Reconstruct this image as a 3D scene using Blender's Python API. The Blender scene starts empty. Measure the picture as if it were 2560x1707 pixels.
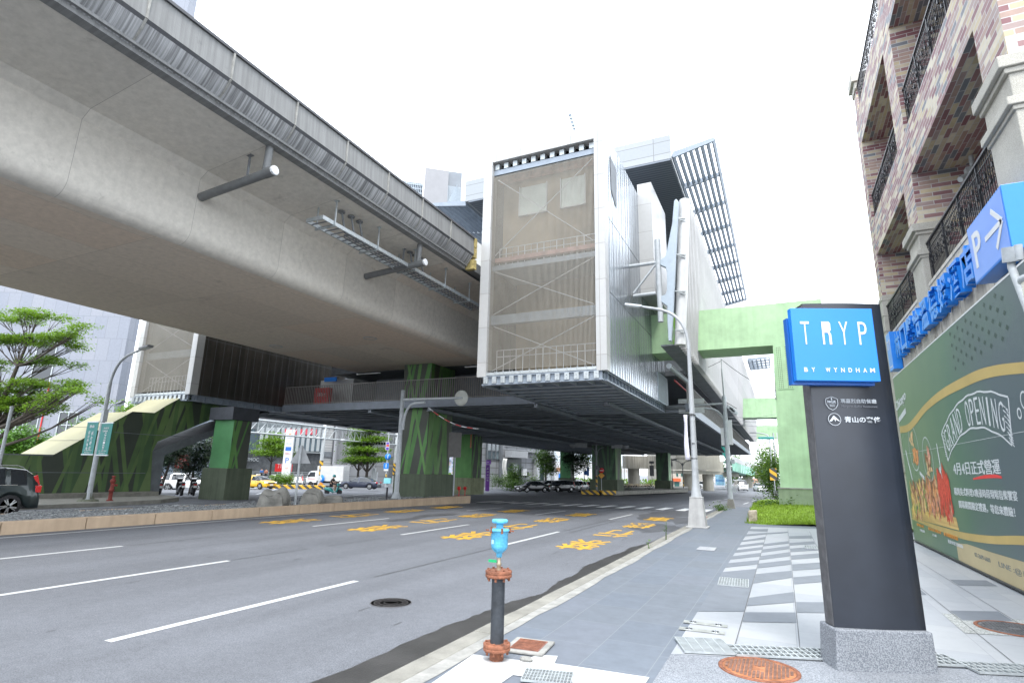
import bpy, bmesh, math, random
import numpy as np
from mathutils import Vector, Matrix
random.seed(7)
SC = bpy.context.scene
COL = SC.collection
PI = math.pi
R = math.radians

# ---------------------------------------------------------------- camera
FPX = 1390.1
YAW, PITCH, ROLL = R(-25.608), R(13.111), R(1.294)
CAM = Vector((0, 0, 1.75))
_f = Vector((math.sin(YAW)*math.cos(PITCH), math.cos(YAW)*math.cos(PITCH), math.sin(PITCH)))
_r = Vector((math.cos(YAW), -math.sin(YAW), 0))
_u = _r.cross(_f)
CR = _r*math.cos(ROLL) + _u*math.sin(ROLL)
CU = -_r*math.sin(ROLL) + _u*math.cos(ROLL)
cam = bpy.data.cameras.new('camera')
cam.sensor_width = 36.0
cam.lens = 36.0*FPX/2560.0
cam.clip_start, cam.clip_end = 0.1, 3000
co = bpy.data.objects.new('camera', cam)
COL.objects.link(co)
co.matrix_world = Matrix(((CR.x, CU.x, -_f.x, CAM.x), (CR.y, CU.y, -_f.y, CAM.y), (CR.z, CU.z, -_f.z, CAM.z), (0, 0, 0, 1)))
SC.camera = co

# ---------------------------------------------------------------- sky, sun, exposure (bright overcast noon)
SUN_EL, SUN_AZ = R(58), R(150)     # azimuth measured from +Y clockwise
w = bpy.data.worlds.new('World')
SC.world = w
w.use_nodes = True
nt = w.node_tree
bg = nt.nodes['Background']
sky = nt.nodes.new('ShaderNodeTexSky')
sky.sky_type = 'NISHITA'
sky.sun_disc = False
sky.sun_elevation = SUN_EL
sky.sun_rotation = SUN_AZ
sky.dust_density = 4.0
sky.ozone_density = 1.0
tc = nt.nodes.new('ShaderNodeTexCoord')
mp = nt.nodes.new('ShaderNodeMapping')
mp.inputs['Scale'].default_value = (1.6, 1.6, 3.2)
cl = nt.nodes.new('ShaderNodeTexNoise')
cl.inputs['Scale'].default_value = 1.7
cl.inputs['Detail'].default_value = 6
rp = nt.nodes.new('ShaderNodeValToRGB')
rp.color_ramp.elements[0].position = 0.30
rp.color_ramp.elements[0].color = (0.74, 0.74, 0.74, 1)
rp.color_ramp.elements[1].position = 0.60
rp.color_ramp.elements[1].color = (1, 1, 1, 1)
mx = nt.nodes.new('ShaderNodeMix')
mx.data_type = 'RGBA'
mx.inputs['B'].default_value = (8.6, 9.2, 10.0, 1)
nt.links.new(tc.outputs['Generated'], mp.inputs['Vector'])
nt.links.new(mp.outputs['Vector'], cl.inputs['Vector'])
nt.links.new(cl.outputs['Fac'], rp.inputs['Fac'])
nt.links.new(rp.outputs['Color'], mx.inputs['Factor'])
nt.links.new(sky.outputs['Color'], mx.inputs['A'])
nt.links.new(mx.outputs['Result'], bg.inputs['Color'])
bg.inputs['Strength'].default_value = 0.12
sl = bpy.data.lights.new('sun', 'SUN')
sl.energy = 1.0
sl.angle = R(14)
sl.color = (1.0, 0.965, 0.91)
so = bpy.data.objects.new('sun', sl)
COL.objects.link(so)
sd = Vector((math.sin(SUN_AZ)*math.cos(SUN_EL), math.cos(SUN_AZ)*math.cos(SUN_EL), math.sin(SUN_EL)))
so.rotation_euler = sd.to_track_quat('Z', 'Y').to_euler()
so.location = (0, 0, 60)
SC.view_settings.view_transform = 'Standard'
SC.view_settings.look = 'None'
SC.view_settings.gamma = 1
SC.view_settings.exposure = 1.8
SC.cycles.max_bounces = 9
SC.cycles.diffuse_bounces = 7
SC.cycles.transparent_max_bounces = 8

# ---------------------------------------------------------------- surveying helpers: photo direction -> point on a known plane
def ray(x, y):
    return CR*(x-1280) - CU*(y-853.5) + _f*FPX
def PZ(x, y, z):
    d = ray(x, y); return CAM + d*((z-CAM.z)/d.z)
def PX(x, y, X):
    d = ray(x, y); return CAM + d*((X-CAM.x)/d.x)
def PY(x, y, Y):
    d = ray(x, y); return CAM + d*((Y-CAM.y)/d.y)
def DEP(x, y, dep):
    d = ray(x, y); return CAM + d*(dep/FPX)
def gz(x, y):
    d = 0.43*(-x) + 0.88*y
    t = min(1.0, max(0.0, (d-22)/62.0))
    return -0.15 - 1.0*t*t*(3-2*t)
def GP(x, y, lift=0.0):
    z = -0.15
    for _ in range(40):
        p = PZ(x, y, z+lift); z = 0.5*z + 0.5*gz(p.x, p.y)
    return PZ(x, y, z+lift)

# ---------------------------------------------------------------- materials
MATS = {}
def nd(nt, t, **k):
    n = nt.nodes.new(t)
    for a, b in k.items():
        if hasattr(n, a): setattr(n, a, b)
        else: n.inputs[a.replace('_', ' ')].default_value = b
    return n
def mat(name, col, rough=0.6, metal=0.0, nscale=3.0, namt=0.12, bump=0.0, bscale=60.0, streak=0.0, spec=None, stretch=(1, 1, 1), alpha=None, trans=0.0, coat=0.0, col2=None, detail=6, sscale=(3.5, 3.5, 0.16)):
    """Principled material whose colour is broken up by world-space noise, with optional vertical streaks and a fine bump"""
    if name in MATS: return MATS[name]
    m = bpy.data.materials.new(name); m.use_nodes = True
    nt = m.node_tree; b = nt.nodes['Principled BSDF']
    b.inputs['Roughness'].default_value = rough
    b.inputs['Metallic'].default_value = metal
    if spec is not None: b.inputs['Specular IOR Level'].default_value = spec
    if coat: b.inputs['Coat Weight'].default_value = coat
    c = tuple(col) + (1,)
    b.inputs['Base Color'].default_value = c
    geo = nd(nt, 'ShaderNodeNewGeometry')
    last = None
    if namt > 0:
        mpn = nd(nt, 'ShaderNodeMapping'); mpn.inputs['Scale'].default_value = stretch
        n = nd(nt, 'ShaderNodeTexNoise'); n.inputs['Scale'].default_value = nscale; n.inputs['Detail'].default_value = detail; n.inputs['Roughness'].default_value = 0.65
        nt.links.new(geo.outputs['Position'], mpn.inputs['Vector']); nt.links.new(mpn.outputs['Vector'], n.inputs['Vector'])
        cr = nd(nt, 'ShaderNodeValToRGB')
        lo = tuple(max(0, v*(1-namt)) for v in col); hi = tuple(min(1, v*(1+namt)) for v in (col2 or col))
        cr.color_ramp.elements[0].position = 0.32; cr.color_ramp.elements[0].color = lo + (1,)
        cr.color_ramp.elements[1].position = 0.68; cr.color_ramp.elements[1].color = hi + (1,)
        nt.links.new(n.outputs['Fac'], cr.inputs['Fac'])
        last = cr.outputs['Color']
    if streak > 0:
        mpn = nd(nt, 'ShaderNodeMapping'); mpn.inputs['Scale'].default_value = sscale
        n = nd(nt, 'ShaderNodeTexNoise'); n.inputs['Scale'].default_value = 1.6; n.inputs['Detail'].default_value = 5
        nt.links.new(geo.outputs['Position'], mpn.inputs['Vector']); nt.links.new(mpn.outputs['Vector'], n.inputs['Vector'])
        cr = nd(nt, 'ShaderNodeValToRGB')
        cr.color_ramp.elements[0].position = 0.36; cr.color_ramp.elements[0].color = (1-streak,)*3 + (1,)
        cr.color_ramp.elements[1].position = 0.62; cr.color_ramp.elements[1].color = (1, 1, 1, 1)
        mul = nd(nt, 'ShaderNodeMix'); mul.data_type = 'RGBA'; mul.blend_type = 'MULTIPLY'; mul.inputs['Factor'].default_value = 1
        nt.links.new(n.outputs['Fac'], cr.inputs['Fac']); nt.links.new(cr.outputs['Color'], mul.inputs['B'])
        if last: nt.links.new(last, mul.inputs['A'])
        else: mul.inputs['A'].default_value = c
        last = mul.outputs['Result']
    if last: nt.links.new(last, b.inputs['Base Color'])
    if bump > 0:
        n = nd(nt, 'ShaderNodeTexNoise'); n.inputs['Scale'].default_value = bscale; n.inputs['Detail'].default_value = 3
        nt.links.new(geo.outputs['Position'], n.inputs['Vector'])
        bm_ = nd(nt, 'ShaderNodeBump'); bm_.inputs['Strength'].default_value = bump; bm_.inputs['Distance'].default_value = 0.02
        nt.links.new(n.outputs['Fac'], bm_.inputs['Height']); nt.links.new(bm_.outputs['Normal'], b.inputs['Normal'])
    if alpha is not None: b.inputs['Alpha'].default_value = alpha
    if trans: b.inputs['Transmission Weight'].default_value = trans
    MATS[name] = m
    return m
def brickmat(name, palette, bw, rh, mortar, mcol, rough=0.7, off=0.5, namt=0.1, bump=0.3, freq=2, msmooth=0.1, streak=0.0, squash=1.0):
    """rows of tiles/bricks/panels on the metric UV, each unit taking a colour of the palette"""
    if name in MATS: return MATS[name]
    m = bpy.data.materials.new(name); m.use_nodes = True
    nt = m.node_tree; b = nt.nodes['Principled BSDF']; b.inputs['Roughness'].default_value = rough
    uv = nd(nt, 'ShaderNodeUVMap')
    br = nd(nt, 'ShaderNodeTexBrick'); br.offset = off; br.offset_frequency = freq
    br.inputs['Color1'].default_value = (0, 0, 0, 1); br.inputs['Color2'].default_value = (1, 1, 1, 1); br.inputs['Mortar'].default_value = (0.5, 0.5, 0.5, 1)
    br.inputs['Scale'].default_value = 1; br.inputs['Mortar Size'].default_value = mortar; br.inputs['Mortar Smooth'].default_value = msmooth
    br.inputs['Brick Width'].default_value = bw; br.inputs['Row Height'].default_value = rh
    nt.links.new(uv.outputs['UV'], br.inputs['Vector'])
    cr = nd(nt, 'ShaderNodeValToRGB'); cr.color_ramp.interpolation = 'CONSTANT'
    e = cr.color_ramp.elements
    n = len(palette)
    while len(e) < n: e.new(0.5)
    for i, c in enumerate(palette):
        e[i].position = i/n; e[i].color = tuple(c) + (1,)
    nt.links.new(br.outputs['Color'], cr.inputs['Fac'])
    geo = nd(nt, 'ShaderNodeNewGeometry')
    nz = nd(nt, 'ShaderNodeTexNoise'); nz.inputs['Scale'].default_value = 5; nz.inputs['Detail'].default_value = 7; nz.inputs['Roughness'].default_value = 0.7
    nt.links.new(geo.outputs['Position'], nz.inputs['Vector'])
    mr = nd(nt, 'ShaderNodeMapRange'); mr.inputs['From Min'].default_value = 0.3; mr.inputs['From Max'].default_value = 0.7; mr.inputs['To Min'].default_value = 1-namt; mr.inputs['To Max'].default_value = 1+namt
    nt.links.new(nz.outputs['Fac'], mr.inputs['Value'])
    mul = nd(nt, 'ShaderNodeMix'); mul.data_type = 'RGBA'; mul.blend_type = 'MULTIPLY'; mul.inputs['Factor'].default_value = 1
    nt.links.new(cr.outputs['Color'], mul.inputs['A']); nt.links.new(mr.outputs['Result'], mul.inputs['B'])
    mixm = nd(nt, 'ShaderNodeMix'); mixm.data_type = 'RGBA'; mixm.inputs['B'].default_value = tuple(mcol) + (1,)
    nt.links.new(br.outputs['Fac'], mixm.inputs['Factor']); nt.links.new(mul.outputs['Result'], mixm.inputs['A'])
    nt.links.new(mixm.outputs['Result'], b.inputs['Base Color'])
    if bump:
        bp = nd(nt, 'ShaderNodeBump'); bp.inputs['Strength'].default_value = bump; bp.inputs['Distance'].default_value = 0.01; bp.invert = True
        nt.links.new(br.outputs['Fac'], bp.inputs['Height']); nt.links.new(bp.outputs['Normal'], b.inputs['Normal'])
    MATS[name] = m
    return m

# ---------------------------------------------------------------- mesh builder
class MB:
    def __init__(s): s.v, s.f, s.m, s.sm = [], [], [], []
    def add(s, vs, fs, mi=0, smooth=False):
        o = len(s.v); s.v += [tuple(v) for v in vs]
        for f in fs: s.f.append(tuple(o+i for i in f)); s.m.append(mi); s.sm.append(smooth)
        return s
    def box(s, x0, x1, y0, y1, z0, z1, mi=0):
        vs = [(x, y, z) for z in (z0, z1) for y in (y0, y1) for x in (x0, x1)]
        return s.add(vs, [(0, 2, 3, 1), (4, 5, 7, 6), (0, 1, 5, 4), (2, 6, 7, 3), (0, 4, 6, 2), (1, 3, 7, 5)], mi)
    def bbox(s, c, dx, dy, dz, mi=0): # box from centre and sizes
        return s.box(c[0]-dx/2, c[0]+dx/2, c[1]-dy/2, c[1]+dy/2, c[2]-dz/2, c[2]+dz/2, mi)
    def obox(s, c, ax, ay, az, mi=0): # oriented box: centre + half-axis vectors
        c, ax, ay, az = map(Vector, (c, ax, ay, az))
        vs = [c+ax*i+ay*j+az*k for k in (-1, 1) for j in (-1, 1) for i in (-1, 1)]
        if ax.cross(ay).dot(az) < 0: vs = [c+ax*i+ay*j+az*k for k in (1, -1) for j in (-1, 1) for i in (-1, 1)]
        return s.add(vs, [(0, 2, 3, 1), (4, 5, 7, 6), (0, 1, 5, 4), (2, 6, 7, 3), (0, 4, 6, 2), (1, 3, 7, 5)], mi)
    def bar(s, a, b, wd, ht=None, mi=0, up=(0, 0, 1)): # square bar between two points
        a, b = Vector(a), Vector(b); d = b-a
        if d.length < 1e-6: return s
        u = Vector(up); t = d.normalized()
        if abs(t.dot(u)) > 0.98: u = Vector((1, 0, 0))
        sx = t.cross(u).normalized(); sy = sx.cross(t).normalized()
        return s.obox((a+b)/2, d/2, sx*wd/2, sy*(ht or wd)/2, mi)
    def tube(s, pts, rad, n=10, mi=0, cap=True):
        pts = [Vector(p) for p in pts]; k = len(pts)
        rr = rad if isinstance(rad, (list, tuple)) else [rad]*k
        vs, fs = [], []; prev = None
        for i, p in enumerate(pts):
            t = (pts[min(i+1, k-1)]-pts[max(i-1, 0)]).normalized()
            if prev is None:
                u = Vector((0, 0, 1)) if abs(t.z) < 0.9 else Vector((1, 0, 0))
                a = t.cross(u).normalized()
            else:
                a = (prev - t*prev.dot(t)).normalized()
            prev = a; b = t.cross(a)
            for j in range(n):
                an = 2*PI*j/n; vs.append(p + (a*math.cos(an) + b*math.sin(an))*rr[i])
        for i in range(k-1):
            for j in range(n):
                j2 = (j+1) % n; fs.append((i*n+j, i*n+j2, (i+1)*n+j2, (i+1)*n+j))
        s.add(vs, fs, mi, True)
        if cap:
            s.add([vs[j] for j in range(n)], [tuple(reversed(range(n)))], mi)
            s.add([vs[(k-1)*n+j] for j in range(n)], [tuple(range(n))], mi)
        return s
    def lathe(s, prof, c=(0, 0, 0), n=24, mi=0, axis='z', smooth=True):
        vs, fs = [], []
        for (r, h) in prof:
            for j in range(n):
                an = 2*PI*j/n; a, b = r*math.cos(an), r*math.sin(an)
                p = (a, b, h) if axis == 'z' else ((h, a, b) if axis == 'x' else (b, h, a))
                vs.append((c[0]+p[0], c[1]+p[1], c[2]+p[2]))
        for i in range(len(prof)-1):
            for j in range(n):
                j2 = (j+1) % n; fs.append((i*n+j, i*n+j2, (i+1)*n+j2, (i+1)*n+j))
        s.add(vs, fs, mi, smooth)
        k = len(prof)-1
        if prof[0][0] > 1e-5: s.add(vs[:n], [tuple(reversed(range(n)))], mi)
        if prof[k][0] > 1e-5: s.add(vs[k*n:], [tuple(range(n))], mi)
        return s
    def prism(s, poly, a, b, mi=0): # polygon (list of 3D points) swept by vector from a to b
        a, b = Vector(a), Vector(b); n = len(poly)
        vs = [Vector(p)+a for p in poly] + [Vector(p)+b for p in poly]
        fs = [tuple(reversed(range(n))), tuple(range(n, 2*n))] + [(i, (i+1) % n, n+(i+1) % n, n+i) for i in range(n)]
        o = len(s.f); s.add(vs, fs, mi)
        nrm = Vector((0, 0, 0))
        for i in range(n): nrm += vs[i].cross(vs[(i+1) % n])
        if nrm.dot(b-a) < 0:
            for i in range(o, len(s.f)): s.f[i] = tuple(reversed(s.f[i]))
        return s
    def poly(s, pts, mi=0): return s.add(pts, [tuple(range(len(pts)))], mi)
    def grid(s, P, mi=0, smooth=True): # P: rows of points
        n = len(P[0]); vs = [p for r in P for p in r]
        fs = [(i*n+j, i*n+j+1, (i+1)*n+j+1, (i+1)*n+j) for i in range(len(P)-1) for j in range(n-1)]
        return s.add(vs, fs, mi, smooth)
    def build(s, name, mats, parent=None, world=False, smooth=None, weld=False, bevel=0, subs=0):
        if not isinstance(mats, (list, tuple)): mats = [mats]
        vs = s.v
        if parent is not None and world:
            M = Matrix.Identity(4); o = parent; ch = []
            while o is not None: ch.append(o); o = o.parent
            for o in reversed(ch): M = M @ Matrix.LocRotScale(o.location, o.rotation_euler, o.scale)
            Mi = M.inverted(); vs = [tuple(Mi @ Vector(v)) for v in vs]
        me = bpy.data.meshes.new(name)
        me.from_pydata(vs, [], s.f)
        for mm in mats: me.materials.append(mm)
        if len(mats) > 1: me.polygons.foreach_set('material_index', s.m)
        me.polygons.foreach_set('use_smooth', s.sm if smooth is None else [smooth]*len(s.f))
        uvl = me.uv_layers.new(name='UVMap')
        W = np.array(s.v, dtype=np.float32) if s.v else np.zeros((0, 3), np.float32)
        nl = len(me.loops); li = np.zeros(nl, np.int32); me.loops.foreach_get('vertex_index', li)
        nrm = np.zeros(len(me.polygons)*3, np.float32); me.polygons.foreach_get('normal', nrm); nrm = np.abs(nrm.reshape(-1, 3))
        tot = np.zeros(len(me.polygons), np.int32); me.polygons.foreach_get('loop_total', tot)
        ax = np.repeat(np.argmax(nrm, axis=1), tot); q = W[li]
        u = np.where(ax == 0, q[:, 1], np.where(ax == 1, q[:, 0], q[:, 1])); v = np.where(ax == 2, q[:, 0], q[:, 2])
        uvl.data.foreach_set('uv', np.stack([u, v], 1).astype(np.float32).ravel())
        me.update()
        ob = bpy.data.objects.new(name, me); COL.objects.link(ob)
        if parent is not None: ob.parent = parent
        if weld or subs:
            bm = bmesh.new(); bm.from_mesh(me); bmesh.ops.remove_doubles(bm, verts=bm.verts, dist=1e-4); bm.to_mesh(me); bm.free()
        if bevel:
            md = ob.modifiers.new('bevel', 'BEVEL'); md.width = bevel; md.segments = 2; md.limit_method = 'ANGLE'; md.angle_limit = R(40)
        if subs:
            md = ob.modifiers.new('sub', 'SUBSURF'); md.levels = subs; md.render_levels = subs
        return ob
def thing(name, label, cat, loc=(0, 0, 0), rz=0.0, group=None):
    o = bpy.data.objects.new(name, None); COL.objects.link(o); o.empty_display_size = 0.3
    o.location = loc; o.rotation_euler = (0, 0, rz); o['label'] = label; o['category'] = cat
    if group: o['group'] = group
    return o
def tag(o, label, cat, group=None):
    o['label'] = label; o['category'] = cat
    if group: o['group'] = group
    return o
def struct(name, mb, m, kind='structure', **k):
    o = mb.build(name, m, **k); o['kind'] = kind
    return o
def dup(root, loc, rz, label=None):
    def cp(o, par):
        c = o.copy(); COL.objects.link(c)
        if par is not None: c.parent = par
        for ch in list(o.children): cp(ch, c)
        return c
    c = cp(root, None); c.location = loc; c.rotation_euler = (0, 0, rz)
    if label: c['label'] = label
    return c
def bez(p0, p1, p2, n=8):
    p0, p1, p2 = map(Vector, (p0, p1, p2))
    return [p0*(1-t)**2 + p1*2*t*(1-t) + p2*t*t for t in [i/n for i in range(n+1)]]
_FONT = {}
def text(name, s, parent, o, xd, yd, h, m, depth=0.004, align='L', sx=1.0, maxw=None, bold=0.0):
    """lettering as a mesh: origin o (world), reading direction xd, up direction yd, letter height h"""
    cu = bpy.data.curves.new(name, 'FONT'); cu.body = s; cu.size = 1.0; cu.resolution_u = 3
    cu.extrude = 0.5; cu.offset = bold
    ob = bpy.data.objects.new(name, cu); COL.objects.link(ob)
    dg = bpy.context.evaluated_depsgraph_get()
    me = bpy.data.meshes.new_from_object(ob.evaluated_get(dg))
    bpy.data.objects.remove(ob); bpy.data.curves.remove(cu)
    n = len(me.vertices); c = np.zeros(n*3, np.float32); me.vertices.foreach_get('co', c); c = c.reshape(-1, 3)
    if n == 0: return None
    x0, x1 = c[:, 0].min(), c[:, 0].max(); y0, y1 = c[:, 1].min(), c[:, 1].max()
    k = h/(y1-y0); kx = k*sx
    if maxw: kx = maxw/(x1-x0)
    X = (c[:, 0]-x0)*kx; Y = (c[:, 1]-y0)*k
    if align == 'C': X -= (x1-x0)*kx/2
    xd, yd = Vector(xd).normalized(), Vector(yd).normalized(); zd = xd.cross(yd)
    o = Vector(o)
    Wp = [o + xd*float(X[i]) + yd*float(Y[i]) + zd*float(c[i, 2]+0.5)*depth for i in range(n)]
    mb = MB(); mb.v = [tuple(p) for p in Wp]
    for p in me.polygons: mb.f.append(tuple(p.vertices)); mb.m.append(0); mb.sm.append(False)
    bpy.data.meshes.remove(me)
    return mb.build(name, m, parent, world=True)
# ---------------------------------------------------------------- material library
M = {}
def leafmat(name, col, rough, tr):
    m = mat(name, col, rough, nscale=2.5, namt=0.5)
    nt = m.node_tree; b = nt.nodes['Principled BSDF']; o = nt.nodes['Material Output']
    t = nd(nt, 'ShaderNodeBsdfTranslucent'); src = b.inputs['Base Color'].links[0].from_socket
    hs = nd(nt, 'ShaderNodeHueSaturation'); hs.inputs['Value'].default_value = 1.5; hs.inputs['Hue'].default_value = 0.485
    nt.links.new(src, hs.inputs['Color']); nt.links.new(hs.outputs['Color'], t.inputs['Color'])
    mx_ = nd(nt, 'ShaderNodeMixShader'); mx_.inputs[0].default_value = tr
    nt.links.new(b.outputs[0], mx_.inputs[1]); nt.links.new(t.outputs[0], mx_.inputs[2]); nt.links.new(mx_.outputs[0], o.inputs['Surface'])
    return m
def asphalt():
    m = mat('asphalt', (0.116, 0.123, 0.138), 0.8, nscale=0.35, namt=0.09, bump=0.5, bscale=110, detail=12)
    nt = m.node_tree; b = nt.nodes['Principled BSDF']; src = b.inputs['Base Color'].links[0].from_socket
    geo = nd(nt, 'ShaderNodeNewGeometry')
    for sc, stt, lo, hi, a, c in ((75, (1, 1, 1), .72, 1.22, .36, .64), (1.0, (1.1, .05, 1), .9, 1.06, .38, .62), (9, (1, 1, 1), .93, 1.06, .3, .7)):
        mpp = nd(nt, 'ShaderNodeMapping'); mpp.inputs['Scale'].default_value = stt; n = nd(nt, 'ShaderNodeTexNoise'); n.inputs['Scale'].default_value = sc; n.inputs['Detail'].default_value = 3
        nt.links.new(geo.outputs['Position'], mpp.inputs['Vector']); nt.links.new(mpp.outputs['Vector'], n.inputs['Vector'])
        mr = nd(nt, 'ShaderNodeMapRange'); mr.inputs['From Min'].default_value = a; mr.inputs['From Max'].default_value = c; mr.inputs['To Min'].default_value = lo; mr.inputs['To Max'].default_value = hi
        nt.links.new(n.outputs['Fac'], mr.inputs['Value'])
        mu = nd(nt, 'ShaderNodeMix'); mu.data_type = 'RGBA'; mu.blend_type = 'MULTIPLY'; mu.inputs['Factor'].default_value = 1
        nt.links.new(src, mu.inputs['A']); nt.links.new(mr.outputs['Result'], mu.inputs['B']); src = mu.outputs['Result']
    nt.links.new(src, b.inputs['Base Color']); return m
M['asphalt'] = asphalt()
M['wet'] = mat('wet_asphalt', (0.045, 0.044, 0.043), 0.35, nscale=2.0, namt=0.3, bump=0.2, bscale=60)
M['damp'] = mat('damp_asphalt', (0.075, 0.078, 0.086), 0.55, nscale=2.0, namt=0.2, bump=0.2, bscale=70)
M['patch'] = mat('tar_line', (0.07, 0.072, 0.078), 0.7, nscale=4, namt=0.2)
M['white_paint'] = mat('white_road_paint', (0.44, 0.45, 0.455), 0.6, nscale=14, namt=0.16)
M['yellow_paint'] = mat('yellow_road_paint', (0.52, 0.3, 0.03), 0.6, nscale=12, namt=0.18)
M['red_paint'] = mat('red_kerb_paint', (0.55, 0.03, 0.02), 0.6, nscale=10, namt=0.2)
M['kerb'] = mat('kerb_concrete', (0.2, 0.194, 0.17), 0.85, nscale=2.2, namt=0.25, bump=0.3, bscale=40)
M['kerb_in'] = mat('pale_mortar_strip', (0.255, 0.252, 0.235), 0.85, nscale=5, namt=0.25, bump=0.4, bscale=30)
M['cream_kerb'] = mat('cream_kerb', (0.4, 0.3, 0.205), 0.8, nscale=1.3, namt=0.12, streak=0.12)
M['white_cement'] = mat('white_cement', (0.43, 0.435, 0.435), 0.85, nscale=6, namt=0.12, bump=0.3, bscale=35)
M['slate'] = brickmat('slate_paving', [(0.108, 0.126, 0.152), (0.116, 0.135, 0.162), (0.112, 0.128, 0.15), (0.12, 0.135, 0.16)], 0.92, 0.62, 0.004, (0.17, 0.185, 0.2), 0.6, off=0.33, namt=0.13, bump=0.1)
M['pale_tile'] = brickmat('pale_paving', [(0.27, 0.285, 0.305), (0.29, 0.302, 0.32), (0.26, 0.275, 0.297), (0.3, 0.312, 0.326)], 1.21, 0.6, 0.0035, (0.2, 0.21, 0.22), 0.55, off=0.5, namt=0.06, bump=0.1)
M['dark_tile'] = mat('dark_paving', (0.125, 0.14, 0.162), 0.6, nscale=3, namt=0.1)
def speckle(name, a, b, sc, rough=0.75):
    if name in MATS: return MATS[name]
    m = mat(name, a, rough, namt=0)
    nt = m.node_tree; bs = nt.nodes['Principled BSDF']
    geo = nd(nt, 'ShaderNodeNewGeometry'); v = nd(nt, 'ShaderNodeTexNoise'); v.inputs['Scale'].default_value = sc; v.inputs['Detail'].default_value = 2
    n2 = nd(nt, 'ShaderNodeTexNoise'); n2.inputs['Scale'].default_value = 1.5; n2.inputs['Detail'].default_value = 5
    nt.links.new(geo.outputs['Position'], v.inputs['Vector']); nt.links.new(geo.outputs['Position'], n2.inputs['Vector'])
    r = nd(nt, 'ShaderNodeValToRGB'); r.color_ramp.elements[0].position = 0.42; r.color_ramp.elements[0].color = tuple(a)+(1,); r.color_ramp.elements[1].position = 0.58; r.color_ramp.elements[1].color = tuple(b)+(1,)
    nt.links.new(v.outputs['Fac'], r.inputs['Fac'])
    mr = nd(nt, 'ShaderNodeMapRange'); mr.inputs['From Min'].default_value = 0.3; mr.inputs['From Max'].default_value = 0.7; mr.inputs['To Min'].default_value = 0.86; mr.inputs['To Max'].default_value = 1.12
    nt.links.new(n2.outputs['Fac'], mr.inputs['Value'])
    mu = nd(nt, 'ShaderNodeMix'); mu.data_type = 'RGBA'; mu.blend_type = 'MULTIPLY'; mu.inputs['Factor'].default_value = 1
    nt.links.new(r.outputs['Color'], mu.inputs['A']); nt.links.new(mr.outputs['Result'], mu.inputs['B']); nt.links.new(mu.outputs['Result'], bs.inputs['Base Color'])
    bp = nd(nt, 'ShaderNodeBump'); bp.inputs['Strength'].default_value = 0.4; bp.inputs['Distance'].default_value = 0.01
    nt.links.new(v.outputs['Fac'], bp.inputs['Height']); nt.links.new(bp.outputs['Normal'], bs.inputs['Normal'])
    return m
M['terrazzo'] = speckle('washed_pebble_grey', (0.12, 0.132, 0.152), (0.24, 0.255, 0.275), 90)
M['terrazzo2'] = speckle('washed_pebble_pale', (0.2, 0.21, 0.195), (0.4, 0.41, 0.4), 60)
M['gravel'] = speckle('grey_gravel', (0.09, 0.1, 0.105), (0.26, 0.27, 0.27), 14, 0.9)
M['granite'] = speckle('beige_granite', (0.28, 0.268, 0.232), (0.42, 0.405, 0.36), 110)
M['galv'] = mat('galvanised_steel', (0.42, 0.45, 0.46), 0.45, 0.5, nscale=8, namt=0.15)
M['rust'] = mat('rusty_iron', (0.2, 0.075, 0.04), 0.85, nscale=14, namt=0.45, bump=0.5, bscale=50)
M['rust2'] = mat('rusty_orange_iron', (0.36, 0.14, 0.06), 0.85, nscale=9, namt=0.5, bump=0.5, bscale=60)
M['iron'] = mat('worn_cast_iron', (0.1, 0.1, 0.105), 0.6, 0.3, nscale=10, namt=0.3)
M['black'] = mat('black_void', (0.01, 0.01, 0.011), 0.9, namt=0)
M['rubber'] = mat('tyre_rubber', (0.018, 0.018, 0.02), 0.8, nscale=20, namt=0.2)
M['grass'] = mat('lawn_grass', (0.17, 0.27, 0.014), 0.9, nscale=5, namt=0.35)
M['leaf_bright'] = leafmat('bright_leaf', (0.1, 0.2, 0.014), 0.55, .4)
M['leaf_mid'] = leafmat('mid_leaf', (0.06, 0.13, 0.016), 0.55, .35)
M['leaf_dark'] = leafmat('dark_leaf', (0.022, 0.05, 0.022), 0.4, .15)
M['bark'] = mat('bark', (0.06, 0.05, 0.042), 0.9, nscale=8, namt=0.4, bump=0.5, bscale=25)
M['white'] = mat('white_painted_metal', (0.5, 0.505, 0.5), 0.45, nscale=2, namt=0.07)
M['grey_pole'] = mat('grey_painted_pole', (0.36, 0.385, 0.4), 0.5, nscale=5, namt=0.15)
M['dark_pole'] = mat('dark_grey_pole', (0.17, 0.18, 0.19), 0.55, nscale=5, namt=0.2)
M['glass'] = mat('dark_window_glass', (0.02, 0.025, 0.03), 0.06, namt=0, spec=0.7)
M['bldg_glass'] = mat('blue_grey_window_glass', (0.09, 0.12, 0.14), 0.08, nscale=0.4, namt=0.3, spec=0.8)
M['chrome'] = mat('chrome', (0.6, 0.62, 0.63), 0.18, 1.0, namt=0)
M['alu'] = mat('wheel_alloy', (0.45, 0.46, 0.47), 0.3, 0.8, namt=0)
M['plate'] = mat('number_plate_white', (0.7, 0.7, 0.7), 0.5, nscale=30, namt=0.15)
M['yellow'] = mat('sign_yellow', (0.65, 0.4, 0.02), 0.5, nscale=6, namt=0.12)
M['blue'] = mat('sign_blue', (0.012, 0.19, 0.64), 0.35, nscale=2, namt=0.05)
M['blue_dk'] = mat('sign_blue_edge', (0.01, 0.11, 0.42), 0.35, nscale=2, namt=0.08)
M['sign_white'] = mat('sign_white', (0.56, 0.575, 0.585), 0.45, nscale=3, namt=0.04)
M['sign_back'] = mat('sign_back_grey', (0.3, 0.31, 0.32), 0.5, 0.2, nscale=4, namt=0.15)
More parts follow.
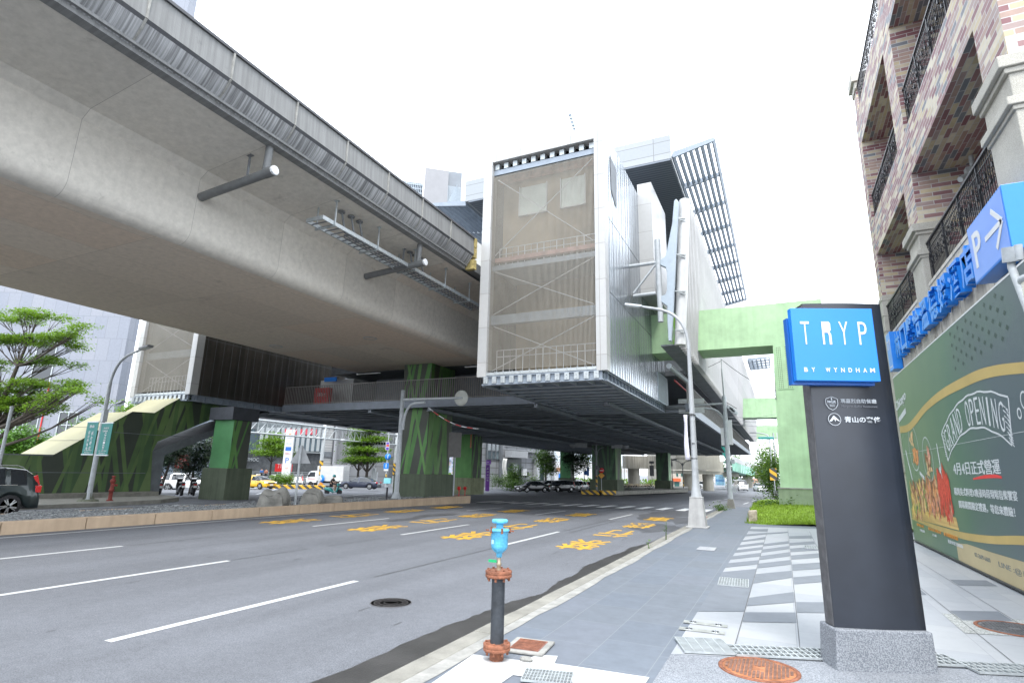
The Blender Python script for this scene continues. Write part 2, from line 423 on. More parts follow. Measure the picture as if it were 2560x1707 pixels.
M['red'] = mat('red_gloss', (0.5, 0.015, 0.015), 0.35, nscale=6, namt=0.15)

# ---------------------------------------------------------------- ground
def axis(pts):
    out = []
    for a, b, st in pts:
        k = max(1, round((b-a)/st)); out += [a+(b-a)*i/k for i in range(k)]
    return out + [pts[-1][1]]
gx = axis([(-900, -160, 74), (-160, -20, 5), (-20, 20, 10), (20, 600, 58)])
gy = axis([(-200, -20, 60), (-20, 20, 10), (20, 170, 5), (170, 1400, 123)])
mb = MB(); mb.grid([[(x, y, gz(x, y)) for x in gx] for y in gy], smooth=True)
struct('road', mb, M['asphalt'])

def sheet(mb, poly, z=None, lift=0.004, mi=0, seg=0):
    if seg:
        (x0, y0), (x1, y1), (x2, y2), (x3, y3) = poly
        for i in range(seg):
            a, b = i/seg, (i+1)/seg
            q = [(x0+(x3-x0)*a, y0+(y3-y0)*a), (x1+(x2-x1)*a, y1+(y2-y1)*a), (x1+(x2-x1)*b, y1+(y2-y1)*b), (x0+(x3-x0)*b, y0+(y3-y0)*b)]
            mb.poly([(x, y, (gz(x, y) if z is None else z)+lift) for x, y in q], mi)
    else:
        mb.poly([(x, y, (gz(x, y) if z is None else z)+lift) for x, y in poly], mi)
def rect(mb, x0, x1, y0, y1, **k): sheet(mb, [(x0, y0), (x1, y0), (x1, y1), (x0, y1)], **k)

# near pavement: slab, kerb and paving sheets
mb = MB(); mb.box(-3.03, 14, -14, 36.2, -0.5, 0.0)
struct('pavement', mb, M['slate'])
mb = MB()
y = -14.0
while y < 34:
    mb.box(-3.27, -3.045, y+0.004, y+0.996, -0.5, -0.004+0.006*random.random()); y += 1.0
struct('kerb', mb, M['kerb'], bevel=0.012)
mb = MB(); mb.box(-3.045, -3.03, -14, 34, -0.5, -0.03); struct('kerb_joint', mb, M['patch'])
mb = MB()
pl = [(-3.028, -14)] + [(-2.88+0.022*math.sin(y*1.7)+0.012*math.sin(y*6.1), y) for y in np.arange(-14, 34, 0.6)] + [(-3.028, 34)]
for i in range(1, len(pl)-2):
    (a, b), (c, d) = pl[i], pl[i+1]
    sheet(mb, [(-3.028, b), (a, b), (c, d), (-3.028, d)], z=0, lift=0.005)
struct('mortar_strip', mb, M['kerb_in'])
mb = MB(); mb.box(-3.272, -3.1, 23.5, 26.5, -0.1, 0.009); struct('red_kerb_paint', mb, M['red_paint'])
D2 = Vector((0.935, 0.355, 0)); N2 = Vector((-0.355, 0.935, 0))
mb = MB()
sheet(mb, [(-1.15, -8), (9, -8), (9, 10.0), (-1.15, 6.24)], z=0, lift=0.004)
struct('pebble_apron', mb, M['terrazzo'])
mb = MB()
sheet(mb, [(-1.15, 6.245), (3.6, 8.05), (3.6, 24.2), (-1.15, 22.6)], z=0, lift=0.0045)
struct('pale_paving', mb, M['pale_tile'])
# slanted dark stripes of the paving
mb = MB()
def stripe(xl, xr, l0, l1, r0, r1): sheet(mb, [(xl, l0), (xr, r0), (xr, r1), (xl, l1)], z=0, lift=0.009)
stripe(-1.15, -0.6, 8.24, 11.71, 8.56, 12.48)
L1 = [12.29, 12.93, 13.51, 14.09, 14.71, 15.28, 15.82, 16.4, 17.2, 17.66, 18.82, 19.56, 20.76, 21.55]
R1 = [13.14, 13.77, 14.44, 15.08, 15.74, 16.37, 16.94, 17.57, 18.35, 19.1, 19.96, 20.5, 20.89, 22.0]
for i in range(0, 14, 2): stripe(-1.15, -0.6, L1[i], L1[i+1], R1[i], R1[i+1])
L2 = [7.97, 8.53, 8.93, 9.54, 10.8, 11.83, 12.57, 13.25, 13.82, 14.5, 15.13, 15.82, 16.53, 17.1, 19.97, 20.5]
R2 = [8.27, 8.87, 9.56, 10.37, 11.8, 12.64, 13.5, 14.23, 14.91, 15.66, 16.37, 17.02, 17.66, 18.32, 20.94, 21.4]
for i in range(0, 16, 2): stripe(-0.585, 0.015, L2[i], L2[i+1], R2[i], R2[i+1])
L3 = [8.88, 9.58, 11.1, 11.84, 12.65, 13.53, 14.29, 15.02, 15.67, 16.45, 17.16, 17.81, 19.0, 19.8]
R3 = [9.2, 9.95, 11.85, 12.6, 13.4, 14.3, 15.1, 15.9, 16.5, 17.3, 18.0, 18.7, 19.6, 20.5]
for i in range(0, 14, 2): stripe(0.035, 0.66, L3[i], L3[i+1], R3[i], R3[i+1])
for (px0, px1, a, b, c, d) in ((1.95, 2.55, 9.55, 10.15, 9.85, 10.45), (1.3, 1.9, 10.9, 11.5, 11.3, 11.9), (2.6, 3.2, 12.6, 13.2, 12.9, 13.5)): stripe(px0, px1, a, b, c, d)
struct('paving_stripes', mb, M['dark_tile'])
mb = MB()
for x in (-0.593, 0.025, 0.67, 1.3, 1.93, 2.57): sheet(mb, [(x-0.0035, 6.55+(x+0.6)*0.38), (x+0.0035, 6.55+(x+0.6)*0.38), (x+0.0035, 22), (x-0.0035, 22)], z=0, lift=0.012)
struct('paving_joints', mb, M['patch'])
mb = MB()
sheet(mb, [(-2.86, 5.25), (-2.78, 4.2), (-2.3, 4.2), (-2.28, 4.93), (-1.2, 5.1), (-1.2, 5.47), (-2.07, 5.4), (-2.12, 5.62), (-2.3, 5.55), (-2.38, 5.32)], z=0, lift=0.0065)
struct('cement_patch', mb, M['white_cement'])
# sloping lawn on the corner
mb = MB()
lx = [-1.4+i*0.5 for i in range(25)]; ly = [24.2+j*0.6 for j in range(21)]
def lawnz(x, y): t = min(1, max(0, (y-24.2)/5.5)); return 0.05+0.42*t*t*(3-2*t)+0.05*math.sin(x*1.9)*math.cos(y*1.3)+min(0, (x+1.15)*0.25)
mb.grid([[(x, y+0.25*math.sin(x*2.2)*(y < 25), lawnz(x, y)) for x in lx] for y in ly])
struct('lawn_soil', mb, M['grass'])
mb = MB()
rg = random.Random(3)
for i in range(12000):
    x = rg.uniform(-1.45, 3.6); y = 24.1+9.5*rg.random()**1.6; z = lawnz(x, max(24.2, y))-0.02
    h = rg.uniform(0.05, 0.13)*(2.2 if rg.random() < 0.04 else 1); a = rg.uniform(0, PI); dx, dy = math.cos(a)*0.012, math.sin(a)*0.012; lx_, ly_ = rg.uniform(-.05, .05), rg.uniform(-.05, .05)
    mb.add([(x-dx, y-dy, z), (x+dx, y+dy, z), (x+lx_, y+ly_, z+h)], [(0, 1, 2)])
struct('lawn_grass', mb, M['grass'], kind='stuff')

# road surface: damp gutter, seams, lane lines and lettering
mb = MB()
wet = [(-3.95, 2.0), (-3.98, 4.2), (-3.95, 5.9), (-3.92, 6.71), (-3.85, 7.52), (-3.87, 7.97), (-3.7, 8.6), (-3.62, 9.1), (-3.76, 10.0), (-3.73, 10.9), (-3.9, 11.9), (-3.82, 12.7), (-3.86, 13.49), (-3.74, 14.4), (-3.8, 15.37), (-3.6, 16.6), (-3.47, 18.31), (-3.35, 19.5)]
wob = []
rg = random.Random(5)
for i in range(len(wet)-1):
    for k in range(6):
        t = k/6; wob.append((wet[i][0]*(1-t)+wet[i+1][0]*t+rg.uniform(-.03, .03), wet[i][1]*(1-t)+wet[i+1][1]*t))
wob.append(wet[-1])
for (a, b), (c, d) in zip(wob[:-1], wob[1:]): sheet(mb, [(a, b), (-3.27, b), (-3.27, d), (c, d)])
struct('wet_gutter', mb, M['wet'])
mb = MB()
def blob(cx, cy, rx, ry, n=22, lift=0.004, jag=0.25):
    sheet(mb, [(cx+rx*math.cos(2*PI*i/n)*(1+rg.uniform(-jag, jag)), cy+ry*math.sin(2*PI*i/n)*(1+rg.uniform(-jag, jag))) for i in range(n)], lift=lift)
for b in ((-4.3, 21.5, 0.8, 1.6), (-4.9, 29.5, 1.5, 4.2), (-3.9, 26.5, 0.5, 2.6), (-12.8, 29, 1.2, 1.1), (-11.3, 31, 1.7, 1.0), (-13.5, 21.2, 0.5, 1.5), (-9.9, 33, 2.2, .6), (-5.9, 33.5, 2.8, .7), (-13.3, 18.6, 0.35, 1.1)): blob(*b)
struct('damp_patches', mb, M['damp'])
mb = MB()
for x, y0, y1, wd in ((-6.78, 8.6, 13.6, .05), (-6.75, 18.3, 24, .06), (-10.35, 8.5, 10.6, .035), (-10.3, 11.2, 13.4, .03), (-14.05, 8.6, 11, .05), (-6.4, 18.0, 23.5, .05), (-16.4, 5.5, 7.2, .04)):
    sheet(mb, [(x, y0), (x+wd, y0), (x+wd+.02, y1), (x+.02, y1)], seg=5)
for i in range(60):
    x, y = rg.uniform(-16, -4.2), rg.uniform(3.2, 20); l = rg.uniform(.04, .3); sheet(mb, [(x, y), (x+.025, y), (x+.02, y+l), (x, y+l)])
struct('road_seams', mb, M['patch'])
mb = MB()
for x, ys in ((-6.84, (-5.9, 4.13, 14.0, 24.1)), (-10.38, (-5.5, 4.4, 14.25, 24.4)), (-14.1, (-5.3, 4.5, 14.5, 24.6))):
    for y in ys: sheet(mb, [(x, y), (x+.13, y), (x+.13, y+4.02), (x, y+4.02)], seg=4)
sheet(mb, [(-17.9, -12), (-17.78, -12), (-17.52, 32), (-17.64, 32)], seg=12)
sheet(mb, [(-26.6, -12), (-26.48, -12), (-26.3, 19), (-26.42, 19)], seg=8)
m2 = MB()
for i in range(13): x = -3.95-i*1.18; sheet(m2, [(x-.5, 33.7), (x, 33.7), (x, 37.2), (x-.5, 37.2)], seg=2, lift=.008)
struct('crosswalk', m2, mat('lightened_white_paint', (0.7, 0.71, 0.71), .6, nscale=14, namt=.12))  # copy of the road paint, colour lightened to make up for shade
for a, b, c, d in ((-33, 30, -22, 30.35), (-34, 33, -20, 33.3), (-36, 36, -22, 36.3), (-30, 27, -22, 27.3)): sheet(mb, [(a, b), (c, b+1.5), (c, d+1.5), (a, d)], seg=4, lift=.012)
# far road markings
for a, b in ((-6.5, 60), (-6.5, 72), (-3.2, 52), (-3.2, 66)): sheet(mb, [(a, b), (a+.15, b), (a+.15, b+8), (a, b+8)], seg=3, lift=.014)
for p, q in (((640, 1236), (690, 1222)), ((700, 1243), (830, 1230)), ((840, 1243), (960, 1232)), ((870, 1250), (975, 1240)), ((620, 1222), (660, 1215))):
    A, B = GP(*p), GP(*q); dv = (B-A).normalized(); s = Vector((dv.y, -dv.x, 0))*.1
    sheet(mb, [((A+s).x, (A+s).y), ((A-s).x, (A-s).y), ((B-s).x, (B-s).y), ((B+s).x, (B+s).y)], seg=5, lift=.013)
struct('road_lines', mb, M['white_paint'])
for xc in (-5.05, -8.6, -12.05, -15.9):
    for ch, y0 in (('禁', 14.2), ('行', 17.6), ('機', 20.95), ('車', 24.7)):
        o = text('road_lettering', ch, None, (xc+0.53, y0+2.25, -0.147), (-1, 0, 0), (0, -1, 0), 2.25, M['yellow_paint'], depth=0.003, maxw=1.06, bold=0.012)
        if o: o['kind'] = 'structure'

# median with cream kerb and gravel bed
mb = MB()
y = -14.0
def medx(y): return -18.35 + 0.35*max(0, (y-8)/24)
def mlx(y): return -22.4 + 1.5*max(0, (y-8)/24)
while y < 31.5:
    a, b = medx(y+.01), medx(y+1.99)
    mb.prism([(a, y+.01, -.5), (b, y+1.99, -.5), (b-.24, y+1.99, -.5), (a-.24, y+.01, -.5)], (0, 0, 0), (0, 0, .68))
    mb.prism([(mlx(y)+.2, y+.01, -.5), (mlx(y+2)+.2, y+1.99, -.5), (mlx(y+2), y+1.99, -.5), (mlx(y), y+.01, -.5)], (0, 0, 0), (0, 0, .6))
    y += 2
mb.prism([(-18.02, 31.52, -.5), (-18.9, 32.9, -.5), (-20.2, 32.9, -.5), (-20.9, 31.52, -.5)], (0, 0, 0), (0, 0, .66))
struct('median_kerb', mb, M['cream_kerb'], bevel=0.02)
text('kerb_lettering', 'N', None, PX(-18.27, 507, 1283, ) + Vector((0.03, 0, -.0)), (0, 1, 0), (0, 0, 1), .12, M['sign_white'])['kind'] = 'structure'
mb = MB()
ys = np.arange(-14, 32.6, 0.5)
mb.grid([[(medx(y)-.24+(mlx(y)+.2-medx(y)+.24)*t, y, .1+.05*math.sin(y*1.7+t*9)+.03*math.sin(y*5+t*20)) for t in np.linspace(0, 1, 8)] for y in ys])
for i in range(5000):
    y = rg.uniform(2, 31); t = rg.random(); x = medx(y)-.3+(mlx(y)+.3-medx(y)+.24)*t; s = rg.uniform(.015, .045); z = .11+.05*math.sin(y*1.7+t*9)
    mb.add([(x+s, y, z), (x-s*.6, y+s*.8, z), (x-s*.6, y-s*.8, z), (x, y, z+s*1.1)], [(0, 1, 3), (1, 2, 3), (2, 0, 3)])
struct('gravel', mb, M['gravel'], kind='stuff')
# left pavement and plaza
mb = MB()
lp = [(-27.0, -14), (-27.25, 15.5), (-27.9, 18.4), (-29.4, 20.4), (-31.2, 21.2), (-60, 21.2), (-60, -14)]
mb.prism([(x, y, -.5) for x, y in lp], (0, 0, 0), (0, 0, .5))
struct('left_pavement', mb, M['kerb'])
mb = MB(); mb.box(-32.4, -31.4, 8, 20.55, 0, .22); struct('stair_plinth', mb, M['kerb'])
# ---------------------------------------------------------------- concrete viaduct (box girder with parapet)
M['viaduct'] = None
M['parapet'] = mat('parapet_concrete', (0.2, 0.203, 0.2), 0.85, nscale=0.9, namt=0.07, streak=0.22, bump=0.2, bscale=40, detail=9, sscale=(0, 7, .25))
M['cornice'] = mat('streaked_cornice', (0.36, 0.365, 0.37), 0.85, nscale=1.2, namt=0.1, streak=0.62, bump=0.2, bscale=40, sscale=(0, 11, .3))
def stain(m, top, amt, sc=2.2):
    nt = m.node_tree; b = nt.nodes['Principled BSDF']; src = b.inputs['Base Color'].links[0].from_socket
    geo = nd(nt, 'ShaderNodeNewGeometry'); n = nd(nt, 'ShaderNodeTexNoise'); n.inputs['Scale'].default_value = sc; n.inputs['Detail'].default_value = 8; n.inputs['Roughness'].default_value = .75
    nt.links.new(geo.outputs['Position'], n.inputs['Vector'])
    mr = nd(nt, 'ShaderNodeMapRange'); mr.inputs['From Min'].default_value = .6; mr.inputs['From Max'].default_value = .74; mr.inputs['To Min'].default_value = 1; mr.inputs['To Max'].default_value = 1-amt
    nt.links.new(n.outputs['Fac'], mr.inputs['Value'])
    mu = nd(nt, 'ShaderNodeMix'); mu.data_type = 'RGBA'; mu.blend_type = 'MULTIPLY'; mu.inputs['Factor'].default_value = 1
    nt.links.new(src, mu.inputs['A']); nt.links.new(mr.outputs['Result'], mu.inputs['B']); nt.links.new(mu.outputs['Result'], b.inputs['Base Color'])
def forms(name, base, bw, rh):
    m = brickmat(name, [tuple(v*.95 for v in base), base, tuple(v*1.04 for v in base), (base[0]*1.03, base[1]*.98, base[2]*.95)], bw, rh, 0.006, tuple(v*.5 for v in base), 0.85, off=0.0, namt=0.13, bump=0.15)
    return m
M['soffit'] = forms('soffit_concrete', (0.6, 0.52, 0.435), 4.6, 2.35)
M['viaduct'] = forms('viaduct_concrete', (0.56, 0.53, 0.475), 3.3, 40)
stain(M['viaduct'], 1, .4, 1.1); stain(M['soffit'], 1, .3, .8); stain(M['parapet'], 1, .3, 2.5)
V0, V1 = -14.0, 30.0
via = thing('viaduct', 'long grey concrete viaduct passing overhead from the upper left into the station', 'viaduct', (-21.2, 8, 0))
def sweep(prof, y0, y1, step=1.2):
    ys = [y0+(y1-y0)*i/max(1, round((y1-y0)/step)) for i in range(max(1, round((y1-y0)/step))+1)]
    return [[(x, y, z) for x, z in prof] for y in ys]
CX = -21.2
def arc(cx, cz, r, a0, a1, n=6): return [(cx+r*math.cos(R(a0+(a1-a0)*i/n)), cz+r*math.sin(R(a0+(a1-a0)*i/n))) for i in range(n+1)]
half = [(-12.75, 10.78), (-15.25, 10.52), (-15.55, 10.3)] + [(-15.55-0.02, 9.2)] + arc(-16.05, 8.68, 0.47, 8, -90, 8)
mb = MB()
mb.grid(sweep(half[:2], V0, V1), smooth=False); mb.grid(sweep(half[1:3], V0, V1), smooth=False)
mb.grid(sweep(half[2:], V0, V1))
mir = [(2*CX-x, z) for x, z in reversed(half)]
mb.grid(sweep(mir, V0, V1))
mb.build('box_girder', M['viaduct'], via, world=True)
mb = MB(); mb.grid(sweep([half[-1], mir[0]], V0, V1), smooth=False)
ends = half + mir
mb.add([(x, V1, z) for x, z in ends], [tuple(range(len(ends)))])
mb.build('girder_soffit', M['soffit'], via, world=True)
mb = MB(); mb.box(-30.2, -12.4, V0, 30, 10.9, 11.35); mb.build('deck_slab', M['parapet'], via, world=True)
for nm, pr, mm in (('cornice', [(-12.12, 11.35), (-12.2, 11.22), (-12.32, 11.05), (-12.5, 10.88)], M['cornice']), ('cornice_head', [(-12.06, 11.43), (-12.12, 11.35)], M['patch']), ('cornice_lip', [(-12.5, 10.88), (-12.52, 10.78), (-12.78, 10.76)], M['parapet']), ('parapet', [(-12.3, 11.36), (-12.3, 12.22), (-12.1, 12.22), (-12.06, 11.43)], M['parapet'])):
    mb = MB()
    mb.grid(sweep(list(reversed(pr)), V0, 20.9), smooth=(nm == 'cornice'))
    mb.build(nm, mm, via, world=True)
mb = MB(); mb.box(-12.36, -12.04, V0, 20.9, 12.2, 12.28); mb.build('parapet_coping', M['patch'], via, world=True)
mb = MB(); mb.box(-30.3, -30.0, V0, 20.9, 10.9, 12.25); mb.build('parapet', M['parapet'], via, world=True)
for y in (-1.0, 1.2, 3.5, 5.88, 8.05, 10.2, 12.36, 14.53, 16.7, 18.85):
    mb = MB(); mb.box(-12.09, -12.045, y-.025, y+.025, 11.43, 12.2); mb.bar((-12.06, y, 11.42), (-12.2, y, 11.2), .05, .03); mb.bar((-12.2, y, 11.2), (-12.5, y, 10.88), .05, .03)
    mb.build('joint_strip', M['kerb_in'], via, world=True)
mb = MB()
for zz in (10.95, 11.5, 12.0): mb.box(-12.5, -12.05, 20.92, 21.15, zz-.2, zz+.26)
mb.build('end_board', mat('stained_yellow_board', (0.3, 0.24, 0.09), .8, nscale=6, namt=.4), via, world=True)
M['pvc'] = mat('grey_drain_pipe', (0.13, 0.135, 0.135), .5, nscale=4, namt=.15)
for i, (X0, X1, Y0, lab) in enumerate(((-15.52, -12.45, 10.0, 'grey drain pipe with white end cap under the viaduct, nearest to the photo edge'), (-15.52, -12.5, 17.7, 'short grey drain pipe with white cap behind the cable ladder under the viaduct'))):
    t = thing('drain_pipe', lab, 'pipe', (X1, Y0, 9.95), group='drain pipes under the viaduct')
    mb = MB(); mb.tube([(X0, Y0, 9.75), (X1, Y0, 9.95)], .13, 16); mb.tube([(X1-.35, Y0, 9.93), (X1-.02, Y0, 9.951)], .145, 16); mb.build('pipe', M['pvc'], t, world=True)
    mb = MB(); mb.tube([(X1-.35, Y0, 9.95), (X1-.32, Y0, 10.3), (X1-.3, Y0, 10.85)], .11, 14); mb.lathe([(.17, 0), (.17, .03)], (X1-.3, Y0, 10.78), 14); mb.build('riser', M['pvc'], t, world=True)
    mb = MB(); mb.lathe([(.138, -.02), (.138, .05), (.12, .06), (.0, .06)], (X1, Y0, 9.951), 10, axis='x', smooth=False); mb.build('end_cap', M['sign_white'], t, world=True)
    mb = MB(); mb.bar((X1-1.1, Y0, 9.95), (X1-1.1, Y0, 10.72), .05); mb.bbox((X1-1.1, Y0, 10.7), .2, .12, .03); mb.tube([(X1-1.1, Y0-.14, 9.87), (X1-1.1, Y0+.14, 9.87)], .02, 6); mb.build('hanger', M['dark_pole'], t, world=True)
t = thing('cable_ladder', 'galvanised cable ladder hung below the edge of the viaduct', 'cable tray', (-13.6, 13, 9.85))
mb = MB(); mb.box(-13.28, -13.24, 12.8, 24.2, 9.83, 9.97); mb.box(-14.0, -13.96, 12.8, 24.2, 9.83, 9.97); mb.box(-14.0, -13.24, 12.76, 12.8, 9.83, 9.97); mb.build('side_rail', M['galv'], t, world=True)
mb = MB()
for i in range(38): mb.box(-13.98, -13.26, 13.0+i*.3, 13.04+i*.3, 9.84, 9.87)
mb.build('rungs', M['dark_pole'], t, world=True)
mb = MB()
for j in range(3): mb.tube([(-13.45-.16*j, 14.0+.2*j, 9.9), (-13.5-.15*j, 24, 9.88)], .028, 6)
mb.build('cables', M['dark_pole'], t, world=True)
mb = MB()
for y in (13.3, 15.6, 18.0, 20.4, 22.6):
    for x in (-13.22, -14.05): mb.bar((x, y, 9.8), (x, y, 10.72), .045)
    mb.bar((-14.1, y, 9.8), (-13.15, y, 9.8), .06, .05)
    for x in (-13.22, -14.05): mb.bbox((x, y, 10.72), .16, .12, .03)
mb.build('hangers', M['galv'], t, world=True)
for (x, y) in ((-13.55, 13.9), (-13.5, 14.35), (-13.5, 14.8), (-13.5, 18.0), (-13.5, 18.35), (-13.5, 18.8)):
    mb = MB(); mb.lathe([(.13, 0), (.13, .04), (.05, .06)], (x, y, 10.62), 10); mb.tube([(x, y, 10.7), (x+.02, y+.15, 10.2), (x-.05, y+.45, 9.88)], .035, 8)
    mb.build('conduit', M['dark_pole'], t, world=True)
for (x, y) in ((690, 866), (925, 846)):
    p = PZ(x, y, 8.2); mb = MB(); mb.lathe([(.34, 0), (.36, -.03), (.3, -.05), (.28, .0), (.05, .02)], (p.x, p.y, 8.235), 20)
    mb.build('inspection_cover', M['galv'], via, world=True)

# ---------------------------------------------------------------- elevated station
def stripes_green(name, base, cols, n, seed, zsc, thr):
    """plain panel colour with slanted brush-like green bands"""
    m = bpy.data.materials.new(name); m.use_nodes = True; nt = m.node_tree; b = nt.nodes['Principled BSDF']; b.inputs['Roughness'].default_value = .6
    geo = nd(nt, 'ShaderNodeNewGeometry'); sep = nd(nt, 'ShaderNodeSeparateXYZ'); nt.links.new(geo.outputs['Position'], sep.inputs[0])
    add = nd(nt, 'ShaderNodeMath', operation='ADD'); nt.links.new(sep.outputs['X'], add.inputs[0]); nt.links.new(sep.outputs['Y'], add.inputs[1])
    last = None
    rgm = random.Random(seed)
    for i in range(n):
        sl = rgm.choice([-.26, -.18, -.1, .0, .1, .18, .26]); per = rgm.uniform(1.3, 3.4); ph = rgm.uniform(0, 5); wd = thr*rgm.uniform(.6, 1.3)
        mz = nd(nt, 'ShaderNodeMath', operation='MULTIPLY_ADD'); nt.links.new(sep.outputs['Z'], mz.inputs[0]); mz.inputs[1].default_value = sl; nt.links.new(add.outputs[0], mz.inputs[2])
        md = nd(nt, 'ShaderNodeMath', operation='MULTIPLY_ADD'); nt.links.new(mz.outputs[0], md.inputs[0]); md.inputs[1].default_value = 1/per; md.inputs[2].default_value = ph
        fr = nd(nt, 'ShaderNodeMath', operation='FRACT'); nt.links.new(md.outputs[0], fr.inputs[0])
        lt = nd(nt, 'ShaderNodeMath', operation='LESS_THAN'); nt.links.new(fr.outputs[0], lt.inputs[0]); lt.inputs[1].default_value = wd
        mxx = nd(nt, 'ShaderNodeMix'); mxx.data_type = 'RGBA'; nt.links.new(lt.outputs[0], mxx.inputs['Factor'])
        c = rgm.choice(cols); mxx.inputs['B'].default_value = tuple(c)+(1,)
        if last: nt.links.new(last, mxx.inputs['A'])
        else: mxx.inputs['A'].default_value = tuple(base)+(1,)
        last = mxx.outputs['Result']
    nz = nd(nt, 'ShaderNodeTexNoise'); nz.inputs['Scale'].default_value = 1.3; nz.inputs['Detail'].default_value = 6; nt.links.new(geo.outputs['Position'], nz.inputs['Vector'])
    mr = nd(nt, 'ShaderNodeMapRange'); mr.inputs['From Min'].default_value = .3; mr.inputs['From Max'].default_value = .7; mr.inputs['To Min'].default_value = .82; mr.inputs['To Max'].default_value = 1.15; nt.links.new(nz.outputs['Fac'], mr.inputs['Value'])
    mu = nd(nt, 'ShaderNodeMix'); mu.data_type = 'RGBA'; mu.blend_type = 'MULTIPLY'; mu.inputs['Factor'].default_value = 1; nt.links.new(last, mu.inputs['A']); nt.links.new(mr.outputs['Result'], mu.inputs['B']); nt.links.new(mu.outputs['Result'], b.inputs['Base Color'])
    return m
GREENS = [(0.075, 0.2, 0.05), (0.06, 0.16, 0.05), (0.1, 0.23, 0.06), (0.05, 0.12, 0.042)]
M['pier_stripe'] = stripes_green('green_striped_mesh', (0.052, 0.058, 0.045), GREENS, 5, 4, 1, .11)
M['pier_green'] = mat('green_pier_paint', (0.085, 0.25, 0.055), .6, nscale=1.5, namt=.12, streak=.12)
M['pier_base'] = mat('mossy_green_base', (0.085, 0.105, 0.07), .85, nscale=1.1, namt=.15, streak=.2, bump=.2, bscale=30)
M['beam_green'] = mat('pale_green_beam', (0.37, 0.55, 0.33), .65, nscale=.9, namt=.15, streak=.08, bump=.12, bscale=12)
M['beam_base'] = mat('green_grey_base', (0.24, 0.31, 0.2), .8, nscale=1.5, namt=.15, streak=.15)
M['clad'] = brickmat('white_panel_cladding', [(0.36, 0.365, 0.365), (0.385, 0.387, 0.383), (0.37, 0.37, 0.362)], 1.25, 1.6, 0.012, (0.22, 0.215, 0.2), .3, off=0, namt=.05, bump=.15)
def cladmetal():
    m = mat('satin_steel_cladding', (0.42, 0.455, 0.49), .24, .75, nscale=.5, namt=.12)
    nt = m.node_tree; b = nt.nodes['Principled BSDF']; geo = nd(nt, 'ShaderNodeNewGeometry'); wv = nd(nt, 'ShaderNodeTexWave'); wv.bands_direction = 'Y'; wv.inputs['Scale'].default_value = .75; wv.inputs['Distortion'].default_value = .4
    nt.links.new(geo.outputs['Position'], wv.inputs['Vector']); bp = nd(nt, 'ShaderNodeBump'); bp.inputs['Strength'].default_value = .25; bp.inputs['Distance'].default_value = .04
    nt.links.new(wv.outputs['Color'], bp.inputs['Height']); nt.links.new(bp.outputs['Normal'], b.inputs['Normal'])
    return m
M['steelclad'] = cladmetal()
M['steel_bl'] = mat('blue_grey_steel', (0.22, 0.255, 0.3), .5, .2, nscale=2, namt=.14)
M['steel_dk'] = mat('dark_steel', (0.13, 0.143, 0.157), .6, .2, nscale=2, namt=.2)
M['steel_lt'] = mat('light_blue_steel', (0.31, 0.36, 0.405), .45, .2, nscale=3, namt=.1)
def perforated(name, col, alpha, per=(0.055, 9)):
    m = mat(name, col, .5, .1, nscale=1.2, namt=.1)
    nt = m.node_tree; b = nt.nodes['Principled BSDF']; geo = nd(nt, 'ShaderNodeNewGeometry'); sep = nd(nt, 'ShaderNodeSeparateXYZ'); nt.links.new(geo.outputs['Position'], sep.inputs[0])
    a = nd(nt, 'ShaderNodeMath', operation='MULTIPLY'); nt.links.new(sep.outputs['X'], a.inputs[0]); a.inputs[1].default_value = 1/per[0]
    s = nd(nt, 'ShaderNodeMath', operation='FRACT'); nt.links.new(a.outputs[0], s.inputs[0])
    l = nd(nt, 'ShaderNodeMath', operation='LESS_THAN'); nt.links.new(s.outputs[0], l.inputs[0]); l.inputs[1].default_value = alpha
    nt.links.new(l.outputs[0], b.inputs['Alpha'])
    return m
M['screen'] = perforated('perforated_tan_screen', (0.2, 0.187, 0.16), .5)
M['tower_in'] = mat('stair_inner_wall', (0.27, 0.215, 0.14), .8, nscale=.35, namt=.4)

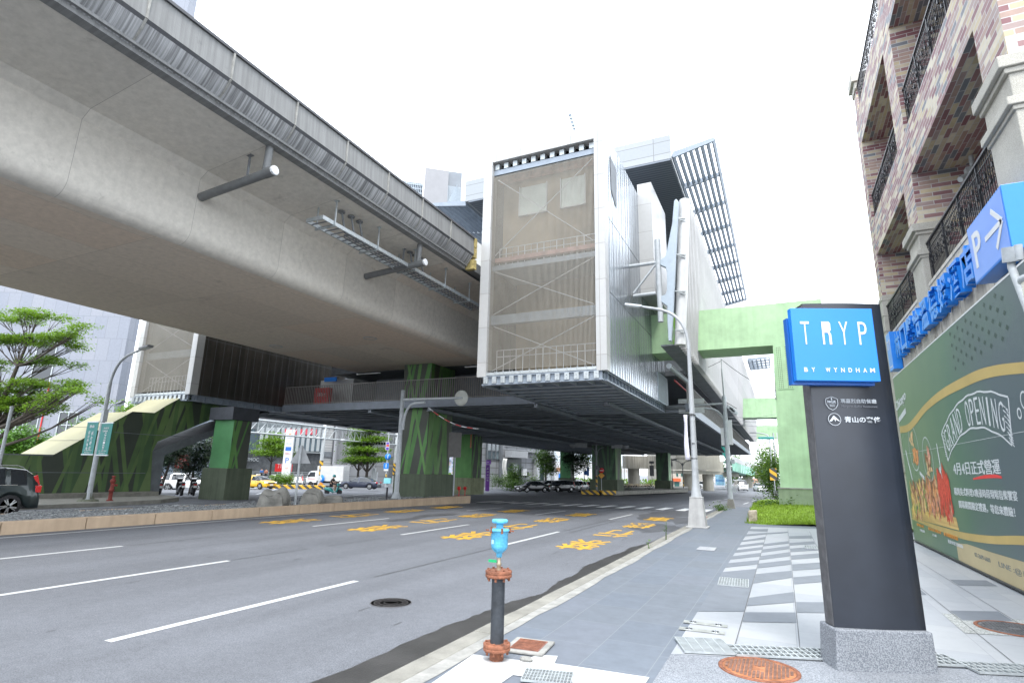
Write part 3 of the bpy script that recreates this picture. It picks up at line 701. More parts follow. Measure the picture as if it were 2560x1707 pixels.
st = thing('station', 'elevated railway station with white louvred side and steel stair towers above the junction', 'station', (-21, 40, 0))
def stair_tower(X0, X1, part_label, cladm):
    Y0, Y1, Z0, Z1 = 21.3, 34.2, 5.76, 16.65
    sg = 1 if X1 > -20 else -1
    tw = MB()
    # rounded cladding frame: two corner posts, head and cheeks
    tw.box(X0, X0+.44, Y0, Y0+.5, Z0, Z1-.35); tw.box(X1-.44, X1, Y0, Y0+.5, Z0, Z1-.35); tw.box(X0, X1, Y0, Y0+.5, Z1-.35, Z1); tw.box(X0+.44, X1-.44, Y0, Y0+.5, 16.2, Z1-.35)
    o = tw.build('stair_tower', M['clad'], st, world=True); o['label'] = part_label
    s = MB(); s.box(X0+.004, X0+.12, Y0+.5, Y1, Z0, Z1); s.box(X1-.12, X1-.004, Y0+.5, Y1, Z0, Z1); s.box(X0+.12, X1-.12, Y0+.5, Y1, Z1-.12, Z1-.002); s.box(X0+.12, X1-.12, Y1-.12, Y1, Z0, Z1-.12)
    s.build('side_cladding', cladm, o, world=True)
    s = MB()
    for z in (9.2, 12.6):
        s.box(X1-.006, X1+.004, Y0+.5, Y1, z, z+.018); s.box(X0-.004, X0+.006, Y0+.5, Y1, z, z+.018)
    for k in range(22):
        y = Y0+.7+k*.58; s.box(X1-.006, X1+.003, y, y+.012, Z0, Z1)
        s.box(X0-.003, X0+.006, y, y+.012, Z0, Z1)
    s.build('cladding_seam', M['steel_dk'], o, world=True)
    s = MB(); s.box(X0+.46, X1-.46, Y0+.16, Y0+.17, 6.05, 15.5); s.build('perforated_screen', M['screen'], o, world=True)
    s = MB(); s.box(X0+.5, X1-.5, 24.2, 24.3, Z0, 11.5); s.box(X0+.5, X1-.5, 22.5, 22.6, 11.5, Z1-.3); s.build('inner_wall', M['tower_in'], o, world=True)
    for (a, b) in ((.24, .47), (.6, .79)):
        xa, xb = X0+(X1-X0)*a, X0+(X1-X0)*b
        s = MB(); s.box(xa, xb, 22.42, 22.48, 13.75, 15.2); w_ = s.build('window', mat('pale_green_window', (0.55, 0.62, 0.56), .3, nscale=1, namt=.1), o, world=True)
        s = MB(); s.box(xa-.05, xa, 22.38, 22.49, 13.7, 15.25); s.box(xb, xb+.05, 22.38, 22.49, 13.7, 15.25); s.box(xa-.05, xb+.05, 22.38, 22.49, 13.7, 13.75); s.build('frame', M['white'], w_, world=True)
    s = MB(); s.box(X0+.46, X1-.46, Y0+.3, Y0+.55, 8.17, 8.6); s.box(X0+.46, X1-.46, Y0+.3, Y0+.55, 10.76, 11.0); s.box(X0+.46, X1-.46, Y0+.5, 24, 10.8, 10.95); s.box(X0+.46, X1-.46, Y0+.5, 24, 5.9, 6.0); s.build('floor_beam', M['steel_lt'], o, world=True)
    s = MB(); s.box(X0+.46, X1-.46, Y0+.5, Y0+.7, 11.25, 11.45); s.build('pink_band', mat('pink_band', (0.45, 0.26, 0.22), .7, nscale=4, namt=.3), o, world=True)
    s = MB()
    for (za, zb) in ((6.05, 8.1), (8.65, 10.7), (11.5, 15.4)):
        s.tube([(X0+.6, Y0+.28, za), (X1-.6, Y0+.28, zb)], .022, 6); s.tube([(X0+.6, Y0+.32, zb), (X1-.6, Y0+.32, za)], .022, 6)
    s.build('cross_brace', M['sign_white'], o, world=True)
    s = MB()
    for zb in (6.02, 10.96):
        for k in range(int((X1-X0-1)/.32)+1): s.bar((X0+.6+k*.32, Y0+.75, zb), (X0+.6+k*.32, Y0+.75, zb+1.05), .03)
        for z in (1.05, .75): s.bar((X0+.6, Y0+.75, zb+z), (X1-.6, Y0+.75, zb+z), .035)
    s.build('guard_rail', M['sign_white'], o, world=True)
    # exposed beam ends behind the head opening and under the screen
    s = MB(); s.box(X0+.44, X1-.44, Y0+.22, Y0+.45, 15.6, 15.86); s.build('head_beam', M['steel_bl'], o, world=True)
    s = MB(); s.box(X0+.44, X1-.44, Y0+.9, Y0+1.0, 15.5, 16.2); s.build('rust_backing', mat('rusty_red_backing', (0.3, 0.14, 0.1), .8, nscale=3, namt=.6), o, world=True)
    s = MB()
    for k in range(11): x = X0+.6+k*(X1-X0-1.2)/10; s.box(x-.11, x+.11, Y0+.2, Y0+.5, 15.88, 16.16)
    s.build('beam_brackets', M['galv'], o, world=True)
    s = MB(); s.box(X0+.3, X1-.24, Y0+.1, Y0+.2, 5.45, 5.75); s.box(X0+.24, X1-.2, Y0+.02, Y0+.35, 5.38, 5.44); s.box(X0+.24, X1-.2, Y0+.02, Y0+.35, 5.74, 5.79)
    s.build('front_girder', M['steel_bl'], o, world=True)
    s = MB()
    for k in range(13):
        x = X0+.45+k*(X1-X0-.9)/12; s.box(x-.1, x+.1, Y0-.02, Y0+.1, 5.45, 5.74)
        s.tube([(x, Y0+.05, 5.8), (x, Y0+.05, 6.0)], .012, 5)
        for dz in (5.52, 5.67): s.lathe([(.02, 0), (.02, .02)], (x, Y0-.045, dz), 6, axis='y')
    s.box(X0+.46, X1-.46, Y0+.06, Y0+.15, 5.82, 5.95)
    s.build('end_plates', M['galv'], o, world=True)
    s = MB()
    for x in (X0+.25, X1-.25):
        s.box(x-.03, x+.03, Y0+.35, Y1, 5.44, 5.75); s.box(x-.14, x+.14, Y0+.35, Y1, 5.38, 5.44); s.box(x-.14, x+.14, Y0+.35, Y1, 5.72, 5.76)
        for k in range(22): s.box(x-.12, x+.12, Y0+.6+k*.58, Y0+.62+k*.58, 5.44, 5.72)
    s.build('edge_girder', M['steel_bl'], o, world=True)
    s = MB()
    for k in range(12):
        y = Y0+1.6+k*1.02; s.box(X0+.39, X1-.39, y-.04, y+.04, 5.42, 5.64); s.box(X0+.39, X1-.39, y-.13, y+.13, 5.385, 5.42)
    for k in range(6): x = X0+1+k*(X1-X0-2)/5; s.box(x-.06, x+.06, Y0+.35, Y0+1.35, 5.42, 5.58)
    s.build('floor_joists', mat('joist_steel', (0.3, 0.34, 0.39), .5, .2, nscale=2, namt=.14), o, world=True)
    s = MB(); s.box(X0+.3, X1-.3, Y0+.36, Y1, 5.64, 5.72); s.build('floor_deck', M['steel_dk'], o, world=True)
    return o
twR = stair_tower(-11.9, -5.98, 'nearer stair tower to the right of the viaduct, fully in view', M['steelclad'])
twL = stair_tower(-37.0, -31.2, 'stair tower half hidden beyond the viaduct on the left', mat('shade_toned_cladding', (0.1, 0.092, 0.082), .3, .7, nscale=.5, namt=.2, sscale=(0, 2, .05), streak=.3))  # left tower's steel darkened: the viaduct's shade is put into its colour
# mesh opening, louvre vent and shaft on the outer side of the right tower
s = MB(); s.add([(-5.96, 22.3, 15.85), (-5.96, 23.45, 15.6), (-5.96, 23.3, 13.6), (-5.96, 22.4, 14.15)], [(0, 3, 2, 1)]); s.build('mesh_opening', M['steel_dk'], twR, world=True)
s = MB(); s.box(-6.3, -5.94, 31.7, 34.6, 5.78, 7.45); s.build('vent_box', M['steel_lt'], twR, world=True)
s = MB()
for k in range(14): s.obox((-5.92, 33.1, 5.95+k*.105), (0, 1.3, 0), (.03, 0, -.02), (.0, 0, .008))
s.build('vent_louvre', M['galv'], twR, world=True)
s = MB(); s.box(-6.0, -5.25, 28.0, 32.2, 10.9, 17.25); s.build('duct_shaft', M['clad'], twR, world=True)
# pipe frame and tapered fin carrying the end of the louvred screen
P1 = lambda x, y: PY(x, y, 25.6)
s = MB()
s.tube([P1(1643, 600), P1(1652, 805)], .13, 14)
s.tube([P1(1560, 668), P1(1640, 657)], .085, 12); s.tube([P1(1584, 740), P1(1640, 733)], .085, 12); s.tube([P1(1584, 733), P1(1640, 660)], .055, 10)
s.tube([P1(1560, 668)+Vector((0, .2, 0)), P1(1450, 686)+Vector((0, -.2, 0))], .06, 10)
s.build('pipe_frame', M['grey_pole'], st, world=True)
fin = [(1690, 497), (1697, 505), (1690, 640), (1683, 780), (1678, 852), (1671, 852), (1668, 800), (1668, 765), (1650, 752), (1650, 742), (1664, 735), (1667, 725), (1667, 680), (1664, 668), (1650, 662), (1650, 650), (1664, 640), (1680, 560), (1685, 502)]
pp = [PY(x, y, 25.5) for x, y in fin]
s = MB(); s.prism(pp, (0, 0, 0), (0, .22, 0)); s.build('fin_bracket', M['steel_lt'], st, world=True, bevel=.02)
s = MB()
for y in (545, 636, 728, 825): a = PY(1688, y, 25.55); s.bar(a, a+Vector((.42, .3, .03)), .06); s.bar(a, a+Vector((.42, .3, -.12)), .04)
s.build('screen_clamps', M['galv'], st, world=True)
# leaning louvred screen: vertical fins in front of a white sheet
def lean(z): return (z-7.56)*.075
def whitelouvre():
    m = mat('white_louvre', (0.6, 0.6, 0.6), .5, nscale=2, namt=.06)
    nt = m.node_tree; b = nt.nodes['Principled BSDF']; geo = nd(nt, 'ShaderNodeNewGeometry'); mpp = nd(nt, 'ShaderNodeMapping'); mpp.inputs['Scale'].default_value = (0, 2.2, .62); mpp.inputs['Rotation'].default_value = (R(12), 0, 0)
    vo = nd(nt, 'ShaderNodeTexNoise'); vo.inputs['Scale'].default_value = 1.6; vo.inputs['Detail'].default_value = 2
    nt.links.new(geo.outputs['Position'], mpp.inputs['Vector']); nt.links.new(mpp.outputs['Vector'], vo.inputs['Vector'])
    cr = nd(nt, 'ShaderNodeValToRGB'); cr.color_ramp.elements[0].position = .5; cr.color_ramp.elements[0].color = (0.5, 0.5, 0.505, 1); cr.color_ramp.elements[1].position = .58; cr.color_ramp.elements[1].color = (0.74, 0.74, 0.745, 1)
    nt.links.new(vo.outputs['Fac'], cr.inputs['Fac']); nt.links.new(cr.outputs['Color'], b.inputs['Base Color']); return m
M['louvre'] = brickmat('white_louvre_slats', [(0.36, 0.362, 0.365), (0.4, 0.4, 0.403), (0.44, 0.44, 0.442), (0.38, 0.382, 0.385)], .5, 1.3, 0.0, (0.4, 0.4, 0.4), .5, off=.37, namt=.04, bump=0)
def screen(Y0, Y1, Zb=7.56, Zt=14.9):
    s = MB()
    s.prism([(-3.95, Y0, Zb+.2), (-3.9, Y0, Zb+.2), (-3.9+lean(Zt), Y0, Zt), (-3.95+lean(Zt), Y0, Zt)], (0, 0, 0), (0, Y1-Y0, 0))
    sc_ = s.build('louvred_screen', M['louvre'], st, world=True)
    s = MB(); k = Y0
    while k < Y1:
        for (xa, xb) in ((-3.9, -3.6),):
            q = [(xa, k, Zb), (xb, k, Zb), (xb+lean(Zt), k, Zt), (xa+lean(Zt), k, Zt)]
            s.prism(q, (0, 0, 0), (0, .12, 0))
        k += .5 if k < 60 else 1.0
    s.build('louvre_fins', M['louvre'], sc_, world=True)
    return sc_
sc1 = screen(26.2, 107.5)
s = MB()
pr = [(-4.08, 26.0), (-4.0, 25.86), (-3.85, 25.8), (-3.7, 25.86), (-3.58, 26.0), (-3.58, 26.15), (-4.08, 26.15)]
zs = [7.62, 9.1, 9.12, 11.0, 11.6, 12.9, 12.92, 14.0, 14.85]
s.grid([[(x+lean(z), y, z) for x, y in pr] for z in zs], smooth=True)
s.add([(x+lean(zs[0]), y, zs[0]) for x, y in pr], [tuple(reversed(range(len(pr))))])
s.add([(x+lean(zs[-1]), y, zs[-1]) for x, y in pr], [tuple(range(len(pr)))])
s.build('end_panel', M['white'], sc1, world=True)
# platform roof with fascia, dark soffit and projecting sun louvres both sides
s = MB(); s.box(-18.2, -4.42, 30.0, 30.3, 19.62, 21.15); s.box(-4.75, -4.42, 30.3, 108, 19.62, 20.3); s.box(-18.2, -17.9, 30.3, 108, 19.62, 21.15); s.build('roof_fascia', brickmat('roof_fascia_panels', [(0.25, 0.268, 0.285), (0.27, 0.285, 0.3)], 2.7, .77, .02, (0.14, 0.145, 0.15), .4, off=0, namt=.04, bump=.1), st, world=True)
s = MB(); s.box(-17.9, -4.75, 30.3, 108, 20.35, 20.8); s.build('roof', M['steel_dk'], st, world=True)
def corr():
    m = mat('corrugated_dark_soffit', (0.085, 0.1, 0.125), .5, .3, namt=0)
    nt = m.node_tree; b = nt.nodes['Principled BSDF']; geo = nd(nt, 'ShaderNodeNewGeometry'); wv = nd(nt, 'ShaderNodeTexWave'); wv.bands_direction = 'Y'; wv.inputs['Scale'].default_value = 1.2; wv.inputs['Distortion'].default_value = 1.0
    nt.links.new(geo.outputs['Position'], wv.inputs['Vector']); cr = nd(nt, 'ShaderNodeValToRGB'); cr.color_ramp.elements[0].color = (0.05, 0.06, 0.075, 1); cr.color_ramp.elements[1].color = (0.14, 0.16, 0.19, 1)
    nt.links.new(wv.outputs['Color'], cr.inputs['Fac']); nt.links.new(cr.outputs['Color'], b.inputs['Base Color']); return m
s = MB(); s.box(-17.9, -4.45, 30.0, 107.9, 19.5, 19.6); s.build('roof_soffit', corr(), st, world=True)
def sunlouvre(Xi, Xo, Zi, Zo, Y0, Y1, nb, nl, lab):
    b = MB(); outs = []
    for k in range(nb+1):
        a = MB(); outs.append(a)
        y = Y0+(Y1-Y0)*k/nb; a.prism([(Xi, y-.06, Zi-.36), (Xo, y-.06, Zo-.22), (Xo+(.1 if Xo > Xi else -.1), y-.06, Zo-.1), (Xo, y-.06, Zo+.02), (Xi, y-.06, Zi+.02)], (0, 0, 0), (0, .12, 0))
    for k in range(nl+1):
        t = k/nl; x, z = Xi+(Xo-Xi)*t, Zi+(Zo-Zi)*t; b.obox((x, (Y0+Y1)/2, z-.15), (0, (Y1-Y0)/2, 0), (.06, 0, .1), (-.035, 0, .02))
    o = b.build('sun_louvre', M['steel_bl'], st, world=True)
    for a in outs: a.build('outrigger', M['steel_bl'], o, world=True)
sunlouvre(-4.3, -2.05, 19.95, 20.3, 30.0, 62, 8, 7, 0)
sunlouvre(-3.1, -0.6, 17.4, 17.5, 64.5, 72, 4, 5, 0)
sunlouvre(-3.2, -0.4, 18.0, 18.1, 84, 92, 4, 5, 0)
sunlouvre(-18.2, -20.9, 19.75, 20.1, 30.2, 90, 12, 7, 0)
# portal frames: green columns on the pavement with box beams into the station
for k, (Yp, zb) in enumerate(((30.5, .35), (69.0, -1.0), (107.0, -1.2))):
    p = MB(); p.box(-0.06, 2.4, Yp, Yp+2.6, 1.3, 8.25) if k else p.prism([(-0.14, Yp, 1.22), (2.44, Yp, 1.22), (2.38, Yp, 8.25), (.07, Yp, 8.25)], (0, 0, 0), (0, 2.6, 0))
    col = p.build('portal_column', M['beam_green'], st, world=True)
    p = MB(); p.box(-0.24, 2.5, Yp-.1, Yp+2.7, zb-.6, 1.22); p.build('column_base', M['beam_base'], col, world=True)
    p = MB(); p.box(-0.28, 2.54, Yp-.14, Yp+2.74, 1.22, 1.27); p.build('base_cap', M['kerb_in'], col, world=True)
    if k == 0:
        p = MB(); p.box(.16, .85, Yp-.03, Yp, 6.0, 8.2); pe = p.build('perforated_panel', M['beam_green'], col, world=True)
        p = MB()
        for i in range(8):
            if i in (3, 4): continue
            for j in range(22): p.box(.2+i*.08, .24+i*.08, Yp-.034, Yp-.031, 6.06+j*.097, 6.1+j*.097)
        p.build('panel_holes', M['pier_base'], pe, world=True)
        p = MB()
        for j in range(40): p.box(-.04+.004*j*.5, .03, Yp-.05, Yp-.01, 5.5+j*.068, 5.54+j*.068)
        p.build('panel_clips', M['dark_pole'], pe, world=True)
    p = MB(); p.box(-10.5, 2.42, Yp, Yp+2.3, 8.255, 10.45); p.build('portal_beam', M['beam_green'], st, world=True)
s = MB()   # painted brush strokes on the first beam where it enters the station
for (xa, xb, za, zb, wd) in ((-4.75, -4.35, 8.26, 10.2, .2), (-4.3, -4.75, 8.26, 10.2, .16), (-4.1, -3.95, 8.26, 9.2, .12)):
    s.add([(xa-wd, 30.494, za), (xa+wd, 30.494, za), (xb+wd, 30.494, zb), (xb-wd, 30.494, zb)], [(0, 1, 2, 3)])
s.build('brush_strokes', mat('lime_paint', (0.22, 0.5, 0.06), .6, nscale=4, namt=.1), st, world=True)
# concourse deck
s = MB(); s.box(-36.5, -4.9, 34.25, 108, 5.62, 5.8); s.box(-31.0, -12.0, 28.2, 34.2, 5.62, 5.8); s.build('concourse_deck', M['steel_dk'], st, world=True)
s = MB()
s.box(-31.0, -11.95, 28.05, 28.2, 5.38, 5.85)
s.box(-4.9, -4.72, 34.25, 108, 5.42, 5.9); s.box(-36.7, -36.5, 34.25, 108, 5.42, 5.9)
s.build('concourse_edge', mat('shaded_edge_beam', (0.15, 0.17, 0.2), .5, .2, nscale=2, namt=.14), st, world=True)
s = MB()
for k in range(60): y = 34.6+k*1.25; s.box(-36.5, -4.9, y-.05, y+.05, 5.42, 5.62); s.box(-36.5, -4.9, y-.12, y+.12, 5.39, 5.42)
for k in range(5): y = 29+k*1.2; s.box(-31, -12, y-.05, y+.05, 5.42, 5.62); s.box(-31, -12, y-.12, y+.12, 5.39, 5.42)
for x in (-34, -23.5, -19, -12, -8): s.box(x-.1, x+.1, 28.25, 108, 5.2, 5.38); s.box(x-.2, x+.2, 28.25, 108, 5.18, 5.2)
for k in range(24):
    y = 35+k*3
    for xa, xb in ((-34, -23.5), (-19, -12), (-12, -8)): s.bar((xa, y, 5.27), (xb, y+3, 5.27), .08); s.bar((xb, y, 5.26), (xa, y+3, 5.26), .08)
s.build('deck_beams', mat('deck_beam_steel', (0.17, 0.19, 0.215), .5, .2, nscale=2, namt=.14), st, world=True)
s = MB()
def rail(a, b, z, st_=.145):
    a, b = Vector(a), Vector(b); n = int((b-a).length/st_)
    for i in range(n+1): p = a+(b-a)*i/n; s.box(p.x-.017, p.x+.017, p.y-.017, p.y+.017, z, z+1.25)
    s.bar((a.x, a.y, z+1.25), (b.x, b.y, z+1.25), .05, .04); s.bar((a.x, a.y, z+.08), (b.x, b.y, z+.08), .04, .03)
rail((-30.9, 28.12, 0), (-12.1, 28.12, 0), 5.84)
rail((-4.8, 34.4, 0), (-4.8, 60, 0), 5.9, .2); rail((-4.8, 60, 0), (-4.8, 107, 0), 5.9, .5)
s.build('concourse_railing', mat('bronze_rail', (0.2, 0.19, 0.18), .5, .3, nscale=5, namt=.1), st, world=True)
s = MB(); s.tube([(-5.4, 34, 7.25), (-5.4, 60, 7.25)], .05, 6); s.build('fire_main', M['red'], st, world=True)
s = MB(); s.tube([(-5.2, 31, 7.6), (-5.0, 36, 7.5)], .16, 10); s.build('drain', M['galv'], st, world=True)
# platform level body, inner rooms of the concourse
s = MB(); s.box(-29, -13.2, 30.3, 107, 8.25, 10.6); s.build('platform_body', M['steel_dk'], st, world=True)
s = MB(); s.box(-4.75, -3.92, 26.3, 107.4, 7.68, 7.74); s.box(-14, -5.0, 36, 106, 7.9, 8.2); s.box(-36, -29, 34.3, 106, 8.0, 8.3); s.box(-36.3, -36.1, 34.3, 107, 8.0, 19.4); s.box(-12.5, -12.2, 36, 106, 5.8, 8.0); s.build('upper_floor_and_gap_strip', M['steel_dk'], st, world=True)  # first box is a dark strip added to close the bright gap below the screen
s = MB(); s.box(-30.6, -27.5, 31.0, 34.2, 5.85, 8.0); s.build('equipment_room', mat('grey_room_wall', (0.4, 0.41, 0.4), .7, nscale=2, namt=.12), st, world=True)
s = MB(); s.box(-29.7, -28.4, 29.6, 30.0, 5.85, 7.2); s.build('red_cabinet', M['red'], st, world=True)
text('cabinet_lettering', '消防栓', st, (-29.4, 29.58, 6.6), (1, 0, 0), (0, 0, 1), .25, M['sign_white'])
s = MB(); s.box(-29.5, -28.4, 30.2, 30.3, 7.75, 8.05); s.build('blue_sign_panel', mat('lit_blue_sign', (0.02, 0.2, 0.7), .4, namt=0), st, world=True)
s = MB(); s.box(-27, -13, 33, 33.2, 5.85, 8.2); s.build('back_wall', M['steel_dk'], st, world=True)
s = MB()
for (x, y) in ((-25.3, 29.9), (-16.6, 29.9)): s.box(x-1, x+1, y, y+.12, 8.05, 8.1)
s.build('strip_light', mat('lamp_tube', (0.8, 0.8, 0.78), .4, namt=0), st, world=True)

# ---------------------------------------------------------------- green piers below the station
def pier(x0, x1, y0, y1, zg, zb, zt, tap, lab, front, side, basem, cap=True):
    t = thing('pier', lab, 'pier', ((x0+x1)/2, (y0+y1)/2, zg), group='green piers under the station')
    b_ = MB(); b_.box(x0-.25, x1+.25, y0-.25, y1+.25, zg-.3, zb); b_.build('base', basem, t, world=True, bevel=.03)
    b_ = MB(); A = [(x0, y0), (x1, y0), (x1, y1), (x0, y1)]; B = [(x0-tap, y0-tap*.4), (x1+tap, y0-tap*.4), (x1+tap, y1+tap*.4), (x0-tap, y1+tap*.4)]
    vs = [(x, y, zb+.002) for x, y in A] + [(x, y, zt) for x, y in B]
    b_.add(vs, [(0, 1, 5, 4)], 0); b_.add(vs, [(1, 2, 6, 5), (3, 0, 4, 7), (2, 3, 7, 6)], 1); b_.add(vs, [(4, 5, 6, 7)], 1)
    b_.build('shaft', [front, side], t, world=True)
    if cap: b_ = MB(); b_.box(x0-tap-.2, x1+tap+.2, y0-.3, y1+.3, zt, zt+.75); b_.build('cap', mat('dark_pier_cap', (0.04, 0.045, 0.055), .7, nscale=3, namt=.2), t, world=True)
    return t
M['teal_green'] = mat('plain_green_panel', (0.075, 0.23, 0.09), .5, nscale=.6, namt=.2)
pier(-30.8, -29.15, 22.95, 24.2, -.15, 1.55, 4.35, 0.0, 'dark green pier beside the parked scooters at the foot of the stairs', M['teal_green'], M['pier_stripe'], M['pier_base'])
M['pier_stripe2'] = stripes_green('bright_green_striped_mesh', (0.06, 0.07, 0.045), [(0.08, 0.18, 0.045), (0.065, 0.16, 0.05), (0.1, 0.2, 0.06)], 6, 9, 1, .15)
pier(-21.2, -19.35, 28.7, 31.4, -.15, 1.45, 8.2, 0.12, 'big striped green pier at the end of the median beside the signal mast', M['pier_stripe'], M['pier_stripe2'], M['pier_base'], cap=False)
M['pier_stripe3'] = stripes_green('dim_green_striped_mesh', (0.05, 0.07, 0.055), [(0.07, 0.14, 0.075), (0.06, 0.115, 0.065)], 5, 12, 1, .16)
# ---------------------------------------------------------------- brick hotel on the right
BR = [(0.175, 0.072, 0.08), (0.4, 0.33, 0.215), (0.29, 0.2, 0.165), (0.46, 0.41, 0.31), (0.14, 0.147, 0.165), (0.23, 0.125, 0.125), (0.38, 0.32, 0.235), (0.2, 0.1, 0.105), (0.27, 0.2, 0.185)]
M['brick'] = brickmat('multicolour_brick_tile', BR, .46, .125, .009, (0.4, 0.395, 0.385), .65, off=.4, namt=.12, bump=.3)
M['ledge'] = M['granite']
M['wall_stone'] = mat('stained_stone_wall', (0.5, 0.475, 0.42), .85, nscale=1.5, namt=.12, streak=.3)
M['rail_blk'] = mat('black_wrought_iron', (0.02, 0.02, 0.024), .45, .2, nscale=20, namt=.3)
XF = 4.0
ht = thing('hotel', 'multicolour brick hotel with black balcony railings rising on the right', 'building', (8, 18, 0))
bay = [(12.0, 17.85), (19.0, 24.45)]
piers = [(10.8, 12.0), (17.85, 19.0), (24.45, 25.2)]
s = MB()
for (a, b) in piers: s.box(XF, XF+1.5, a, b, 6.95, 16.6)
for (a, b) in bay:
    for (z0, z1) in ((10.27, 11.65), (15.2, 16.6)): s.box(XF+.001, XF+1.5, a, b, z0, z1)
s.box(XF+1.5, 12, 10.8, 25.2, 6.95, 16.6)
for (a, b) in ((24.45, 25.2), (17.85, 19.0)): s.box(XF+.05, XF+.7, a+.1, b-.05, 16.6, 18.0)
s.build('brick_wall', M['brick'], ht, world=True)
s = MB(); s.box(XF+.001, 12, 10.9, 25.15, -.1, 6.95); s.build('stone_wall', M['wall_stone'], ht, world=True)
for (a, b) in piers[:2]:
    s = MB()
    s.box(XF-.06, XF+.6, a-.03, b+.03, 2.0, 7.75)
    s.box(XF-.06, XF+.6, a-.03, b+.03, 7.95, 8.55)
    for z0, z1, e in ((7.72, 7.8, .1), (7.8, 7.95, .17), (8.4, 8.5, .12), (8.5, 8.72, .2)): s.box(XF-e, XF+.7, a-e*.6, b+e*.6, z0, z1)
    s.build('stone_pilaster', M['granite'], ht, world=True, bevel=.015)
s = MB(); s.box(XF-.05, XF+.6, 24.4, 25.25, 2, 8.6)
for z in (7.2, 7.8, 8.4): s.box(XF-.07, XF+.6, 24.38, 25.27, z, z+.03)
s.box(XF-.1, XF+.7, 24.3, 25.35, 18.0, 18.4); s.box(XF+.0, XF+.7, 24.4, 25.3, 17.7, 18.0)
s.build('stone_pilaster', M['granite'], ht, world=True, bevel=.015)
s = MB()
for (a, b) in bay: s.box(XF-.02, XF+.3, a+.1, b-.1, 6.86, 6.95)
for y in (13.2, 15.4, 17.2, 20.5, 22.4): s.box(XF-.012, XF+.003, y, y+.012, 3, 6.86)
s.build('wall_ledge', M['wall_stone'], ht, world=True)
def railing(a, b, z0, z1, nm='railing'):
    r = MB(); x = XF+.1
    r.bar((x, a, z1), (x, b, z1), .06, .05); r.bar((x, a, z0+.08), (x, b, z0+.08), .04, .04); r.bar((x, a, z1-.2), (x, b, z1-.2), .02, .02)
    n = int((b-a)/.115)
    for i in range(n+1):
        y = a+(b-a)*i/n; t = .04 if i % 12 == 0 else .014; r.box(x-t/2, x+t/2, y-t/2, y+t/2, z0, z1)
    ob = r.build(nm, M['rail_blk'], ht, world=True)
    q = MB(); rr = random.Random(int(a*10+z0*7))
    n = int((b-a)/.27)
    for i in range(n):
        y = a+.1+i*.27
        for k, zz in enumerate((.36, .5, .64)):
            zc = z0+(z1-z0)*zz; rd = .055 if k != 1 else .075
            pts = [(x-.025+.02*math.sin(j*2.1+i), y+rd*math.cos(j*.75)*(1-.06*j), zc+rd*math.sin(j*.75)*(1-.06*j)) for j in range(9)]
            q.tube(pts, .009, 4, cap=False)
        q.bbox((x-.03, y+.05*math.sin(i*1.7), z0+(z1-z0)*(.5+.12*math.sin(i*2.3))), .04, .06, .09)
    q.build('scrollwork', M['rail_blk'], ob, world=True)
railing(12.05, 17.8, 6.96, 8.1); railing(19.05, 24.4, 6.96, 8.15); railing(12.05, 17.8, 11.66, 12.95); railing(19.05, 24.4, 11.66, 12.75); railing(19.05, 24.4, 16.61, 17.75); railing(12.05, 17.8, 16.61, 17.75)
for (y, z) in ((14.6, 10.27), (21.6, 10.27), (21.4, 15.2)):
    s = MB(); s.lathe([(.16, 0), (.16, -.04), (.05, -.05), (.045, -.16), (.0, -.16)], (XF+.75, y, z-.002), 14); l_ = s.build('ceiling_lamp', M['galv'], ht, world=True)
    s = MB(); s.lathe([(.0, -.36), (.06, -.33), (.075, -.26), (.05, -.16)], (XF+.75, y, z), 12); s.build('bulb', M['sign_white'], l_, world=True)
s = MB(); s.tube([(XF+1.2, 17.2, 10.2), (XF+1.2, 17.2, 9.9)], .06, 8); s.bbox((XF+1.15, 17.2, 9.75), .25, .2, .22); s.tube([(XF+1.15, 17.2, 9.7), (XF+.85, 17.05, 9.5)], .08, 10)
s.build('security_camera', M['galv'], ht, world=True)
s = MB(); s.box(XF+1.49, XF+1.495, 12.3, 14.6, 7.0, 9.4); s.box(XF+1.49, XF+1.495, 20, 22.5, 7.0, 9.4); s.build('balcony_door', mat('teal_glass_door', (0.05, 0.1, 0.1), .15, nscale=1, namt=.2, spec=.7), ht, world=True)
# raised blue lettering on the stone wall
lt = thing('wall_lettering', 'row of raised blue characters above the green hoarding', 'lettering', (XF-.1, 18.5, 6.2))
chs = '林口馨拾溫德姆酒店'
ya, yb = 21.65, 13.8
for i, ch in enumerate(chs):
    y = ya+(yb-ya)*i/(len(chs)-1)+.42
    text('character', ch, lt, (XF-.03, y, 5.7), (0, -1, 0), (0, 0, 1), .82, M['blue'], depth=.2, maxw=.84, bold=.022)
bs = thing('box_sign', 'narrow upright blue box sign at the far end of the blue characters', 'sign', (XF-.2, 24.2, 5.9))
s = MB(); s.box(XF-.3, XF-.02, 22.35, 23.05, 5.42, 6.72); s.build('box', M['blue'], bs, world=True, bevel=.01)
for i, ch in enumerate('TRYP'): text('lettering', ch, bs, (XF-.302, 22.96-i*.15, 6.15), (0, -1, 0), (0, 0, 1), .32, M['sign_white'], maxw=.09)
text('lettering', 'BY WYNDHAM', bs, (XF-.302, 22.95, 5.52), (0, -1, 0), (0, 0, 1), .05, M['sign_white'], maxw=.5)
pk = thing('parking_sign', 'blue box sign with white P and arrow below the balcony', 'sign', (XF-.25, 13, 5.8))
s = MB(); s.box(XF-.42, XF-.12, 10.83, 12.73, 5.36, 6.47); s.build('box', M['blue'], pk, world=True, bevel=.008)
s = MB(); s.box(XF-.425, XF-.42, 10.87, 12.69, 5.39, 6.44); s.build('face', mat('periwinkle_sign_face', (0.13, 0.27, 0.68), .3, namt=.04), pk, world=True)
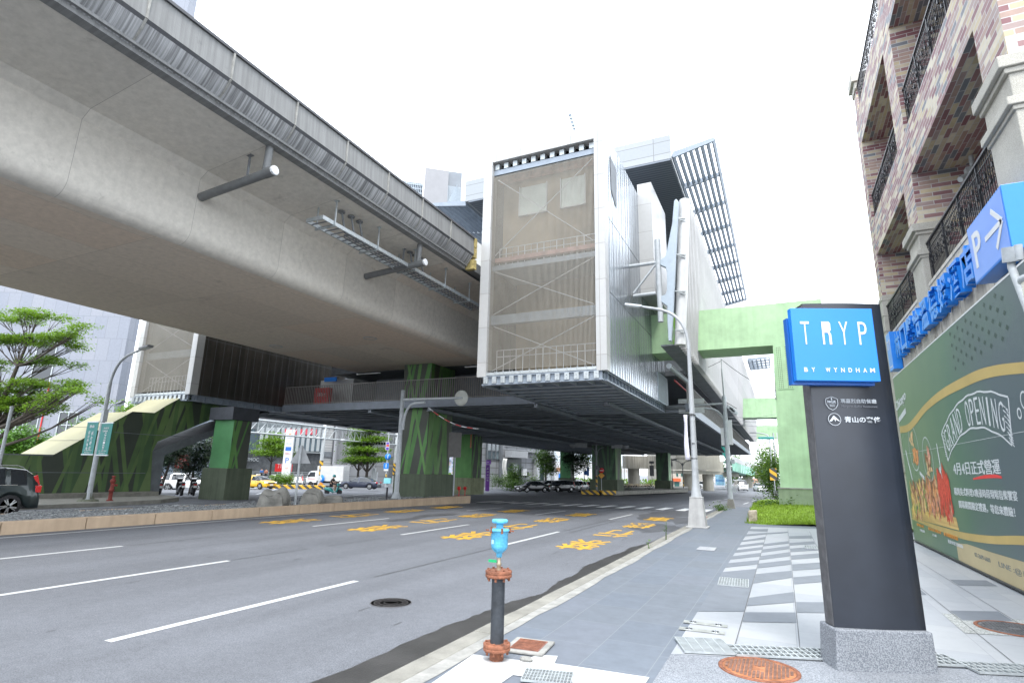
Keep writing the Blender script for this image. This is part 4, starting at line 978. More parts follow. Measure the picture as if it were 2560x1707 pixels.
text('lettering', 'P', pk, (XF-.426, 12.5, 5.6), (0, -1, 0), (0, 0, 1), .66, M['sign_white'], depth=.006, bold=.015)
s = MB()
for a, b in (((11.85, 5.92), (11.03, 5.92)), ((11.4, 6.26), (11.0, 5.92)), ((11.4, 5.58), (11.0, 5.92))): s.bar((XF-.43, a[0], a[1]), (XF-.43, b[0], b[1]), .09, .008, up=(1, 0, 0)) 
s.build('arrow', M['sign_white'], pk, world=True)
s = MB(); s.bar((XF-.12, 11.4, 5.9), (XF+.02, 11.4, 5.9), .08); s.bar((XF-.12, 12.3, 5.9), (XF+.02, 12.3, 5.9), .08); s.build('wall_bracket', M['galv'], pk, world=True)
# bracketed round lamp head entering the frame
lm_ = thing('wall_lamp', 'cream drum lamp on a pale grey bracket at the right edge', 'lamp', (3.2, 9.9, 3.0))
pA = lambda x, y: PX(x, y, 3.05)
s = MB(); s.tube([pA(2524, 620), pA(2529, 668), pA(2580, 800), pA(2620, 960)], .045, 10); s.tube([pA(2524, 618), pA(2527, 655)], .09, 10); s.tube([pA(2545, 612), pA(2550, 650)], .045, 10); s.build('bracket', M['grey_pole'], lm_, world=True)
c = pA(2622, 740); s = MB(); s.lathe([(.0, -.2), (.2, -.2), (.22, -.12), (.22, .2), (.2, .26), (.0, .27)], c, 28); s.build('drum', mat('cream_drum', (0.62, 0.6, 0.5), .5, namt=.06), lm_, world=True)
s = MB(); s.lathe([(.225, .2), (.25, .22), (.25, .27), (.225, .28)], c, 28); s.build('rim', M['grey_pole'], lm_, world=True)

# ---------------------------------------------------------------- green printed hoarding
HX = 3.35
def printmat():
    m = bpy.data.materials.new('green_printed_banner'); m.use_nodes = True; nt = m.node_tree; b = nt.nodes['Principled BSDF']; b.inputs['Roughness'].default_value = .42
    geo = nd(nt, 'ShaderNodeNewGeometry'); sp = nd(nt, 'ShaderNodeSeparateXYZ'); nt.links.new(geo.outputs['Position'], sp.inputs[0])
    nz = nd(nt, 'ShaderNodeTexNoise'); nz.inputs['Scale'].default_value = .45; nz.inputs['Detail'].default_value = 3; nt.links.new(geo.outputs['Position'], nz.inputs['Vector'])
    mm = nd(nt, 'ShaderNodeMath', operation='MULTIPLY_ADD'); nt.links.new(nz.outputs['Fac'], mm.inputs[0]); mm.inputs[1].default_value = 7; nt.links.new(sp.outputs['Y'], mm.inputs[2])
    mr = nd(nt, 'ShaderNodeMapRange'); nt.links.new(mm.outputs[0], mr.inputs['Value']); mr.inputs['From Min'].default_value = 14.5; mr.inputs['From Max'].default_value = 22
    cr = nd(nt, 'ShaderNodeValToRGB'); e = cr.color_ramp.elements; e[0].color = (0.075, 0.1, 0.115, 1); e[1].color = (0.125, 0.19, 0.11, 1); x = e.new(.5); x.color = (0.075, 0.14, 0.098, 1)
    nt.links.new(mr.outputs['Result'], cr.inputs['Fac']); nt.links.new(cr.outputs['Color'], b.inputs['Base Color']); return m
hd = thing('hoarding', 'green printed site hoarding with gold ribbons and white lettering along the pavement', 'hoarding', (HX, 14, 0))
s = MB(); s.box(HX, HX+.12, 5.0, 20.6, .06, 4.82); s.build('banner', printmat(), hd, world=True)
s = MB(); s.tube([(HX-.02, 5, .05), (HX-.02, 20.6, .05)], .025, 6); s.box(HX+.02, HX+.1, 5, 20.6, 0, .06); s.build('bottom_rail', M['rail_blk'], hd, world=True)
s = MB(); s.box(HX-.004, HX+.12, 5.0, 20.6, 4.82, 4.85); s.box(HX-.003, HX, 5, 20.6, 2.5, 2.506); s.build('top_seam', M['sign_white'], hd, world=True)
M['gold'] = mat('gold_print', (0.42, 0.31, 0.11), .5, nscale=1, namt=.08)
M['print_white'] = mat('white_print', (0.5, 0.525, 0.535), .5, nscale=3, namt=.05)
def pflat(mb, pts, d): mb.poly([(HX-d, y, z) for y, z in pts])
def ribbon(mb, mid, wd, d=.004, sub=6):
    pts = []
    for i in range(len(mid)-1):
        for k in range(sub): t = k/sub; pts.append(tuple(mid[i][j]*(1-t)+mid[i+1][j]*t for j in range(len(mid[i]))))
    pts.append(mid[-1])
    for i in range(len(pts)-1):
        a, b = pts[i], pts[i+1]; wa = a[2] if len(a) > 2 else wd; wb = b[2] if len(b) > 2 else wd
        mb.poly([(HX-d, a[0], a[1]-wa/2), (HX-d, b[0], b[1]-wb/2), (HX-d, b[0], b[1]+wb/2), (HX-d, a[0], a[1]+wa/2)])
def catmull(P, n=8):
    out = []; P = [P[0]]+P+[P[-1]]
    for i in range(1, len(P)-2):
        for k in range(n):
            t = k/n; out.append(tuple(.5*(2*b+(c-a)*t+(2*a-5*b+4*c-d)*t*t+(3*b-a-3*c+d)*t**3) for a, b, c, d in zip(P[i-1], P[i], P[i+1], P[i+2])))
    return out+[P[-2]]
s = MB()
ribbon(s, catmull([(20.55, 3.24, .2), (19.3, 3.2, .2), (18.2, 3.32, .2), (17.0, 3.5, .18), (15.4, 3.62, .19), (13.8, 3.64, .2), (12.2, 3.6, .19), (10.5, 3.4, .17), (8, 3.0, .15), (5.1, 2.9, .15)]), .18, sub=1); s.build('gold_ribbon', M['gold'], hd, world=True); s = MB()
ribbon(s, catmull([(20.55, .66, .04), (18, .63, .1), (15.5, .63, .14), (13.5, .72, .14), (11.75, .87, .14), (9, 1.05, .14), (5.1, .9, .14)]), .14, sub=1)
s.build('gold_ribbon', M['gold'], hd, world=True)
s = MB(); ribbon(s, [(15.9, .25, .35), (15.0, .28, .42), (13.5, .28, .44), (11.95, .3, .46), (5.1, .3, .5)], .4, sub=2); s.build('gold_band', mat('faded_gold_print', (0.42, 0.35, 0.2), .5, nscale=.6, namt=.12), hd, world=True)
s = MB()
yc = 13.45
def topc(y): return 3.36-.44*((y-13.2)/2.25)**2
def botc(y): return 2.74-.5*((y-13.4)/2.05)**2
Y_ = [15.75+(11.35-15.75)*i/24 for i in range(25)]; Yb = [15.55+(11.55-15.55)*i/24 for i in range(25)]
ribbon(s, [(y, topc(y)+.012*math.sin(y*9)) for y in Y_], .035, sub=1); ribbon(s, [(y, botc(y)+.012*math.sin(y*8)) for y in Yb], .035, sub=1)
for (ya_, za_), (yb_, zb_) in (((15.75, topc(15.75)), (15.55, botc(15.55))), ((11.35, topc(11.35)), (11.55, botc(11.55)))): s.bar((HX-.003, ya_, za_), (HX-.003, yb_, zb_), .035, .004, up=(1, 0, 0))
for i in range(14):
    t = i/14; z = 2.05+.9*t
    s.bar((HX-.003, 11.46, 2.3+.62*t), (HX-.003, 11.62+.05*math.sin(i*3), 2.36+.62*t+.05), .014, .003, up=(1, 0, 0)); s.bar((HX-.003, 15.68, 2.3+.6*t), (HX-.003, 15.56+.05*math.sin(i*3), 2.28+.6*t), .014, .003, up=(1, 0, 0))
s.build('arched_frame', M['print_white'], hd, world=True)
word = 'GRAND OPENING'
for i, ch in enumerate(word):
    if ch == ' ': continue
    y = 15.3-i*(15.3-11.85)/(len(word)-1); z = (topc(y)*.48+botc(y)*.52)-.25; sl = (topc(y-.1)-topc(y+.1))/.2*.9
    xd = Vector((0, -1, sl)).normalized(); yd = Vector((1, 0, 0)).cross(-xd).normalized(); yd = Vector((0, -xd.z*-1*-1, 0)); yd = Vector((0, sl, 1)).normalized()
    text('lettering', ch, hd, (HX-.001, y, z), xd, yd, .5, M['print_white'], align='C', maxw=(.07 if ch == 'I' else .22), bold=-.012)
for sx, a, b, z, h in (('4月4日正式營運', 15.22, 12.28, 1.88, .26), ('精緻美式料理X晚餐時段現場音樂饗宴', 15.42, 11.72, 1.46, .16), ('開幕期間限定禮遇，等您來體驗！', 15.2, 11.95, 1.2, .16)):
    text('lettering', sx, hd, (HX-.001, a, z), (0, -1, 0), (0, 0, 1), h, M['print_white'], maxw=a-b, bold=.008)
s = MB(); ribbon(s, catmull([(13.9, 1.8, .03), (13.2, 1.84, .06), (12.6, 1.85, .06), (12.28, 1.83, .04)]), .05, sub=1); s.build('red_underline', mat('red_print', (0.6, 0.04, 0.04), .5, namt=.05), hd, world=True)
text('lettering', 'Chicago', hd, (HX-.001, 20.75, 3.72), Vector((0, -1, .12)), (0, 0, 1), .36, M['print_white'], maxw=1.7, bold=.02)
s = MB(); ribbon(s, [(20.5, 3.52, .14), (19.3, 3.7, .16)], .15); s.build('name_scroll', M['print_white'], hd, world=True)
for sx, y, z, h, mm, wdt in (('●FRIDAY', 19.9, .5, .075, 'o', .9), ('4 APRIL 2025', 19.6, .38, .06, 'w', .6), ('●DOOR OPEN AT', 18.5, .5, .075, 'o', 1.35), ('17:00', 18.1, .38, .06, 'w', .4), ('●活動期間資訊', 16.9, .49, .09, 'o', 1.2), ('歡迎來電洽詢預約', 16.6, .36, .08, 'w', 1.2), ('02-2609-6600', 14.6, .3, .08, 'g', .95), ('LINE :@135ehzxq', 13.2, .27, .12, 'g', 2.3)):
    text('lettering', sx, hd, (HX-.004, y, z), (0, -1, 0), (0, 0, 1), h, {'o': mat('orange_print', (0.6, 0.25, 0.04), .5, namt=.05), 'w': M['print_white'], 'g': mat('grey_print', (0.12, 0.14, 0.14), .5, namt=.05)}[mm], maxw=wdt)
# printed plates, cutlery and the wooden board of food
s = MB()
def ell(mb, cy, cz, ry, rz, wd, d=.003, n=28):
    for i in range(n):
        a, b = 2*PI*i/n, 2*PI*(i+1)/n
        mb.poly([(HX-d, cy+ry*math.cos(t)*k, cz+rz*math.sin(t)*kz) for t, k, kz in ((a, 1, 1), (b, 1, 1), (b, 1-wd/ry, 1-wd/rz), (a, 1-wd/ry, 1-wd/rz))])
ell(s, 18.95, 2.62, .6, .62, .025); ell(s, 17.45, 2.28, .52, .55, .025)
for a, b, wd in (((20.1, 2.6), (19.7, 1.75), .06), ((16.35, 2.6), (16.3, 2.0), .05), ((16.42, 2.05), (16.3, 1.8), .09), ((18.6, 1.95), (18.15, 1.8), .09), ((11.3, 1.2), (10.9, 1.9), .05), ((11.15, 2.0), (10.8, 1.3), .07)): s.bar((HX-.003, a[0], a[1]), (HX-.003, b[0], b[1]), wd, .004, up=(1, 0, 0))
ell(s, 11.02, 2.78, .09, .09, .03); ell(s, 10.75, 2.95, .14, .14, .03)
s.build('plate_drawing', M['print_white'], hd, world=True)
food = [mat('food_'+n, c, .55, nscale=9, namt=.35) for n, c in (('red', (0.5, 0.06, 0.035)), ('orange', (0.55, 0.24, 0.09)), ('brown', (0.26, 0.12, 0.06)), ('tan', (0.55, 0.38, 0.2)), ('yellow', (0.6, 0.45, 0.12)), ('green', (0.16, 0.28, 0.06)), ('pink', (0.55, 0.25, 0.18)))]
s = MB(); rf = random.Random(11)
def strip(y, z, l, w_, ang, mi, d): 
    dy, dz = math.cos(ang)*l/2, math.sin(ang)*l/2; ny, nz_ = -math.sin(ang)*w_/2, math.cos(ang)*w_/2
    s.add([(HX-d, y+a*dy+b*ny, z+a*dz+b*nz_) for a, b in ((-1, -.3), (-.6, -1), (.6, -1), (1, -.2), (.7, 1), (-.7, 1))], [(0, 5, 4, 3, 2, 1)], mi)
for i in range(420):
    y = rf.uniform(15.8, 20.2); z = rf.uniform(.95, 1.72)-(0.12 if y > 19 else 0); t = (20.2-y)/4.4
    mi = rf.choice([0, 0, 0, 0, 2, 6]) if t > .78 else (rf.choice([1, 6, 1, 3, 2]) if t > .45 else rf.choice([2, 3, 6, 4, 5, 2]))
    strip(y, z, rf.uniform(.15, .5), rf.uniform(.04, .12), rf.uniform(1.1, 2.1), mi, .004+i*.000012)
for i in range(40): strip(rf.uniform(15.75, 16.7), rf.uniform(1.25, 1.85), rf.uniform(.4, .8), rf.uniform(.06, .12), rf.uniform(1.3, 1.9), 0, .0095+i*.00002)
for (cy, cz, mi) in ((18.9, 2.45, 1), (19.05, 2.85, 3), (18.7, 2.35, 1), (17.4, 2.3, 6), (17.5, 2.2, 2), (17.4, 2.1, 3)):
    for i in range(10): strip(cy+rf.uniform(-.2, .2), cz+rf.uniform(-.2, .2), .25, .1, rf.uniform(0, 3), mi, .006+i*.0001)
s.build('food_picture', food, hd, world=True)
s = MB(); s.poly([(HX-.0035, 20.4, .68), (HX-.0035, 20.4, .95), (HX-.0035, 15.6, .98), (HX-.0035, 15.5, .72)]); s.build('serving_board', mat('wood_print', (0.48, 0.33, 0.12), .5, nscale=2, namt=.25, stretch=(1, .2, 6)), hd, world=True)
s = MB()
for i in range(6):
    for j in range(7):
        y, z = 13.9-i*.55-(j % 2)*.27, 3.98+j*.12; s.poly([(HX-.003, y+.07, z), (HX-.003, y, z-.05), (HX-.003, y-.07, z), (HX-.003, y, z+.05)])
s.build('diamond_pattern', mat('faint_dark_print', (0.035, 0.06, 0.05), .5, namt=.05), hd, world=True)

# ---------------------------------------------------------------- black sign pylon
ang = math.atan2(.35, .85)
py_ = thing('sign_pylon', 'tall black sign pylon with blue panel standing on a grey pebble base', 'sign', (.75, 6.83, 0), ang)
M['pylon'] = mat('black_satin_panel', (0.016, 0.02, 0.029), .3, nscale=1.2, namt=.25, spec=.6)
s = MB()
vs = []
for z, xl, xr in ((0, -.516, .404), (.36, -.49, .395)):
    vs += [(xl, -.123, z), (xr, -.123, z), (xr, .2, z), (xl, .2, z)]
s.add(vs, [(0, 1, 5, 4), (1, 2, 6, 5), (2, 3, 7, 6), (3, 0, 4, 7), (4, 5, 6, 7)])
s.build('base', M['terrazzo'], py_, bevel=.012)
s = MB()
def ppoly(z, t): return [(-.465, -.05, z)]+[(-.465+(.85-t)*k/8, -.05-.03*math.sin(PI*k/8), z) for k in range(1, 8)]+[(.385-t, -.05, z), (.385-t, .12, z), (-.465, .12, z)]
s.grid([[*ppoly(z, t), ppoly(z, t)[0]] for z, t in ((.361, 0), (1.5, .01), (2.6, .02), (3.6, .03))], smooth=False); s.sm = [i % 11 in range(1, 7) or True for i in range(len(s.f))]
s.poly(ppoly(3.6, .03)); s.build('panel', M['pylon'], py_)
s = MB(); s.box(-.472, -.4655, -.045, .11, .37, 3.58); s.build('side_strip', M['iron'], py_)
def bluepanel(y0, y1, nm):
    s = MB(); s.box(-.685, .148, y0, y1, 2.72, 3.49); return s.build(nm, [M['blue']], py_, bevel=.004)
bluepanel(-.245, -.17, 'blue_panel')
s = MB(); s.box(-.70, .13, -.165, -.085, 2.69, 3.4); s.build('panel_backing', M['blue_dk'], py_)
LX, LY = Vector((math.cos(ang), math.sin(ang), 0)), Vector((-math.sin(ang), math.cos(ang), 0))
def pw(x, y, z): return Vector((.75, 6.83, 0)) + LX*x + LY*y + Vector((0, 0, z))
for ch, cx, wdt in (('T', -.555, .09), ('Y', -.165, .09), ('P', .025, .085)):
    text('lettering', ch, py_, pw(cx, -.2455, 3.1), LX, (0, 0, 1), .245, M['sign_white'], align='C', maxw=wdt, depth=.004, bold=-.008)
s = MB()  # filled R of the word mark
Rp = [(-.22, 3.1), (-.2, 3.1), (-.2, 3.225), (-.165, 3.225), (-.155, 3.2), (-.155, 3.1), (-.13, 3.1), (-.13, 3.21), (-.145, 3.235), (-.13, 3.255), (-.13, 3.325), (-.145, 3.345), (-.22, 3.345)]
s.add([(x-.165, -.2495, z) for x, z in Rp], [tuple(range(len(Rp)))]); s.build('lettering', M['sign_white'], py_)
for i, ch in enumerate('BY WYNDHAM'):
    if ch != ' ': text('lettering', ch, py_, pw(-.585+i*.0735, -.2455, 2.81), LX, (0, 0, 1), .046, M['sign_white'], align='C', maxw=.036 if ch not in 'WM' else .046, bold=.02)
silv = mat('silver_print', (0.5, 0.53, 0.56), .4, namt=.05)
text('lettering', '瑪嘉烈自助餐廳', py_, pw(-.19, -.082, 2.515), LX, (0, 0, 1), .045, silv, maxw=.36, depth=.003)
text('lettering', 'Margaret Buffet Restaurant', py_, pw(-.185, -.082, 2.465), LX, (0, 0, 1), .028, mat('dim_print', (0.16, 0.17, 0.19), .4, namt=.05), maxw=.36, depth=.003)
text('lettering', '青山の奢侈', py_, pw(-.17, -.082, 2.315), LX, (0, 0, 1), .062, silv, maxw=.36, depth=.003, bold=.015)
s = MB()
def line(pts, w_=.004, y=-.084):
    for a, b in zip(pts[:-1], pts[1:]): s.bar((a[0]-.04, y, a[1]), (b[0]-.04, y, b[1]), w_, .003, up=(0, 1, 0))
line([(-.3, 2.555), (-.24, 2.58), (-.18, 2.555), (-.18, 2.5), (-.205, 2.46), (-.24, 2.44), (-.275, 2.46), (-.3, 2.5), (-.3, 2.555)])
line([(-.275, 2.5), (-.205, 2.5)], .002); line([(-.24, 2.555), (-.24, 2.545)], .008); line([(-.246, 2.56), (-.234, 2.56)], .014)
line([(-.23+.062*math.cos(2*PI*i/24), 2.345+.062*math.sin(2*PI*i/24)) for i in range(25)])
s.add([(x-.04, -.085, z) for x, z in ((-.285, 2.325), (-.245, 2.375), (-.235, 2.385), (-.22, 2.37), (-.175, 2.325), (-.2, 2.33), (-.215, 2.345), (-.225, 2.32), (-.235, 2.35), (-.26, 2.325))], [tuple(range(10))])
s.build('emblem', silv, py_)
text('lettering', 'MGR', py_, pw(-.28, -.082, 2.513), LX, (0, 0, 1), .026, silv, align='C', maxw=.085, bold=.015)
text('lettering', '瑪嘉烈', py_, pw(-.28, -.082, 2.475), LX, (0, 0, 1), .018, silv, align='C', maxw=.05)
# ---------------------------------------------------------------- blue air valve on its standpipe
v = thing('air_valve', 'bright blue valve on a black flanged standpipe at the kerb', 'valve', (-2.59, 5.22, 0))
Mb = mat('sky_blue_paint', (0.085, 0.36, 0.56), .5, nscale=25, namt=.3)
Mp = mat('black_standpipe', (0.028, 0.033, 0.04), .6, nscale=9, namt=.4, bump=.3, bscale=50)
s = MB(); s.lathe([(.066, 0), (.068, .09)], n=24); s.build('stub', M['rust'], v)
for nm, z0 in (('lower_flange', .09), ('upper_flange', .74)):
    s = MB(); s.lathe([(.0, z0), (.125, z0), (.13, z0+.004), (.13, z0+.026), (.125, z0+.03), (.128, z0+.034), (.13, z0+.038), (.13, z0+.06), (.124, z0+.064), (.0, z0+.064)], n=30); f = s.build(nm, M['rust'], v)
    s = MB()
    for k in range(8):
        a = 2*PI*k/8+.2; s.lathe([(.013, z0-.03), (.013, z0+.078)], (.105*math.cos(a), .105*math.sin(a), 0), 6, smooth=False)
    s.build('bolts', M['rust'], f)
s = MB(); s.lathe([(.064, .154), (.064, .74)], n=28); s.build('standpipe', Mp, v)
s = MB(); s.lathe([(.02, .8), (.02, .84), (.024, .845), (.024, .87), (.017, .875), (.017, .92)], n=12); s.build('nipple', mat('brass_dull', (0.3, 0.25, 0.18), .5, .4, nscale=12, namt=.3), v)
s = MB(); s.bbox((-.06, -.02, .885), .085, .014, .024); s.build('green_handle', mat('green_plastic', (0.01, 0.33, 0.12), .4, namt=.05), v)
s = MB(); s.lathe([(.02, .92), (.028, .93), (.03, .96), (.05, .975), (.075, 1.0), (.083, 1.03), (.084, 1.145), (.088, 1.15), (.088, 1.165), (.1, 1.168), (.1, 1.183), (.088, 1.186), (.08, 1.19), (.036, 1.195), (.036, 1.24), (.07, 1.243), (.08, 1.25), (.08, 1.272), (.07, 1.28), (.0, 1.283)], n=32); s.build('valve_body', Mb, v)
s = MB()
for a in (.5, 1.7, 3.0, 4.2, 5.4): s.lathe([(.012, 1.15), (.012, 1.2)], (.102*math.cos(a), .102*math.sin(a), 0), 6)
for a in (.2, 3.3): s.bbox((.12*math.cos(a), .12*math.sin(a), 1.172), .05, .02, .012)
s.build('body_bolts', M['rust'], v)
s = MB(); s.obox((-.035, -.078, 1.07), (.014, -.004, 0), (0, 0, .02), (0, -.003, 0)); s.build('name_plate', mat('tag_blue', (0.3, 0.5, 0.62), .4, namt=.1), v)

# ---------------------------------------------------------------- lids and gratings set in the pavement
def manhole(nm, lab, x, y, r, m, z, ring):
    t = thing(nm, lab, 'manhole', (x, y, z))
    s = MB(); s.lathe([(r*1.0, 0), (r*1.0, .008), (r*.9, .008), (r*.9, .004)], n=40); s.build('frame', ring, t)
    s = MB(); s.lathe([(0, .005), (r*.895, .005), (r*.895, 0)], n=40)
    s.build('lid', m, t)
    s = MB()
    for k in range(-9, 10):
        for j in range(-7, 8):
            a, b = k*r*.098, j*r*.118+(k % 2)*.02
            if math.hypot(a, b) < r*.8 and not (abs(a) < r*.18 and abs(b) < r*.18): s.bbox((a, b, .008), r*.07, r*.085, .006)
    s.build('lid_studs', mat(nm+'_stud', (0.16, 0.085, 0.06), .8, nscale=14, namt=.4) if 'rust' in m.name else M['iron'], t)
    return t
manhole('manhole_cover', 'round rusty orange manhole cover in front of the pylon', -.34, 6.02+.17, .355, M['rust2'], .004, M['rust'])
pm = PZ(2539, 1574, 0)
s = MB(); s.add([(pm.x+a, pm.y+b, .0085) for a, b in ((-.62, -.55), (.9, -.05), (.8, .75), (-.62, .55))], [(0, 1, 2, 3)]); struct('pebble_square', s, M['terrazzo2'])
manhole('manhole_cover', 'dark iron manhole cover in a square of pale pebbles by the hoarding', pm.x, pm.y, .4, M['iron'], .009, M['rust'])
t = thing('manhole_cover', 'round iron manhole cover in the road lane', 'manhole', (-5.28, 7.15, -.146))
s = MB(); s.lathe([(.3, 0), (.3, .003), (0, .003)], n=36); s.build('lid', mat('asphalt_filled_lid', (0.13, 0.135, 0.148), .7, nscale=12, namt=.25), t)
s = MB()
for rr in (.29, .24, .17, .1): s.lathe([(rr-.004, .003), (rr-.004, .005), (rr+.004, .005), (rr+.004, .003)], n=36)
for k in range(18): a = 2*PI*k/18; s.bar((.18*math.cos(a), .18*math.sin(a), .005), (.235*math.cos(a), .235*math.sin(a), .005), .007, .003)
s.build('lid_rings', mat('lid_ring_iron', (0.085, 0.08, 0.08), .6, nscale=10, namt=.2), t)
def grate(nm, lab, c, L_, W_, nx, ny, rz, m=M['galv'], bw=.012):
    t = thing(nm, lab, 'drain grate', (c[0], c[1], .0), rz)
    s = MB(); s.box(-L_/2, L_/2, -W_/2, W_/2, .008, .0105); s.build('pit', mat('drain_pit', (0.05, 0.055, 0.055), .8, nscale=9, namt=.3), t)
    s = MB()
    for i in range(nx+1): x = -L_/2+L_*i/nx; s.box(x-bw/2, x+bw/2, -W_/2, W_/2, .011, .03)
    s.build('cross_bars', m, t)
    s = MB()
    for j in range(ny+1): y = -W_/2+W_*j/ny; s.box(-L_/2, L_/2, y-bw/2, y+bw/2, .012, .031)
    s.build('long_bars', m, t)
    return t
a2 = math.atan2(.355, .935)
grate('drain_grate', 'fine-barred galvanised drain grate between slate and pebble paving', (-.88, 6.65), .5, .5, 5, 16, a2, bw=.01)
grate('drain_grate', 'long galvanised channel grate running behind the pylon base', (-.1+.5, 6.83+.19), 2.15, .33, 36, 3, a2)
grate('drain_grate', 'galvanised channel grate to the right of the pylon base', (2.35, 7.55), 1.9, .3, 32, 3, a2)
grate('drain_grate', 'square-holed drain grate in the slate paving beside the striped tiles', (-.88, 10.65), .46, .72, 11, 6, 0.05)
grate('drain_grate', 'pale grate half hidden behind the pylon among striped tiles', (.62, 16.9), .5, .6, 9, 5, 0)
grate('drain_grate', 'drain grate in the white cement patch at the bottom edge', (-1.98, 5.0), .42, .28, 14, 4, .25, bw=.009)
t = tag(MB().box(-2.02, -1.61, 14.75, 15.42, .004, .016).build('cover_plate', M['pale_tile']), 'plain pale cover plate set in the slate paving', 'cover')
for i, (y, lab) in enumerate(((7.62, 'steel vent strip with round holes, farther from the fine-barred grate'), (7.28, 'steel vent strip with round holes, nearer to the fine-barred grate'))):
    t = thing('vent_strip', lab, 'vent', (-.95, y, .0), .06, group='vent strips in the pale paving')
    s = MB(); s.box(-.28, .22, -.06, .06, .009, .014); s.build('strip', mat('vent_steel', (0.3, 0.31, 0.29), .5, .3, nscale=10, namt=.25), t)
    s = MB()
    for cx in (-.17, .12):
        s.lathe([(.05, .014), (.05, .017), (0, .017)], (cx, 0, 0), 16)
    s.build('vent_disc', M['galv'], t)
    s = MB()
    for cx in (-.17, .12):
        for k in range(8): a = 2*PI*k/8; s.bar((cx+.015*math.cos(a), .015*math.sin(a), .018), (cx+.042*math.cos(a), .042*math.sin(a), .018), .009, .003)
    s.build('vent_slots', M['black'], t)
t = thing('hatch', 'square rusty hatch in a concrete frame beside the standpipe', 'hatch', (-2.47, 5.72, 0), .1)
s = MB(); s.box(-.21, .21, -.24, .23, .006, .03); s.build('frame', M['kerb_in'], t, bevel=.008)
s = MB(); s.box(-.15, .15, -.18, .17, .031, .036); s.build('lid', mat('rusty_red_lid', (0.24, 0.11, 0.085), .85, nscale=8, namt=.45), t)
s = MB()
for i in range(9): s.box(-.14, .14, -.17+i*.038, -.155+i*.038, .037, .041)
s.build('lid_ribs', M['rust'], t)
s = MB()
rk = random.Random(2)
s.lathe([(0, 0), (.05, .004), (.06, .018), (.045, .034), (.0, .04)], n=9); s.v = [(x*1.2*(1+rk.uniform(-.15, .15)), y*.7, z) for x, y, z in s.v]
o = s.build('stone', M['kerb_in'], smooth=False); o.location = (-2.33, 5.33, .006); tag(o, 'small pale stone beside the standpipe foot', 'stone')

# ---------------------------------------------------------------- right-hand street lamp with banner, second pole
t = thing('street_lamp', 'tall pale street lamp on a flared concrete base, arm reaching over the road', 'street lamp', (-2.78, 21, 0))
s = MB()
for (z0, h0, z1, h1) in ((0, .30, .97, .21), (.97, .21, 1.02, .22)):
    s.add([(-h0, -h0, z0), (h0, -h0, z0), (h0, h0, z0), (-h0, h0, z0), (-h1, -h1, z1), (h1, -h1, z1), (h1, h1, z1), (-h1, h1, z1)], [(0, 1, 5, 4), (1, 2, 6, 5), (2, 3, 7, 6), (3, 0, 4, 7), (4, 5, 6, 7)])
s.box(-.36, .36, -.36, .36, 0, .05); s.build('base', mat('pale_concrete_base', (0.36, 0.36, 0.355), .8, nscale=3, namt=.12, streak=.15), t, bevel=.015)
s = MB(); s.lathe([(.19, 1.02), (.17, 1.1), (.12, 1.5), (.112, 1.9), (.066, 6.4)], n=16)
s.tube([(0, 0, 6.4)]+bez((0, 0, 6.4), (-.02, 0, 7.7), (-1.15, 0, 7.98), 10)[1:]+[(-1.75, 0, 8.14)], [.066]+[.055]*10+[.045], 12); s.build('post', mat('pale_grey_pole', (0.36, 0.38, 0.395), .5, nscale=4, namt=.1, streak=.1), t)
s = MB(); s.obox((-2.0, 0, 8.2), (.33, 0, -.075), (0, .12, 0), (0.01, 0, .045)); s.build('lamp_head', M['galv'], t, bevel=.02)
s = MB(); s.obox((-2.03, 0, 8.155), (.24, 0, -.055), (0, .09, 0), (0, 0, .01)); s.build('lens', M['sign_white'], t)
s = MB(); s.tube([(-.1, -.1, 3.9), (.1, -.1, 3.9)], .01, 4); s.lathe([(.105, 2.3), (.11, 2.31), (.11, 2.34), (.105, 2.35)], (0, 0, 0), 14); s.lathe([(.125, 3.84), (.128, 3.85), (.128, 3.88)], n=14); s.bbox((0, -.11, 2.85), .1, .02, .04); s.build('bands', M['iron'], t)
t = thing('pole_banner', 'narrow white banner strapped to the pale street lamp', 'banner', (-2.95, 20.85, 2.3))
s = MB(); bn = [[(-3.07+.02*math.sin(z*4), 20.86, z), (-2.93+.015*math.sin(z*3+1), 20.83, z)] for z in np.linspace(2.28, 3.86, 14)]
s.grid(bn); o = s.build('cloth', mat('white_banner_cloth', (0.66, 0.65, 0.74), .8, nscale=6, namt=.06), t, world=True); md = o.modifiers.new('s', 'SOLIDIFY'); md.thickness = .006
for i, ch in enumerate('林口'): pass
s = MB()
for i in range(16): z = 2.45+i*.075; s.bar((-3.04, 20.845, z), (-2.98+.02*math.sin(i*2.3), 20.835, z+.02*math.sin(i)), .018, .004)
s.build('small_print', mat('grey_ink', (0.3, 0.3, 0.36), .7, namt=.1), t, world=True)
s = MB(); s.bar((-2.95, 20.84, 3.84), (-2.82, 20.93, 3.84), .02); s.bar((-2.93, 20.84, 2.34), (-2.82, 20.9, 2.34), .02); s.build('strap', M['iron'], t, world=True)

